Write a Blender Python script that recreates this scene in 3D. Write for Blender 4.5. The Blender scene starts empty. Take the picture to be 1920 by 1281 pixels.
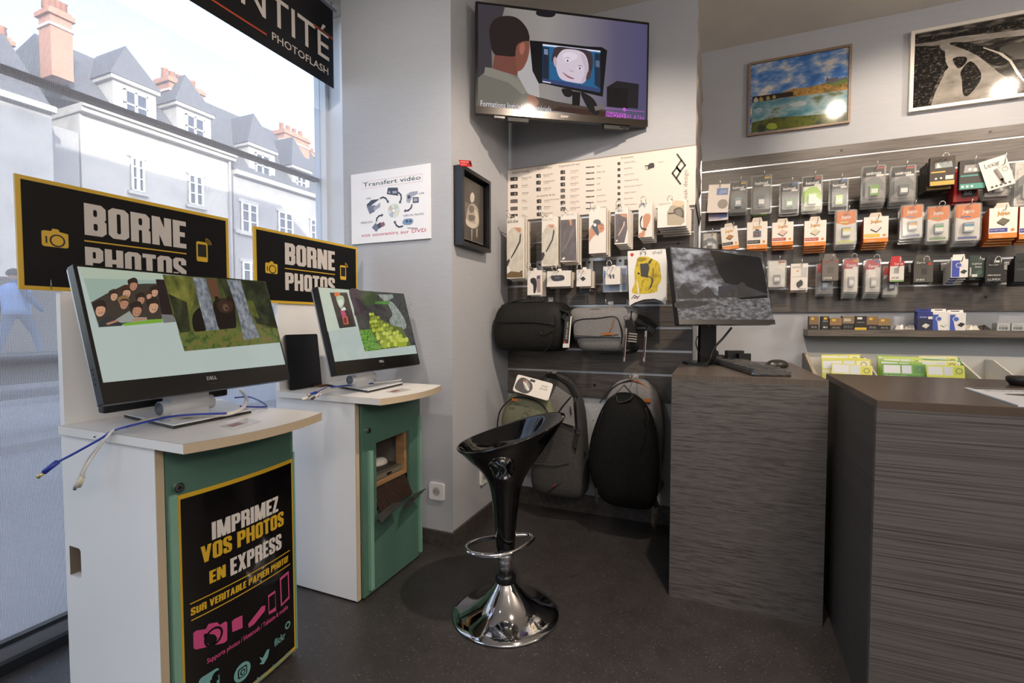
import bpy, math, random
from mathutils import Vector as V, Matrix
random.seed(7)
S = bpy.context.scene
COL = S.collection
# ---------------------------------------------------------------- camera, sky, sun, lamps, exposure
FPX = 904.0; YAW = math.radians(22.85); PIT = math.radians(2.3)
EYE = V((0, 0, 1.12))
cd = bpy.data.cameras.new('camera'); cam = bpy.data.objects.new('camera', cd); COL.objects.link(cam)
cd.sensor_fit = 'HORIZONTAL'; cd.sensor_width = 36.0; cd.lens = FPX / 1920 * 36.0
cd.clip_start = 0.05; cd.clip_end = 400
cam.location = EYE; cam.rotation_euler = (math.pi / 2 - PIT, 0, YAW)
S.camera = cam
S.view_settings.view_transform = 'Standard'; S.view_settings.look = 'None'
S.view_settings.gamma = 1.0; S.view_settings.use_curve_mapping = False
S.view_settings.exposure = 0.0
try:
    S.cycles.use_denoising = True
    S.cycles.max_bounces = 8; S.cycles.diffuse_bounces = 4; S.cycles.glossy_bounces = 4
    S.cycles.transparent_max_bounces = 24; S.cycles.caustics_reflective = False; S.cycles.caustics_refractive = False
    S.cycles.sample_clamp_indirect = 4.0
except Exception:
    pass
W = bpy.data.worlds.new('sky'); S.world = W; W.use_nodes = True
wn = W.node_tree; bg = wn.nodes['Background']
st = wn.nodes.new('ShaderNodeTexSky'); st.sky_type = 'NISHITA'; st.sun_disc = False
st.sun_elevation = math.radians(38); st.sun_rotation = math.radians(115); st.air_density = 1.0; st.dust_density = 1.5
hs = wn.nodes.new('ShaderNodeHueSaturation'); hs.inputs['Saturation'].default_value = .68; wn.links.new(st.outputs[0], hs.inputs['Color']); wn.links.new(hs.outputs[0], bg.inputs[0]); bg.inputs[1].default_value = 0.82

def lamp(kind, name, loc, target, power, color, **kw):
    d = bpy.data.lights.new(name, kind); d.energy = power; d.color = color
    for k, v in kw.items(): setattr(d, k, v)
    o = bpy.data.objects.new(name, d); COL.objects.link(o); o.location = loc
    o.rotation_euler = (V(target) - V(loc)).to_track_quat('-Z', 'Y').to_euler()
    return o
lamp('SUN', 'sun', (6, -4, 9), (-9, 3.5, 3.5), 10, (1.0, 0.93, 0.82), angle=0.009)
WARM = (1.0, 0.83, 0.66)
R = math.radians
lamp('SPOT', 'ceiling_spot', (0.12, 1.36, 2.76), (-0.52, 2.40, 1.15), 138, WARM, spot_size=R(94), spot_blend=0.6, shadow_soft_size=0.03)
lamp('SPOT', 'ceiling_spot', (0.83, 2.34, 2.76), (0.95, 3.41, 1.95), 62, WARM, spot_size=R(70), spot_blend=0.7, shadow_soft_size=0.03)
lamp('SPOT', 'ceiling_spot', (1.85, 2.25, 2.76), (1.50, 3.41, 1.90), 66, WARM, spot_size=R(72), spot_blend=0.7, shadow_soft_size=0.03)
lamp('SPOT', 'ceiling_spot', (1.0, 0.2, 2.76), (0.5, 1.3, 0.6), 60, WARM, spot_size=R(70), spot_blend=0.9, shadow_soft_size=0.05)
lamp('SPOT', 'ceiling_spot', (-1.05, 0.35, 2.76), (-1.5, 2.05, 1.75), 66, (1.0, 0.92, 0.84), spot_size=R(84), spot_blend=1.0, shadow_soft_size=0.06)
lamp('AREA', 'ceiling_panel', (1.2, -1.6, 2.80), (1.2, -1.6, 0), 45, (1.0, 0.9, 0.8), size=1.2)  # soft fill light added behind the camera, not a known fitting
lamp('POINT', 'pendant_lamp', (1.9, -0.9, 2.15), (1.9, -0.9, 0), 62, (1.0, 0.88, 0.76), shadow_soft_size=0.22)  # added fill light out of view, brightens ceiling and walls
lamp('POINT', 'pendant_lamp', (0.5, -1.7, 2.15), (0.3, -1.7, 0), 30, (0.98, 0.95, 0.92), shadow_soft_size=0.22)  # second added fill behind the camera, no real fitting
lamp('POINT', 'pendant_lamp', (2.7, 1.5, 2.25), (2.7, 1.5, 0), 60, (1.0, 0.86, 0.72), shadow_soft_size=0.2)  # unseen fill added off to the right to lift the ceiling
pl = lamp('AREA', 'window_portal', (-2.2, -0.18, 1.4), (0, -0.18, 1.4), 1, (1, 1, 1), size=4.0)
pl.data.shape = 'RECTANGLE'; pl.data.size = 4.8; pl.data.size_y = 2.9; pl.data.cycles.is_portal = True

# ---------------------------------------------------------------- photograph pixel -> point on a real plane
FW = V((-math.sin(YAW) * math.cos(PIT), math.cos(YAW) * math.cos(PIT), -math.sin(PIT)))
RT = V((math.cos(YAW), math.sin(YAW), 0)); UP = RT.cross(FW)
def ray(x, y): return FW + RT * ((x - 960) / FPX) - UP * ((y - 640.5) / FPX)
def on(x, y, a, c):
    d = ray(x, y); return EYE + d * ((c - EYE[a]) / d[a])
def onx(x, y, c): return on(x, y, 0, c)
def ony(x, y, c): return on(x, y, 1, c)
def onz(x, y, c): return on(x, y, 2, c)

class Fr:
    """a flat face in the room: origin, right axis, up axis, outward normal"""
    def __init__(s, o, r, u): s.o = V(o); s.r = V(r).normalized(); s.u = V(u).normalized(); s.n = s.r.cross(s.u)
    def p(s, a, b, d=0.0): return s.o + s.r * a + s.u * b + s.n * d
    def px(s, x, y):
        d = ray(x, y); q = EYE + d * ((s.o - EYE).dot(s.n) / d.dot(s.n)) - s.o
        return (q.dot(s.r), q.dot(s.u))
    def at(s, a, b, d=0.0, rot=0.0):
        c, t = math.cos(rot), math.sin(rot)
        return Fr(s.p(a, b, d), s.r * c + s.u * t, s.u * c - s.r * t)
def FY(x, y, z): return Fr((x, y, z), (1, 0, 0), (0, 0, 1))     # faces the camera (-Y)
def FX(x, y, z): return Fr((x, y, z), (0, 1, 0), (0, 0, 1))     # faces into the shop (+X)
def FZ(x, y, z, a=0): return Fr((x, y, z), (math.cos(a), math.sin(a), 0), (-math.sin(a), math.cos(a), 0))   # lies flat

# ---------------------------------------------------------------- materials
def lin(h):
    if not isinstance(h, str): return tuple(h) + (1,)
    h = h.lstrip('#'); o = []
    for i in (0, 2, 4):
        c = int(h[i:i + 2], 16) / 255; o.append(c / 12.92 if c <= .04045 else ((c + .055) / 1.055) ** 2.4)
    return tuple(o) + (1,)
MC = {}
def newmat(k):
    m = bpy.data.materials.new(k); m.use_nodes = True; return m, m.node_tree.nodes, m.node_tree.links
def mt(c, rough=.5, metal=0, spec=.5, coat=0, em=0, alpha=1):
    k = ('mt', c, rough, metal, spec, coat, em)
    if k in MC: return MC[k]
    m, n, l = newmat('paint'); b = n['Principled BSDF']
    b.inputs['Base Color'].default_value = lin(c); b.inputs['Roughness'].default_value = rough
    b.inputs['Metallic'].default_value = metal; b.inputs['Specular IOR Level'].default_value = spec
    b.inputs['Coat Weight'].default_value = coat; b.inputs['Coat Roughness'].default_value = .03
    if em: b.inputs['Emission Color'].default_value = lin(c); b.inputs['Emission Strength'].default_value = em
    MC[k] = m; return m
def em(c, s=1.0, rough=.06):
    """lit pixels of a switched-on screen behind glossy glass"""
    k = ('em', c, s, rough)
    if k in MC: return MC[k]
    m, n, l = newmat('screen'); b = n['Principled BSDF']
    b.inputs['Base Color'].default_value = (.004, .004, .004, 1); b.inputs['Roughness'].default_value = rough; b.inputs['Specular IOR Level'].default_value = .35
    b.inputs['Emission Color'].default_value = lin(c); b.inputs['Emission Strength'].default_value = s
    MC[k] = m; return m
def emgrad(F, a0, a1, cols):
    """picture content that changes colour steadily across a screen"""
    m, n, l = newmat('screen'); b = n['Principled BSDF']; b.inputs['Base Color'].default_value = (.004, .004, .004, 1); b.inputs['Roughness'].default_value = .06
    g = n.new('ShaderNodeNewGeometry'); d = n.new('ShaderNodeVectorMath'); d.operation = 'DOT_PRODUCT'; d.inputs[1].default_value = F.r; l.new(g.outputs['Position'], d.inputs[0])
    mr = n.new('ShaderNodeMapRange'); o = F.o.dot(F.r); mr.inputs[1].default_value = o + a0; mr.inputs[2].default_value = o + a1; l.new(d.outputs['Value'], mr.inputs[0])
    rp = n.new('ShaderNodeValToRGB'); e = rp.color_ramp.elements; e[0].color = lin(cols[0]); e[1].color = lin(cols[-1])
    for i, c in enumerate(cols[1:-1]): q = e.new((i + 1) / (len(cols) - 1)); q.color = lin(c)
    l.new(mr.outputs[0], rp.inputs[0]); l.new(rp.outputs[0], b.inputs['Emission Color']); b.inputs['Emission Strength'].default_value = 1; return m
def noisy(cs, scale=(1, 1, 1), sc=5, detail=4, rough=.5, lo=.35, hi=.65, bump=0, emit=0, metal=0, dist=0, spec=.5, coat=0, bs=None, nr=.55, key=''):
    k = ('no', tuple(cs), scale, sc, detail, rough, lo, hi, bump, emit, metal, dist, coat, key)
    if k in MC: return MC[k]
    m, n, l = newmat('surface'); b = n['Principled BSDF']
    tc = n.new('ShaderNodeTexCoord'); mp = n.new('ShaderNodeMapping'); mp.inputs['Scale'].default_value = scale
    nz = n.new('ShaderNodeTexNoise'); nz.inputs['Scale'].default_value = sc; nz.inputs['Detail'].default_value = detail
    nz.inputs['Roughness'].default_value = nr; nz.inputs['Distortion'].default_value = dist
    rp = n.new('ShaderNodeValToRGB'); e = rp.color_ramp.elements
    e[0].position = lo; e[1].position = hi; e[0].color = lin(cs[0]); e[1].color = lin(cs[-1])
    for i, c in enumerate(cs[1:-1]):
        q = e.new(lo + (hi - lo) * (i + 1) / (len(cs) - 1)); q.color = lin(c)
    l.new(tc.outputs['Object'], mp.inputs[0]); l.new(mp.outputs[0], nz.inputs['Vector']); l.new(nz.outputs[0], rp.inputs[0])
    b.inputs['Roughness'].default_value = rough; b.inputs['Metallic'].default_value = metal
    b.inputs['Specular IOR Level'].default_value = spec; b.inputs['Coat Weight'].default_value = coat
    if emit:
        b.inputs['Base Color'].default_value = (.004, .004, .004, 1)
        l.new(rp.outputs[0], b.inputs['Emission Color']); b.inputs['Emission Strength'].default_value = emit
    else: l.new(rp.outputs[0], b.inputs['Base Color'])
    if bump:
        bp = n.new('ShaderNodeBump'); bp.inputs['Strength'].default_value = bump; bp.inputs['Distance'].default_value = .002
        l.new(nz.outputs[0], bp.inputs['Height']); l.new(bp.outputs[0], b.inputs['Normal'])
    MC[k] = m; return m
def clear(c=(1, 1, 1), g=.10, rough=.04, tint=.0, white=.04):
    """thin clear plastic or glass"""
    k = ('cl', c, g, rough, white)
    if k in MC: return MC[k]
    m, n, l = newmat('clear'); n.remove(n['Principled BSDF']); out = n['Material Output']
    t = n.new('ShaderNodeBsdfTransparent'); t.inputs[0].default_value = tuple(c) + (1,)
    gl = n.new('ShaderNodeBsdfGlossy'); gl.inputs['Roughness'].default_value = rough
    df = n.new('ShaderNodeBsdfDiffuse'); df.inputs[0].default_value = (.9, .9, .9, 1)
    a = n.new('ShaderNodeMixShader'); a.inputs[0].default_value = white; b = n.new('ShaderNodeMixShader')
    lw = n.new('ShaderNodeLayerWeight'); lw.inputs[0].default_value = .25
    mm = n.new('ShaderNodeMath'); mm.operation = 'MULTIPLY_ADD'; mm.inputs[1].default_value = .35; mm.inputs[2].default_value = g
    l.new(lw.outputs['Facing'], mm.inputs[0]); mm.use_clamp = True
    l.new(t.outputs[0], a.inputs[1]); l.new(df.outputs[0], a.inputs[2]); l.new(mm.outputs[0], b.inputs[0])
    l.new(a.outputs[0], b.inputs[1]); l.new(gl.outputs[0], b.inputs[2]); l.new(b.outputs[0], out.inputs[0])
    MC[k] = m; return m

# ---------------------------------------------------------------- mesh builder
TXT = {}
def glyphs(s, off, sp):
    k = (s, off, sp)
    if k in TXT: return TXT[k]
    c = bpy.data.curves.new('t', 'FONT'); c.body = s; c.size = 1; c.offset = off; c.resolution_u = 2; c.space_character = sp
    o = bpy.data.objects.new('t', c); me = bpy.data.meshes.new_from_object(o)
    vs = [v.co.to_2d() for v in me.vertices]; fs = [tuple(p.vertices) for p in me.polygons]
    bpy.data.objects.remove(o); bpy.data.curves.remove(c); bpy.data.meshes.remove(me)
    TXT[k] = (vs, fs); return TXT[k]
def cat(pts, closed=True, k=4):
    """smooth curve through points"""
    n = len(pts); out = []
    P = [V(p) for p in pts]
    rng = range(n) if closed else range(n - 1)
    for i in rng:
        if closed: a, b, c, d = P[i - 1], P[i], P[(i + 1) % n], P[(i + 2) % n]
        else: a, b, c, d = P[max(i - 1, 0)], P[i], P[i + 1], P[min(i + 2, n - 1)]
        for j in range(k):
            t = j / k
            out.append(0.5 * ((2 * b) + (c - a) * t + (2 * a - 5 * b + 4 * c - d) * t * t + (3 * b - a - 3 * c + d) * t ** 3))
    if not closed: out.append(P[-1])
    return out
def rrect(w, h, r, k=4):
    o = []
    for cx, cy, a0 in ((w / 2 - r, h / 2 - r, 0), (-w / 2 + r, h / 2 - r, 90), (-w / 2 + r, -h / 2 + r, 180), (w / 2 - r, -h / 2 + r, 270)):
        for i in range(k + 1):
            a = R(a0 + 90 * i / k); o.append((cx + r * math.cos(a), cy + r * math.sin(a)))
    return o
def circ(r, n=16, cx=0, cy=0, ry=None):
    return [(cx + r * math.cos(2 * math.pi * i / n), cy + (ry or r) * math.sin(2 * math.pi * i / n)) for i in range(n)]
WL = {}
class MB:
    def __init__(s): s.v = []; s.f = []; s.m = []; s.mats = []; s.sm = []
    def add(s, vs, fs, m, smooth=False):
        b = len(s.v); s.v += [V(v) for v in vs]
        if m not in s.mats: s.mats.append(m)
        i = s.mats.index(m)
        for f in fs: s.f.append(tuple(b + q for q in f)); s.m.append(i); s.sm.append(smooth)
        return s
    def box(s, x0, x1, y0, y1, z0, z1, m):
        vs = [(x, y, z) for x in (x0, x1) for y in (y0, y1) for z in (z0, z1)]
        return s.add(vs, [(0, 1, 3, 2), (4, 6, 7, 5), (0, 4, 5, 1), (2, 3, 7, 6), (0, 2, 6, 4), (1, 5, 7, 3)], m)
    def fbox(s, F, a0, a1, b0, b1, d0, d1, m):
        return s.extr(F, [(a0, b0), (a1, b0), (a1, b1), (a0, b1)], d0, d1, m)
    def extr(s, F, pts, d0, d1, m, smooth=False, sidem=None):
        """prism over a polygon on face F from depth d0 to d1"""
        n = len(pts); ar = sum(pts[i - 1][0] * pts[i][1] - pts[i][0] * pts[i - 1][1] for i in range(n))
        if ar < 0: pts = list(reversed(pts))
        vs = [F.p(a, b, d0) for a, b in pts] + [F.p(a, b, d1) for a, b in pts]
        s.add(vs, [tuple(range(n - 1, -1, -1)), tuple(range(n, 2 * n))], m)
        return s.add(vs, [(i, (i + 1) % n, n + (i + 1) % n, n + i) for i in range(n)], sidem or m, smooth)
    def flat(s, F, pts, d, m):
        n = len(pts); ar = sum(pts[i - 1][0] * pts[i][1] - pts[i][0] * pts[i - 1][1] for i in range(n))
        if ar < 0: pts = list(reversed(pts))
        return s.add([F.p(a, b, d) for a, b in pts], [tuple(range(n))], m)
    def rect(s, F, a0, b0, a1, b1, d, m): return s.flat(F, [(a0, b0), (a1, b0), (a1, b1), (a0, b1)], d, m)
    def line(s, F, pts, w, d, m, closed=False):
        n = len(pts)
        for i in range(n if closed else n - 1):
            a, b = V(pts[i]), V(pts[(i + 1) % n]); t = (b - a)
            if t.length < 1e-7: continue
            t.normalize(); q = V((-t.y, t.x)) * w / 2; e = t * w * .3
            s.flat(F, [tuple(a - e + q), tuple(a - e - q), tuple(b + e - q), tuple(b + e + q)], d, m)
        return s
    def ring(s, F, po, pi, d, m):
        n = len(po); vs = [F.p(a, b, d) for a, b in po] + [F.p(a, b, d) for a, b in pi]
        return s.add(vs, [(i, (i + 1) % n, n + (i + 1) % n, n + i) for i in range(n)], m)
    def text(s, F, t, a, b, h, d, m, w=None, off=0.0, sp=1.0, al='l', ital=0):
        vs, fs = glyphs(t, off, sp)
        if not vs: return s
        x0 = min(v.x for v in vs); x1 = max(v.x for v in vs); k = h / .70
        kx = (w / (x1 - x0)) if w else k
        sh = {'l': 0, 'c': -(x1 - x0) / 2, 'r': -(x1 - x0)}[al]
        return s.add([F.p(a + (v.x - x0 + sh) * kx + v.y * k * ital, b + v.y * k, d) for v in vs], fs, m)
    def tube(s, pts, r, m, n=8, closed=False, cap=True):
        P = [V(p) for p in pts]; N = len(P); rs = r if isinstance(r, (list, tuple)) else [r] * N
        vs = []; up = None
        for i in range(N):
            if closed: t = P[(i + 1) % N] - P[i - 1]
            else: t = P[min(i + 1, N - 1)] - P[max(i - 1, 0)]
            if t.length < 1e-9: t = V((0, 0, 1))
            t.normalize()
            if up is None: up = V((0, 0, 1)) if abs(t.z) < .9 else V((1, 0, 0))
            x = up - t * up.dot(t)
            if x.length < 1e-6: x = t.orthogonal()
            x.normalize(); y = t.cross(x); up = x
            for j in range(n):
                a = 2 * math.pi * j / n; vs.append(P[i] + (x * math.cos(a) + y * math.sin(a)) * rs[i])
        fs = []
        for i in range(N if closed else N - 1):
            k = (i + 1) % N
            for j in range(n): fs.append((i * n + j, i * n + (j + 1) % n, k * n + (j + 1) % n, k * n + j))
        if cap and not closed: fs += [tuple(range(n - 1, -1, -1)), tuple((N - 1) * n + j for j in range(n))]
        return s.add(vs, fs, m, True)
    def ribbon(s, pts, w, th, side, m):
        """strap: flat band through points, wide along 'side'"""
        P = [V(p) for p in pts]; sd = V(side).normalized(); vs = []
        for i, p in enumerate(P):
            t = (P[min(i + 1, len(P) - 1)] - P[max(i - 1, 0)]).normalized(); n = t.cross(sd)
            n = n.normalized() if n.length > 1e-6 else V((0, 1, 0)); q = n.cross(t).normalized()
            for a, b in ((-1, -1), (1, -1), (1, 1), (-1, 1)): vs.append(p + q * w / 2 * a + n * th / 2 * b)
        fs = []
        for i in range(len(P) - 1):
            for j in range(4): fs.append((i * 4 + j, i * 4 + (j + 1) % 4, i * 4 + 4 + (j + 1) % 4, i * 4 + 4 + j))
        fs += [(3, 2, 1, 0), tuple((len(P) - 1) * 4 + j for j in range(4))]
        return s.add(vs, fs, m)
    def lathe(s, c, prof, m, n=40):
        vs = []; fs = []; k = len(prof)
        for i in range(n):
            a = 2 * math.pi * i / n
            for r, z in prof: vs.append((c[0] + r * math.cos(a), c[1] + r * math.sin(a), c[2] + z))
        for i in range(n):
            j = (i + 1) % n
            for q in range(k - 1): fs.append((i * k + q, j * k + q, j * k + q + 1, i * k + q + 1))
        fs += [tuple(i * k for i in range(n - 1, -1, -1)), tuple(i * k + k - 1 for i in range(n))]
        return s.add(vs, fs, m, True)
    def rings(s, rg, m, cap0=True, cap1=True, smooth=True):
        n = len(rg[0]); vs = [p for r in rg for p in r]; fs = []
        for i in range(len(rg) - 1):
            for j in range(n): fs.append((i * n + j, i * n + (j + 1) % n, (i + 1) * n + (j + 1) % n, (i + 1) * n + j))
        if cap0: fs.append(tuple(range(n - 1, -1, -1)))
        if cap1: fs.append(tuple((len(rg) - 1) * n + j for j in range(n)))
        return s.add(vs, fs, m, smooth)
    def loft(s, F, lv, m, n=28, e=3.2, cap=True):
        """soft bag: levels (b, a_center, d_back, half_width, depth) up face F, rounded-rectangle sections"""
        rg = []
        for b, ac, d0, hw, dp in lv:
            r = []
            for j in range(n):
                t = 2 * math.pi * j / n; c, q = math.cos(t), math.sin(t)
                r.append(F.p(ac + hw * math.copysign(abs(c) ** (2 / e), c), b, d0 + dp / 2 + dp / 2 * math.copysign(abs(q) ** (2 / e), q)))
            rg.append(r)
        return s.rings(rg, m, cap, cap)
    def art(s, F, ox, oy, k, items, d0=.0004, dd=.00025):
        """printed or displayed picture content: flat shapes given on photograph zoom coordinates, laid on face F"""
        for i, it in enumerate(items):
            m, pts = it[0], it[1]; sm = len(it) > 2 and it[2]
            q = [F.px(ox + x / k, oy + y / k) for x, y in pts]
            if sm: q = [tuple(v) for v in cat([(a, b) for a, b in q])]
            s.flat(F, q, d0 + dd * i, m)
        return s
    def build(s, name, parent=None, bevel=0, sub=0, local=False, weld=False, seg=2):
        me = bpy.data.meshes.new(name)
        if parent is not None: o0 = V((0, 0, 0)) if local else WL.get(parent.name, V((0, 0, 0)))
        elif local: o0 = V((0, 0, 0))
        else:
            lo = [min(v[i] for v in s.v) for i in range(3)]; hi = [max(v[i] for v in s.v) for i in range(3)]
            o0 = V(((lo[0] + hi[0]) / 2, (lo[1] + hi[1]) / 2, lo[2]))
        me.from_pydata([v - o0 for v in s.v], [], s.f)
        for m in s.mats: me.materials.append(m)
        for p, mi, sm in zip(me.polygons, s.m, s.sm): p.material_index = mi; p.use_smooth = sm
        o = bpy.data.objects.new(name, me); COL.objects.link(o)
        if parent is not None: o.parent = parent; WL[o.name] = WL.get(parent.name, V((0, 0, 0))) if not local else V((0, 0, 0))
        else: o.location = o0; WL[o.name] = o0
        if bevel:
            b = o.modifiers.new('edge', 'BEVEL'); b.width = bevel; b.segments = seg; b.limit_method = 'ANGLE'; b.angle_limit = R(50)
        if sub:
            b = o.modifiers.new('soft', 'SUBSURF'); b.levels = sub; b.render_levels = sub
        return o
def thing(name, loc, label, cat_, group=None, rz=0):
    o = bpy.data.objects.new(name, None); COL.objects.link(o); o.location = loc; o.rotation_euler = (0, 0, rz)
    o.empty_display_size = .05; WL[o.name] = V(loc); o['label'] = label; o['category'] = cat_
    if group: o['group'] = group
    return o
def tag(o, label, cat_, group=None, kind=None):
    o['label'] = label; o['category'] = cat_
    if group: o['group'] = group
    if kind: o['kind'] = kind
    return o
def struct(o): o['kind'] = 'structure'; return o
def copy_tree(o, parent=None):
    c = o.copy(); COL.objects.link(c)
    if parent is not None: c.parent = parent
    for ch in list(o.children): copy_tree(ch, c)
    return c
# heavy condensed capitals
def heavy(mb, F, text, a, b, h, w, d, m, gap=.05, ital=0, space=.22):
    T = .215; B = .17; LW = .53
    def rc(x0, y0, x1, y1): return [(x0, y0), (x1, y0), (x1, y1), (x0, y1)]
    def ring(x0, y0, x1, y1, l=1, r=1, c=.11, t=1, bo=1, T=T, B=B):
        o = []; cl = c if l else 0; cr = c if r else 0
        po = [(x0 + cl, y0), (x1 - cr, y0), (x1, y0 + cr), (x1, y1 - cr), (x1 - cr, y1), (x0 + cl, y1), (x0, y1 - cl), (x0, y0 + cl)]
        xi0, xi1, yi0, yi1 = x0 + T, x1 - T, y0 + B, y1 - B; q = .03
        pi = [(xi0 + q, yi0), (xi1 - q, yi0), (xi1, yi0 + q), (xi1, yi1 - q), (xi1 - q, yi1), (xi0 + q, yi1), (xi0, yi1 - q), (xi0, yi0 + q)]
        for i in range(8):
            if not t and i in (4,): continue
            o.append([po[i], po[(i + 1) % 8], pi[(i + 1) % 8], pi[i]])
        return o
    def gl(c):
        st = rc(0, 0, T, 1)
        if c == 'B': return LW, ring(0, 0, LW, .56, l=0) + ring(0, .44, LW - .01, 1, l=0)
        if c == 'O': return LW, ring(0, 0, LW, 1)
        if c == 'P': return LW - .01, [st] + ring(0, .4, LW - .01, 1, l=0)
        if c == 'R': return LW + .01, [st] + ring(0, .42, LW, 1, l=0) + [[(.3, 0), (LW + .01, 0), (LW + .01, .4), (LW - .06, .5), (.3, .5)]]
        if c == 'N': return .58, [st, rc(.58 - T, 0, .58, 1), [(0, 1), (T + .02, 1), (.58, 0), (.58 - T - .02, 0)]]
        if c == 'E': return .42, [st, rc(0, 0, .42, B), rc(0, .42, .38, .42 + B), rc(0, 1 - B, .42, 1)]
        if c == 'L': return .4, [st, rc(0, 0, .4, B)]
        if c == 'H': return .56, [st, rc(.56 - T, 0, .56, 1), rc(0, .42, .56, .6)]
        if c == 'T': return .46, [rc(.23 - T / 2, 0, .23 + T / 2, 1), rc(0, 1 - B, .46, 1)]
        if c == 'I': return T, [st]
        if c == 'U': return LW, ring(0, 0, LW, 1, t=0)
        if c == 'S': return .5, [[(.1, 1), (.4, 1), (.5, .9), (.5, .68), (.3, .68), (.3, .86), (.1, 1)], [(0, .9), (.1, 1), (.32, .86), (.2, .84), (.2, .68), (0, .6)],
                                 [(0, .62), (.2, .7), (.5, .44), (.46, .3), (.3, .3), (.03, .52)], [(.3, .16), (.5, .1), (.5, .42), (.3, .36)],
                                 [(0, .1), (.1, 0), (.4, 0), (.5, .1), (.3, .15), (.2, .15)], [(0, .1), (.2, .12), (.2, .34), (0, .34)]]
        if c == 'M': return .74, [st, rc(.74 - T, 0, .74, 1), [(0, 1), (T + .04, 1), (.46, 0), (.28, 0)], [(.74 - T - .04, 1), (.74, 1), (.46, 0), (.28, 0)]]
        if c == 'Z': return .44, [rc(0, 0, .44, B), rc(0, 1 - B, .44, 1), [(0, B), (.22, B), (.44, 1 - B), (.22, 1 - B)]]
        if c == 'V': return .56, [[(0, 1), (.2, 1), (.36, .1), (.36, 0), (.18, 0)], [(.56, 1), (.36, 1), (.2, .1), (.2, 0), (.38, 0)]]
        if c == 'X': return .56, [[(0, 1), (.21, 1), (.56, 0), (.35, 0)], [(.35, 1), (.56, 1), (.21, 0), (0, 0)]]
        if c == 'A': return .58, [[(.18, 1), (.38, 1), (.2, 0), (0, 0)], [(.2, 1), (.4, 1), (.58, 0), (.38, 0)], rc(.12, .2, .46, .34)]
        if c == '!': return .2, [[(0, 1), (.2, 1), (.16, .3), (.04, .3)], rc(.02, 0, .18, .18)]
        return space, []
    L = [gl(c) for c in text]; tot = sum(x[0] for x in L) + gap * (len(L) - 1); kx = w / tot; x = 0
    for wd, ps in L:
        for i, p in enumerate(ps): mb.flat(F, [(a + (x + u) * kx + ital * v * h, b + v * h) for u, v in p], d + .00006 * i, m)
        x += wd + gap
    return mb
# ================================================================ the room
M_WALL = noisy(['a6a8ae', 'adafb5'], (2, 2, 40), 8, 4, rough=.75, bump=.06, lo=.3, hi=.7)
M_CEIL = noisy(['ddd5c9', 'e4ddd2'], (1, 1, 1), 3, 3, rough=.85)
M_FLOOR = noisy(['2c2a2a', '353232', '3d3a39'], (1, 1, 1), 9, 9, rough=.42, lo=.3, hi=.72, nr=.75, bump=.06)
M_SKIRT = noisy(['35312f', '4a4542'], (1, 1, 1), 40, 4, rough=.5)
M_WHITE = mt('e9e9ea', .45)
def speckle(m):
    n, l = m.node_tree.nodes, m.node_tree.links; b = n['Principled BSDF']
    src = b.inputs['Base Color'].links[0].from_socket
    vo = n.new('ShaderNodeTexNoise'); vo.inputs['Scale'].default_value = 170; vo.inputs['Detail'].default_value = 3
    rp = n.new('ShaderNodeValToRGB'); rp.color_ramp.elements[0].position = .64; rp.color_ramp.elements[1].position = .76
    mx = n.new('ShaderNodeMixRGB'); mx.inputs[2].default_value = lin('7d7a78')
    tc = n.new('ShaderNodeTexCoord'); l.new(tc.outputs['Object'], vo.inputs['Vector']); l.new(vo.outputs[0], rp.inputs[0])
    l.new(rp.outputs[0], mx.inputs[0]); l.new(src, mx.inputs[1]); l.new(mx.outputs[0], b.inputs['Base Color'])
speckle(M_FLOOR)
def sbox(name, *a):
    *c, m = a; return struct(MB().box(*c, m).build(name))
sbox('floor', -2.2, 3.4, -2.6, 3.5, -.12, 0, M_FLOOR)
sbox('ceiling', -2.2, 3.4, -2.6, 3.5, 2.857, 3.0, M_CEIL)
sbox('wall_upper', -2.3, 6.0, -12, 9.0, 3.0, 13.4, mt('cfc8ba', .8))  # unseen upper storeys, added and sized to shade the facades opposite
sbox('wall_back', -1.18, -.11, 2.75, 3.6, 0, 2.856, M_WALL)
sbox('wall_rear', -.11, 3.4, 3.41, 3.6, 0, 2.856, M_WALL)
sbox('wall_corner', -1.84, -1.18, 2.05, 3.6, 0, 2.856, M_WALL)
sbox('wall_right', 3.4, 3.5, -2.6, 3.6, 0, 2.856, M_WALL)
sbox('wall_front', -2.2, 3.4, -2.7, -2.6, 0, 2.856, M_WALL)
sbox('wall_left', -2.3, -2.05, -2.7, -2.56, 0, 2.856, M_WALL)
sbox('trim_1', -2.2, -1.841, 2.215, 2.5, -.1, 2.856, mt('dfe3ea', .4))
sbox('baseboard_left', -1.84, -1.17, 2.038, 2.05, 0, .077, M_SKIRT)
sbox('baseboard_corner', -1.18, -1.168, 2.05, 2.738, 0, .085, M_SKIRT)
sbox('baseboard_back', -1.168, -.098, 2.738, 2.75, 0, .104, M_SKIRT)
sbox('baseboard_rear', -.11, 3.4, 3.398, 3.41, 0, .1, M_SKIRT)
# wavy end of the wallpaper on the return of the partition
w = MB()
vs = []; fs = []
for i in range(25):
    z = 1.75 + i * .04; q = .005 + .004 * math.sin(i * 1.3) + .002 * math.sin(i * 2.9)
    vs += [(-.11, 2.757, z), (-.11 + q, 2.765, z), (-.11 + q * 1.6, 3.40, z)]
for i in range(24):
    for j in range(2): fs.append((i * 3 + j, i * 3 + j + 1, i * 3 + j + 4, i * 3 + j + 3))
w.add(vs, fs, noisy(['8f8580', 'a59a92'], (1, 1, 1), 5, 3, rough=.6)); struct(w.build('trim_2'))
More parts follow.
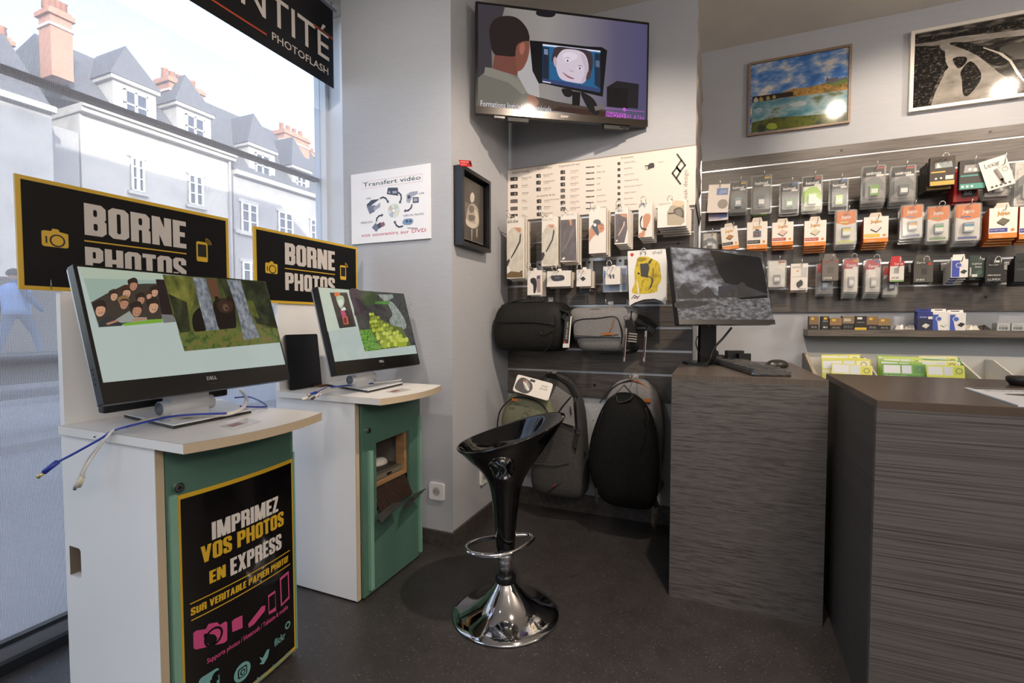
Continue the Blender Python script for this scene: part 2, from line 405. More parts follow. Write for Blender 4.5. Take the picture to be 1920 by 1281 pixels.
# ---------------------------------------------------------------- shop window
win = thing('window_1', (-2.13, .3, 0), 'tall shop window with a white perforated film below a clear band', 'window'); win['kind'] = 'structure'
DK = mt('34363a', .35, .6); AL = mt('b9bcc2', .3, .8)
fb = MB().box(-2.16, -2.06, -2.56, 2.215, 0, .035, DK).box(-2.15, -2.085, -2.56, 2.215, .035, .07, AL).box(-2.145, -2.10, -2.56, 2.215, .07, .085, DK)
fb.box(-2.16, -2.09, 2.19, 2.215, .085, 2.856, mt('e4e8ee', .4)).box(-2.16, -2.09, -2.56, -2.52, .085, 2.856, DK)
fb.box(-2.16, -2.09, .10, .15, .085, 2.856, DK); fb.build('window_frame', win)
MB().box(-2.136, -2.130, -2.52, 2.19, .085, 2.855, clear((.98, .99, 1), .0, .02, white=0)).build('pane', win)
def film():
    m, n, l = newmat('film'); n.remove(n['Principled BSDF']); out = n['Material Output']
    tc = n.new('ShaderNodeTexCoord'); sx = n.new('ShaderNodeSeparateXYZ'); l.new(tc.outputs['Object'], sx.inputs[0])
    def mth(op, a, b=None, v=None):
        q = n.new('ShaderNodeMath'); q.operation = op; l.new(a, q.inputs[0])
        if b is not None: l.new(b, q.inputs[1])
        if v is not None: q.inputs[1].default_value = v
        return q.outputs[0]
    k = 2 * math.pi / .0066
    a = mth('SINE', mth('MULTIPLY', mth('ADD', sx.outputs[1], sx.outputs[2]), v=k))
    b = mth('SINE', mth('MULTIPLY', mth('SUBTRACT', sx.outputs[1], sx.outputs[2]), v=k))
    q = mth('ADD', mth('MULTIPLY', a, b), v=0)
    g = mth('GREATER_THAN', q, v=-.02)
    t = n.new('ShaderNodeBsdfTransparent'); d = n.new('ShaderNodeBsdfDiffuse'); tr = n.new('ShaderNodeBsdfTranslucent')
    d.inputs[0].default_value = lin('d4d6de'); tr.inputs[0].default_value = lin('e2e4ee')
    w_ = n.new('ShaderNodeMixShader'); w_.inputs[0].default_value = .34; l.new(d.outputs[0], w_.inputs[1]); l.new(tr.outputs[0], w_.inputs[2])
    x = n.new('ShaderNodeMixShader'); l.new(g, x.inputs[0]); l.new(t.outputs[0], x.inputs[1]); l.new(w_.outputs[0], x.inputs[2]); l.new(x.outputs[0], out.inputs[0])
    return m
fm = MB(); fm.add([(-2.127, .15, .085), (-2.127, 2.19, .085), (-2.127, 2.19, 2.345), (-2.127, .15, 2.345)], [(0, 1, 2, 3)], film())  # film stops out of view; bare glass beyond added for more daylight
o = fm.build('perforated_film', win)
BK = mt('2e2b2a', .35, .3)
MB().box(-2.185, -2.145, -2.52, 2.19, 1.940, 1.958, BK).build('glazing_bar', win)
MB().box(-2.185, -2.145, -2.52, 2.19, .975, 1.008, BK).build('glazing_bar', win)
# ================================================================ banner, kiosks, screens, wall pieces
def zc(ox, oy, k): return lambda x, y: (ox + x / k, oy + y / k)
def ptext(mb, F, s, bl, br, tl, m, d=.001, off=0, ital=0, hv=False, gap=.05):
    a0, b0 = F.px(*bl); a1, _ = F.px(*br); _, b1 = F.px(*tl)
    if hv: heavy(mb, F, s, a0, b0, b1 - b0, a1 - a0, d, m, gap, ital)
    else: mb.text(F, s, a0, b0, b1 - b0, d, m, w=a1 - a0, off=off, ital=ital)
BLK = mt('0b0a0b', .3); INK = mt('111114', .6); YEL = mt('c9a32b', .4); LGREY = mt('c4bdb7', .4)
# ---- hanging banner
FB = FX(-1.95, 0, 0)
y1, zb = FB.px(626, 166)
ba = MB().fbox(FB, y1 - 1.35, y1, zb, 2.82, -.003, 0, mt('0c0a0b', .35))
ba.fbox(FB, y1 - .14, y1, 2.66, 2.672, 0, .001, mt('a8492e', .4))
OR = mt('b5472c', .45); BW = mt('cfc4ba', .45)
z = zc(0, 0, 3)
ptext(ba, FB, 'IDENTITÉ', z(960, -255), z(1850, 290), z(1790, 155), BW, .001, off=.004)
ptext(ba, FB, 'PHOTOFLASH', z(1530, 222), z(1846, 425), z(1530, 178), BW, .001, off=.006)
pts = [FB.px(*z(1190, 0)), FB.px(*z(1497, 192))]; ba.line(FB, [(pts[0][0] - .6, (pts[0][1] + pts[1][1]) / 2), (pts[1][0], (pts[0][1] + pts[1][1]) / 2)], .008, .001, OR)
bt = thing('hanging_banner', (-1.95, y1 - .6, zb), 'black hanging banner with pale lettering and an orange line at the top of the window', 'banner')
ba.build('banner_sheet', bt)
MB().tube([(-1.95, y1 - 1.38, 2.825), (-1.95, y1 + .02, 2.825)], .009, AL).tube([(-1.95, y1 - .01, 2.825), (-1.95, y1 - .01, 2.857)], .004, AL).tube([(-1.95, y1 - 1.3, 2.825), (-1.95, y1 - 1.3, 2.857)], .004, AL).build('top_rail', bt)
# ---- kiosks
M_KW = noisy(['e6e6e6', 'ececec'], (1, 1, 1), 2, 2, rough=.45); M_KT = noisy(['deddda', 'e6e4e1'], (1, 1, 1), 3, 2, rough=.38)
M_BEI = mt('b9a890', .55); M_GRN = mt('4a6b5f', .42); M_GRL = mt('759d8c', .42); CHR = mt('d8d8da', .12, 1)
MAG = mt('c04a80', .4); TEAL = mt('6fa3a3', .4)
def bow(y, y0, y1, s): t = (y - y0) / (y1 - y0) * 2 - 1; return s * (1 - t * t)
def kiosk(Y0, Y1, label, second):
    xb, xf, H = -1.715, -1.296, .805; Yc = (Y0 + Y1) / 2
    k = thing('photo_kiosk', ((xb + xf) / 2, Yc, 0), label, 'kiosk', 'photo kiosks by the window')
    for i, y in enumerate((Y0, Y1 - .02)):
        F = FY(0, y, 0)
        pl_ = [(xb + .02, .008), (xf, .008), (xf, H), (xb + .02, H), (xb + .02, .481), (-1.645, .481), (-1.638, .474), (-1.638, .402), (-1.645, .395), (xb + .02, .395)] if (i == 0 and not second) else [(xb + .02, .008), (xf, .008), (xf, H), (xb + .02, H)]
        sp = MB().extr(F, pl_, -.02, 0, M_KW); sp.box(xf, xf + .003, y, y + .02, .008, H, M_BEI)
        sp.box(xf - .06, xf - .02, y + .002, y + .018, 0, .008, DK); sp.build('side_panel', k)
    bp0 = MB()
    if second: bp0.box(xb, xb + .02, Y0, Y1, 0, 1.203, M_KW)
    else: bp0.box(xb, xb + .02, Y0, Y1, 0, .395, M_KW).box(xb, xb + .02, Y0, Y1, .481, 1.203, M_KW).box(xb, xb + .02, Y0, Y1, .395, .481, M_KW)
    bp0.build('back_panel', k)
    if not second: MB().box(xb + .0202, xb + .0215, Y0 + .0005, Y0 + .12, .3955, .4805, mt('6f6558', .7)).box(xb + .0215, -1.60, Y0 + .12, Y0 + .122, .38, .50, mt('6f6558', .7)).box(xb + .0215, -1.62, Y0 + .0205, Y0 + .12, .385, .3945, mt('8a7d6c', .7)).build('cable_notch', k)
    # worktop with a bowed front
    F = FZ(0, 0, .805); n = 18; x0 = -1.162
    pts = [(xb + .02, Y0 - .014), (x0, Y0 - .014)] + [(x0 + bow(y, Y0 - .014, Y1, .042), y) for y in [Y0 - .014 + (Y1 - Y0 + .014) * i / n for i in range(1, n)]] + [(x0, Y1), (xb + .02, Y1)]
    wt = MB(); wt.extr(F, pts, 0, .0005, M_BEI); wt.extr(F, pts, .0005, .0245, M_BEI); wt.flat(F, pts, .025, M_KT)
    wt.box(xb + .02, x0, Y0 - .0145, Y0 - .0138, .806, .829, M_KT)
    wt.lathe((-1.52, Y0 - .014, .817), [(.004, -.004), (.004, .004)], CHR, 8); wt.build('worktop', k)
    # green front
    dy0, dy1 = Y0 + .022, Y1 + .001; xd = -1.292
    cx = lambda y, e=0: xd + bow(y, dy0, dy1, .018) + e
    ys = [dy0 + (dy1 - dy0) * i / 16 for i in range(17)]
    if not second:
        dr = MB(); o = [(cx(y), y) for y in ys] + [(cx(y, -.012), y) for y in reversed(ys)]
        dr.extr(FZ(0, 0, 0), o, .012, .80, M_GRN)
        door = dr.build('door', k)
        for a, b_, zt in ((dy0 + .004, dy0 + .022, .672), (dy1 - .008, dy1 - .001, .69)):
            MB().extr(FZ(0, 0, 0), [(cx(a, .0), a), (cx(a, .008), a), (cx(b_, .008), b_), (cx(b_, .0), b_)], .02, zt, M_GRL).build('poster_rail', door)
        # poster following the bow
        def PP(a, b, d=0): y = dy0 + a; return V((cx(y, .004 + d), y, b))
        class FC(Fr):
            def p(s, a, b, d=0.0): return PP(a, b, d)
            def px(s, x, y_): q = onx(x, y_, xd + .012); return (q.y - dy0, q.z)
        C = FC((xd + .012, dy0, 0), (0, 1, 0), (0, 0, 1)); wd = dy1 - dy0
        po = MB(); a0, a1, zt, zbm = .024, wd - .008, .668, .02
        def strip(u0, u1, v0, v1, d, m):
            nn = 14; vs = []
            for i in range(nn + 1):
                a = u0 + (u1 - u0) * i / nn; vs += [PP(a, v0, d), PP(a, v1, d)]
            po.add(vs, [(2 * i, 2 * i + 2, 2 * i + 3, 2 * i + 1) for i in range(nn)], m, True)
        strip(a0, a1, zbm, zt, 0, YEL); GB = mt('0d0b0c', .12, coat=.6); strip(a0 + .006, a1 - .006, zbm + .012, zt - .012, .0006, GB)
        z = zc(0, 854, 3); g = .0013
        WH = mt('cdc8c4', .35)
        for s_, bl, br, tl, m in (('IMPRIMEZ', (1183, 475), (1560, 305), (1183, 375), WH), ('VOS PHOTOS', (1125, 610), (1594, 395), (1112, 520), YEL), ('EN', (1170, 722), (1258, 690), (1170, 650), YEL), ('EXPRESS', (1283, 676), (1580, 525), (1280, 580), WH), ('SUR VERITABLE PAPIER PHOTO!', (1072, 905), (1622, 625), (1072, 862), YEL)):
            ptext(po, C, s_, z(*bl), z(*br), z(*tl), m, g, hv=True, ital=.04 if s_[0] == 'S' else 0)
        for zz in ((1068, 838), (1075, 930)):
            b_ = C.px(*z(*zz))[1]; strip(C.px(*z(*zz))[0], a1 - .02, b_ - .0015, b_ + .0015, g, YEL)
        A = lambda l, m, sm=False: po.flat(C, [C.px(*z(*q)) for q in l], g, m)
        A([(1085, 1000), (1100, 985), (1150, 975), (1165, 945), (1210, 935), (1225, 950), (1255, 930), (1265, 935), (1265, 1035), (1250, 1050), (1100, 1092), (1087, 1085)], MAG)
        ca = C.px(*z(1192, 1016)); po.ring(C, circ(.026, 18, *ca), circ(.020, 18, *ca), g + .0006, BLK)
        A([(1290, 930), (1305, 915), (1348, 895), (1350, 965), (1293, 990)], MAG)
        A([(1380, 945), (1460, 845), (1480, 840), (1478, 870), (1415, 945), (1385, 965)], MAG)
        A([(1497, 785), (1540, 757), (1546, 872), (1500, 893)], MAG); po.flat(C, [C.px(*z(*q)) for q in [(1502, 795), (1538, 772), (1541, 850), (1504, 875)]], g + .0006, BLK)
        A([(1568, 690), (1625, 650), (1630, 805), (1575, 850)], MAG); po.flat(C, [C.px(*z(*q)) for q in [(1576, 700), (1618, 668), (1622, 795), (1582, 832)]], g + .0006, BLK)
        ptext(po, C, 'Supports photos / bluetooth / Tablette & mobile', z(1158, 1170), z(1620, 870), z(1158, 1142), MAG, g, off=.02)
        ptext(po, C, 'flickr', z(1535, 1075), z(1603, 1040), z(1535, 1035), TEAL, g, off=.02)
        f0 = C.px(*z(1618, 955)); po.ring(C, circ(.012, 16, *f0), circ(.007, 16, *f0), g, TEAL)
        A([(1445, 1130), (1465, 1135), (1490, 1090), (1505, 1085), (1495, 1130), (1470, 1170), (1445, 1170), (1460, 1155)], TEAL)
        ig = C.px(*z(1349, 1212)); po.flat(C, circ(.027, 22, *ig), g, TEAL); po.flat(C, [(ig[0] + x, ig[1] + y) for x, y in rrect(.030, .030, .006)], g + .0005, BLK)
        po.flat(C, [(ig[0] + x, ig[1] + y) for x, y in rrect(.023, .023, .004)], g + .001, TEAL); po.flat(C, circ(.0085, 14, *ig), g + .0015, BLK); po.flat(C, circ(.005, 14, *ig), g + .002, TEAL)
        fb_ = C.px(*z(1170, 1275)); po.flat(C, [(fb_[0] + x, fb_[1] + y) for x, y in rrect(.055, .055, .01)], g, TEAL); po.text(C, 'f', fb_[0] + .002, fb_[1] - .028, .045, g + .0006, BLK, off=.06)
        ptext(po, C, 'Vos albums en réseaux sociaux', z(1380, 1310), z(1640, 1140), z(1380, 1285), TEAL, g, off=.02)
        po.build('poster', door)
        lk = MB(); q = onx(333, 914, xd + .006); F3 = Fr(q, (0, 1, 0), (0, 0, 1)); lk.extr(F3, circ(.0125, 20), 0, .008, CHR); lk.extr(F3, circ(.0095, 16), .008, .0083, mt('4a4a4c', .3)); lk.extr(F3, circ(.006, 10), .0083, .009, CHR); lk.build('lock', door)
    else:
        # front plate with an open print slot
        D = FX(xd, 0, 0); o0, o1, oz0, oz1 = dy0 + .085, dy1 - .088, .335, .70
        Q = lambda x, y: D.px(x, y)
        dr = MB(); t = .012
        zl, zr_ = .622, .628
        dr.extr(D, [(dy0, .012), (dy1, .012), (dy1, oz0), (dy0, oz0)], 0, t, M_GRN)
        dr.extr(D, [(dy0, oz0), (o0, oz0), (o0, zl), (dy0, zl)], 0, t, M_GRN)
        dr.extr(D, [(o1, oz0), (dy1, oz0), (dy1, zr_), (o1, zr_)], 0, t, M_GRN)
        dr.extr(D, [(dy0, zl), (o0, zl), (o1, zr_), (dy1, zr_), (dy1, .80), (dy0, .80)], 0, t, M_GRN)
        door = dr.build('door', k)
        for a, b_, zt in ((dy0 + .03, dy0 + .052, .60), (dy1 - .02, dy1 - .004, .68)):
            MB().fbox(D, a, b_, .03, zt, t, t + .012, M_GRL).build('poster_rail', door)
        lk = MB(); q = onx(688, 807, xd + t); F3 = Fr(q, (0, 1, 0), (0, 0, 1)); lk.extr(F3, circ(.0095, 16), 0, .012, CHR); lk.extr(F3, circ(.006, 10), .012, .0125, CHR); lk.build('lock', door)
        ins = MB(); WD = noisy(['8a6a4a', '9d7a55'], (1, 1, 8), 6, 3, rough=.6)
        ins.box(-1.60, xd - .004, o0 - .06, o1 + .04, .430, .446, WD); ins.box(-1.61, -1.60, o0 - .06, o1 + .04, .30, .80, mt('6b625c', .7)); ins.box(-1.34, xd - .004, o1 - .018, o1 + .012, .447, .70, WD).box(-1.6, -1.34, o1 + .03, o1 + .04, .447, .80, mt('7d756e', .7)); ins.build('inner_shelf', k)
        pr_ = MB().box(-1.52, -1.31, o0 - .045, o1 - .003, .4465, .474, mt('4a4540', .55)).box(-1.311, -1.309, o0 - .04, o1 - .01, .451, .470, mt('6d665c', .5)).box(-1.309, -1.307, (o0 + o1) / 2 - .01, (o0 + o1) / 2 + .02, .455, .463, BLK).build('card_reader', k)
        # open smoked chute with two flaps
        SM = mt('2c211d', .25); FS_ = mt('39393a', .2); L_ = lambda x, y, X: onx(x, y, X); wd = o1 - o0
        fl = MB(); FL = Fr((-1.262, o0, .335), (0, 1, 0), (-.42, 0, .9)); fl.fbox(FL, .0, wd, 0, .105, -.004, 0, SM)
        for i in range(16): fl.fbox(FL, wd * (i + .2) / 16, wd * (i + .5) / 16, .002, .10, 0, .002, mt('3b2c25', .4))
        fl.build('print_chute', k)
        for c4 in (((704, 970), (716.7, 980.8), (757, 941), (737, 944)), ((754, 951), (760.8, 955), (799, 916.7), (778, 927))):
            P4 = [L_(*c4[0], -1.262), L_(*c4[1], -1.222), L_(*c4[2], -1.222), L_(*c4[3], -1.262)]; n_ = (P4[1] - P4[0]).cross(P4[3] - P4[0]).normalized() * .003
            q = MB(); vs = P4 + [v + n_ for v in P4]; q.add(vs, [(0, 1, 2, 3), (7, 6, 5, 4)] + [(i, (i + 1) % 4, 4 + (i + 1) % 4, 4 + i) for i in range(4)], FS_); q.build('flap', k)
    return k
k1 = kiosk(.757, 1.182, 'white photo kiosk with black poster on its green door, nearest the camera', False)
k2 = kiosk(1.489, 1.915, 'white photo kiosk with an open print slot in its green door, by the wall corner', True)
# white oval mouse inside the slot of the second kiosk
q = V((-1.40, 1.765, .4745))
m_ = MB(); rg = []
for t in range(7):
    a = t / 6 * math.pi / 2; rg.append([q + V((.030 * math.cos(a) * math.cos(b), .048 * math.cos(a) * math.sin(b), .004 + .026 * math.sin(a))) for b in [2 * math.pi * j / 20 for j in range(20)]])
rg.insert(0, [V((p.x, p.y, q.z)) for p in rg[0]]); m_.rings(rg, mt('e6e2dc', .3)); m_.fbox(FZ(q.x, q.y, q.z), -.02, .02, -.001, .001, .0285, .0288, LGREY)
tag(m_.build('computer_mouse'), 'white oval mouse lying inside the print slot of the far kiosk', 'mouse')
# ---- kiosk signs
FS2 = FX(-1.69, 0, 0)
def sign(tlp, label):
    a0, b1 = FS2.px(*tlp); z2 = zc(300, 380, 4.8)
    r0, rb = FS2.px(*z2(835, 210)); W_ = FS2.px(*z2(1768, 415))[0] - r0; Hh = rb - FS2.px(*z2(1200, 912))[1]
    f = FX(-1.69, 0, 0); f.o = f.p(a0 - r0, b1 - rb)
    L = lambda x, y: FS2.px(*z2(x, y))
    t = thing('kiosk_sign', (-1.69, a0 + W_ / 2, b1 - Hh), label, 'sign', 'signs above the kiosks')
    s = MB(); s.fbox(f, r0, r0 + W_, rb - Hh, rb, -.004, .004, YEL); s.rect(f, r0 + .011, rb - Hh + .011, r0 + W_ - .011, rb - .011, .0046, mt('0a090b', .5, spec=.2))
    def T(str_, bl, br, tl, m):
        (x0, y0), (x1, _), (_, y1) = L(*bl), L(*br), L(*tl); heavy(s, f, str_, x0, y0, y1 - y0, x1 - x0, .0052, m)
    T('BORNE', (1117, 555), (1567, 620), (1115, 360), LGREY); T('PHOTOS', (1120, 787), (1567, 820), (1118, 628), LGREY)
    x0, y0 = L(1115, 590); x1, y1 = L(1567, 650); s.rect(f, x0, (y0 + y1) / 2 - .002, x1, (y0 + y1) / 2 + .002, .0052, YEL)
    x0, y0 = L(940, 608); x1, y1 = L(1048, 540); cw, chh = x1 - x0, .052; yb = (y0 + y1) / 2 - chh / 2 - .004
    s.flat(f, [(x0, yb + .004), (x0 + .004, yb), (x1 - .004, yb), (x1, yb + .004), (x1, yb + .04), (x0 + cw * .68, yb + .043), (x0 + cw * .62, yb + .05), (x0 + cw * .4, yb + .05), (x0 + cw * .36, yb + .043), (x0 + .006, yb + .043), (x0, yb + .04)], .0052, YEL)
    cx, cy = x0 + cw * .58, yb + .018; s.flat(f, circ(.0175, 20, cx, cy), .0056, BLK); s.flat(f, circ(.0135, 20, cx, cy), .006, YEL); s.rect(f, x0 + .008, yb + .009, x0 + .012, yb + .028, .0056, BLK)
    x0, y0 = L(1615, 700); x1 = L(1668, 700)[0]; w_ = x1 - x0; h_ = w_ * 1.72; y0 += .004
    s.flat(f, [(x0 + w_ / 2 + p, y0 + h_ / 2 + q) for p, q in rrect(w_, h_, .006)], .0052, YEL); s.rect(f, x0 + .005, y0 + .017, x1 - .005, y0 + h_ - .009, .0056, BLK)
    for rr in (.012, .019): s.line(f, [(x1 - .006 + rr * math.cos(R(a)), y0 + h_ - .006 + rr * math.sin(R(a))) for a in range(0, 91, 15)], .003, .0052, YEL)
    s.build('sign_board', t)
    for p in (.06, W_ - .06):
        c = MB(); c.fbox(f, r0 + p, r0 + p + .012, rb - Hh + .002, rb - Hh + .03, -.008, -.004, AL).tube([f.p(r0 + p + .006, rb - Hh + .004, .006), f.p(r0 + p + .006, rb - Hh + .03, .005)], .0012, AL, 5); c.build('clip', t)
sign((25.5, 325), 'black and yellow photo kiosk sign, larger in view, over the nearest kiosk')
sign((474, 423.7), 'black and yellow photo kiosk sign over the kiosk by the wall corner')
# ---- all-in-one computers
def tiltframe(c, yaw, tilt):
    r = V((-math.sin(yaw), math.cos(yaw), 0)); n = V((math.cos(yaw) * math.cos(tilt), math.sin(yaw) * math.cos(tilt), math.sin(tilt)))
    return Fr(c, r, n.cross(r))
M_SIL = mt('b4b8bd', .35, .6); M_DGB = mt('1a1a1d', .35); M_BEZ = mt('0d0c0d', .22)
def computer(c, yaw, tilt, label, art, base_z, bw=.24):
    F = tiltframe(c, yaw, tilt); Wd, Hh = .539, .345
    t = thing('all_in_one_computer', (c[0] - .05, c[1], base_z), label, 'computer', 'all-in-one computers on the kiosks')
    h = MB(); h.extr(F, rrect(Wd, Hh, .004), -.026, -.002, M_DGB); h.extr(F, rrect(Wd - .004, Hh - .004, .004), -.034, -.026, M_SIL)
    h.extr(F, [(x, y + .03) for x, y in rrect(Wd * .72, Hh * .72, .02)], -.052, -.034, M_SIL)
    for i in range(4): h.extr(F.at(-Wd / 2, -Hh / 2 + .05 + .012 * i, -.015), [(-.0006, 0), (0, 0), (0, .006), (-.0006, .006)], -.006, .0, BLK)
    h.build('housing', t)
    g = MB(); g.extr(F, rrect(Wd - .002, Hh - .002, .004), -.002, 0, M_BEZ)
    g.text(F, 'DELL', 0, -Hh / 2 + .030, .0095, .0004, mt('b9b9bc', .3), al='c', off=.012); g.extr(F, [(x, y - Hh / 2 + .018) for x, y in rrect(.03, .008, .004)], 0, .0004, BLK)
    for q in (-.005, .004): g.flat(F, circ(.0012, 8, q, -Hh / 2 + .018), .0006, mt('6a6a6e', .4))
    g.build('bezel', t)
    d = MB(); d.rect(F, -Wd / 2 + .007, -Hh / 2 + .052, Wd / 2 - .007, Hh / 2 - .007, .0005, em('a7b2ad')); art(d, F); d.build('display', t)
    s = MB(); yh = V((c[0] - .075, c[1], 0)); zc_ = base_z + .048
    s.tube([(c[0] - .07, c[1] - .075, zc_), (c[0] - .07, c[1] + .075, zc_)], .021, mt('d6d8da', .35), 20); s.tube([(c[0] - .07, c[1] - .0765, zc_), (c[0] - .07, c[1] - .075, zc_)], .018, mt('6b7079', .4), 20)
    FN = FY(0, c[1] - .055, 0); s.extr(FN, [(c[0] - .088, base_z + .0125), (c[0] - .052, base_z + .0125), (c[0] - .052, zc_), (c[0] - .045, c[2] - .09), (c[0] - .065, c[2] - .09), (c[0] - .092, zc_)], -.11, 0, mt('c9ccd0', .35))
    s.build('hinge_stand', t)
    return t, F
def base_plate(t, pts, z, lab=None):
    b = MB(); F = FZ(0, 0, z + .0006); b.extr(F, pts, .0, .008, mt('24262a', .4)); b.extr(F, pts, .008, .0115, mt('d9dcdf', .3)); b.build('base', t)
def art1(d, F):
    o = (120, 490, 4.27)
    NG = noisy(['191f14', '37401f', '55582a', '6a5a2e'], (1, 1, .4), 22, 5, lo=.3, hi=.72, emit=1.0, rough=.12); NGR = noisy(['34431d', '55632a', '6d5c33'], (1, 1, 1), 60, 4, emit=1.0, rough=.12)
    NB = noisy(['515860', '8c9096'], (1, 1, .5), 90, 4, emit=1.0, rough=.12)
    NOL = noisy(['2c3216', '5d5f28', '86803c'], (1, 1, .5), 30, 4, lo=.3, hi=.75, emit=1.0, rough=.06); NDK = noisy(['131410', '262a18', '3d4424'], (1, 1, .6), 34, 4, lo=.3, hi=.75, emit=1.0, rough=.06)
    H1, H2, S1, S2 = em('2a1f1a'), em('3c2a1f'), em('b98d70'), em('a5765c')
    it = [(em('a3ae9d'), [(108, 42), (780, 100), (800, 300), (210, 290)]), (em('8fa196'), [(155, 138), (738, 152), (790, 490), (272, 530)]), (em('3a322c'), [(215, 330), (340, 260), (480, 190), (640, 180), (742, 180), (788, 480), (280, 525)]),
          (em('6f9a33'), [(470, 500), (640, 470), (785, 462), (790, 490), (480, 518)]), (em('23191a'), [(733, 145), (880, 150), (905, 480), (780, 425)]), (em('6c6b68'), [(778, 425), (870, 430), (905, 485), (795, 495)])]
    ppl = [(400, 275, 42), (500, 250, 48), (555, 190, 46), (725, 245, 40), (615, 305, 44), (480, 335, 50), (680, 275, 30), (290, 385, 60), (715, 360, 56), (582, 390, 56)]
    for x, y, r_ in ppl:
        it += [(H1 if x % 20 else em('7d5f3c') if x == 480 else H2, [(x - r_ * .1 + r_ * (.86 + .14 * (i % 2)) * math.cos(i * .7), y - r_ * .40 + r_ * (.78 + .1 * (i % 3)) * math.sin(i * .7)) for i in range(9)], True),
               (S1 if x % 3 else S2, [(x + r_ * .64 * math.cos(a) - r_ * .12 * math.sin(a), y + r_ * .16 + r_ * .84 * math.sin(a)) for a in [i * .7 for i in range(9)]], True),
               (H1, [(x - r_ * .75, y - r_ * .2), (x - r_ * .3, y - r_ * .62), (x + r_ * .5, y - r_ * .6), (x + r_ * .8, y - r_ * .1), (x + r_ * .3, y - r_ * .38), (x - r_ * .3, y - r_ * .34)], True),
               (em('6b3f38'), [(x - r_ * .3, y + r_ * .42), (x + r_ * .32, y + r_ * .36), (x + r_ * .1, y + r_ * .6)], True),
               (em('e3ddd6'), [(x - r_ * .2, y + r_ * .45), (x + r_ * .22, y + r_ * .4), (x + r_ * .08, y + r_ * .5)])]
        for e_ in (-.3, .28): it.append((H1, [(x + r_ * e_ + 4 * math.cos(a), y + r_ * .02 + 3 * math.sin(a)) for a in (0, 1.5, 3, 4.6)]))
    it += [(em('8b8f88'), [(410, 470), (520, 400), (560, 450), (660, 450), (660, 475), (520, 490), (430, 495)]), (em('2e3033'), [(275, 500), (345, 430), (400, 470), (465, 500), (460, 518), (275, 530)]), (S2, [(330, 500), (420, 470), (440, 480), (350, 512)]), (S2, [(540, 465), (650, 455), (665, 468), (550, 482)])]
    it += [(NG, [(785, 108), (1610, 162), (1735, 650), (962, 722)]), (NOL, [(790, 109), (1010, 125), (1040, 330), (1000, 420), (870, 430)]), (NDK, [(830, 260), (980, 330), (1010, 560), (930, 600), (880, 430)]), (em('5a3c2c'), [(1135, 140), (1215, 146), (1250, 290), (1180, 300)]), (NGR, [(915, 575), (1100, 555), (1400, 545), (1705, 535), (1735, 650), (962, 722)]),
           (NDK, [(1240, 143), (1305, 147), (1370, 330), (1300, 300)]), (NDK, [(1405, 152), (1606, 166), (1710, 540), (1540, 500)]), (NOL, [(1440, 300), (1510, 320), (1560, 460), (1500, 430)]), (em('15100d'), [(1030, 430), (1090, 370), (1135, 420), (1140, 545), (1060, 572), (1028, 520)], True),
           (NB, [(1028, 130), (1130, 138), (1180, 330), (1245, 570), (1140, 572), (1090, 380)]), (NB, [(1300, 148), (1410, 154), (1480, 400), (1565, 610), (1440, 632), (1380, 380)]),
           (em('19120e'), [(1190, 360), (1215, 310), (1340, 300), (1368, 400), (1372, 540), (1300, 555), (1240, 545), (1205, 430)], True), (em('33231b'), [(1218, 330), (1250, 300), (1310, 298), (1348, 330), (1345, 390), (1300, 415), (1240, 400)], True),
           (em('1f1612'), [(1202, 290), (1222, 282), (1245, 310), (1225, 335)], True), (em('1f1612'), [(1300, 290), (1320, 280), (1332, 310), (1312, 325)], True), (em('5b4032'), [(1270, 350), (1300, 345), (1318, 380), (1295, 402), (1272, 385)], True), (em('120c0a'), [(1288, 372), (1312, 372), (1300, 392)]),
           (NGR, [(1010, 570), (1380, 535), (1420, 590), (1000, 640)])]
    d.art(F, *o, it, d0=.0007, dd=.00001)
cA, FA1 = computer((-1.352, .922, 1.094), .018, .303, 'all-in-one computer showing a bear and a group photo on the nearest kiosk', art1, .83)
zp = .83
bp = [onz(*p, zp)[:2] for p in ((233, 783), (325, 805), (471, 775), (400, 752))]; bp[3] = (max(bp[3][0], -1.66), bp[3][1]); base_plate(cA, bp, zp)
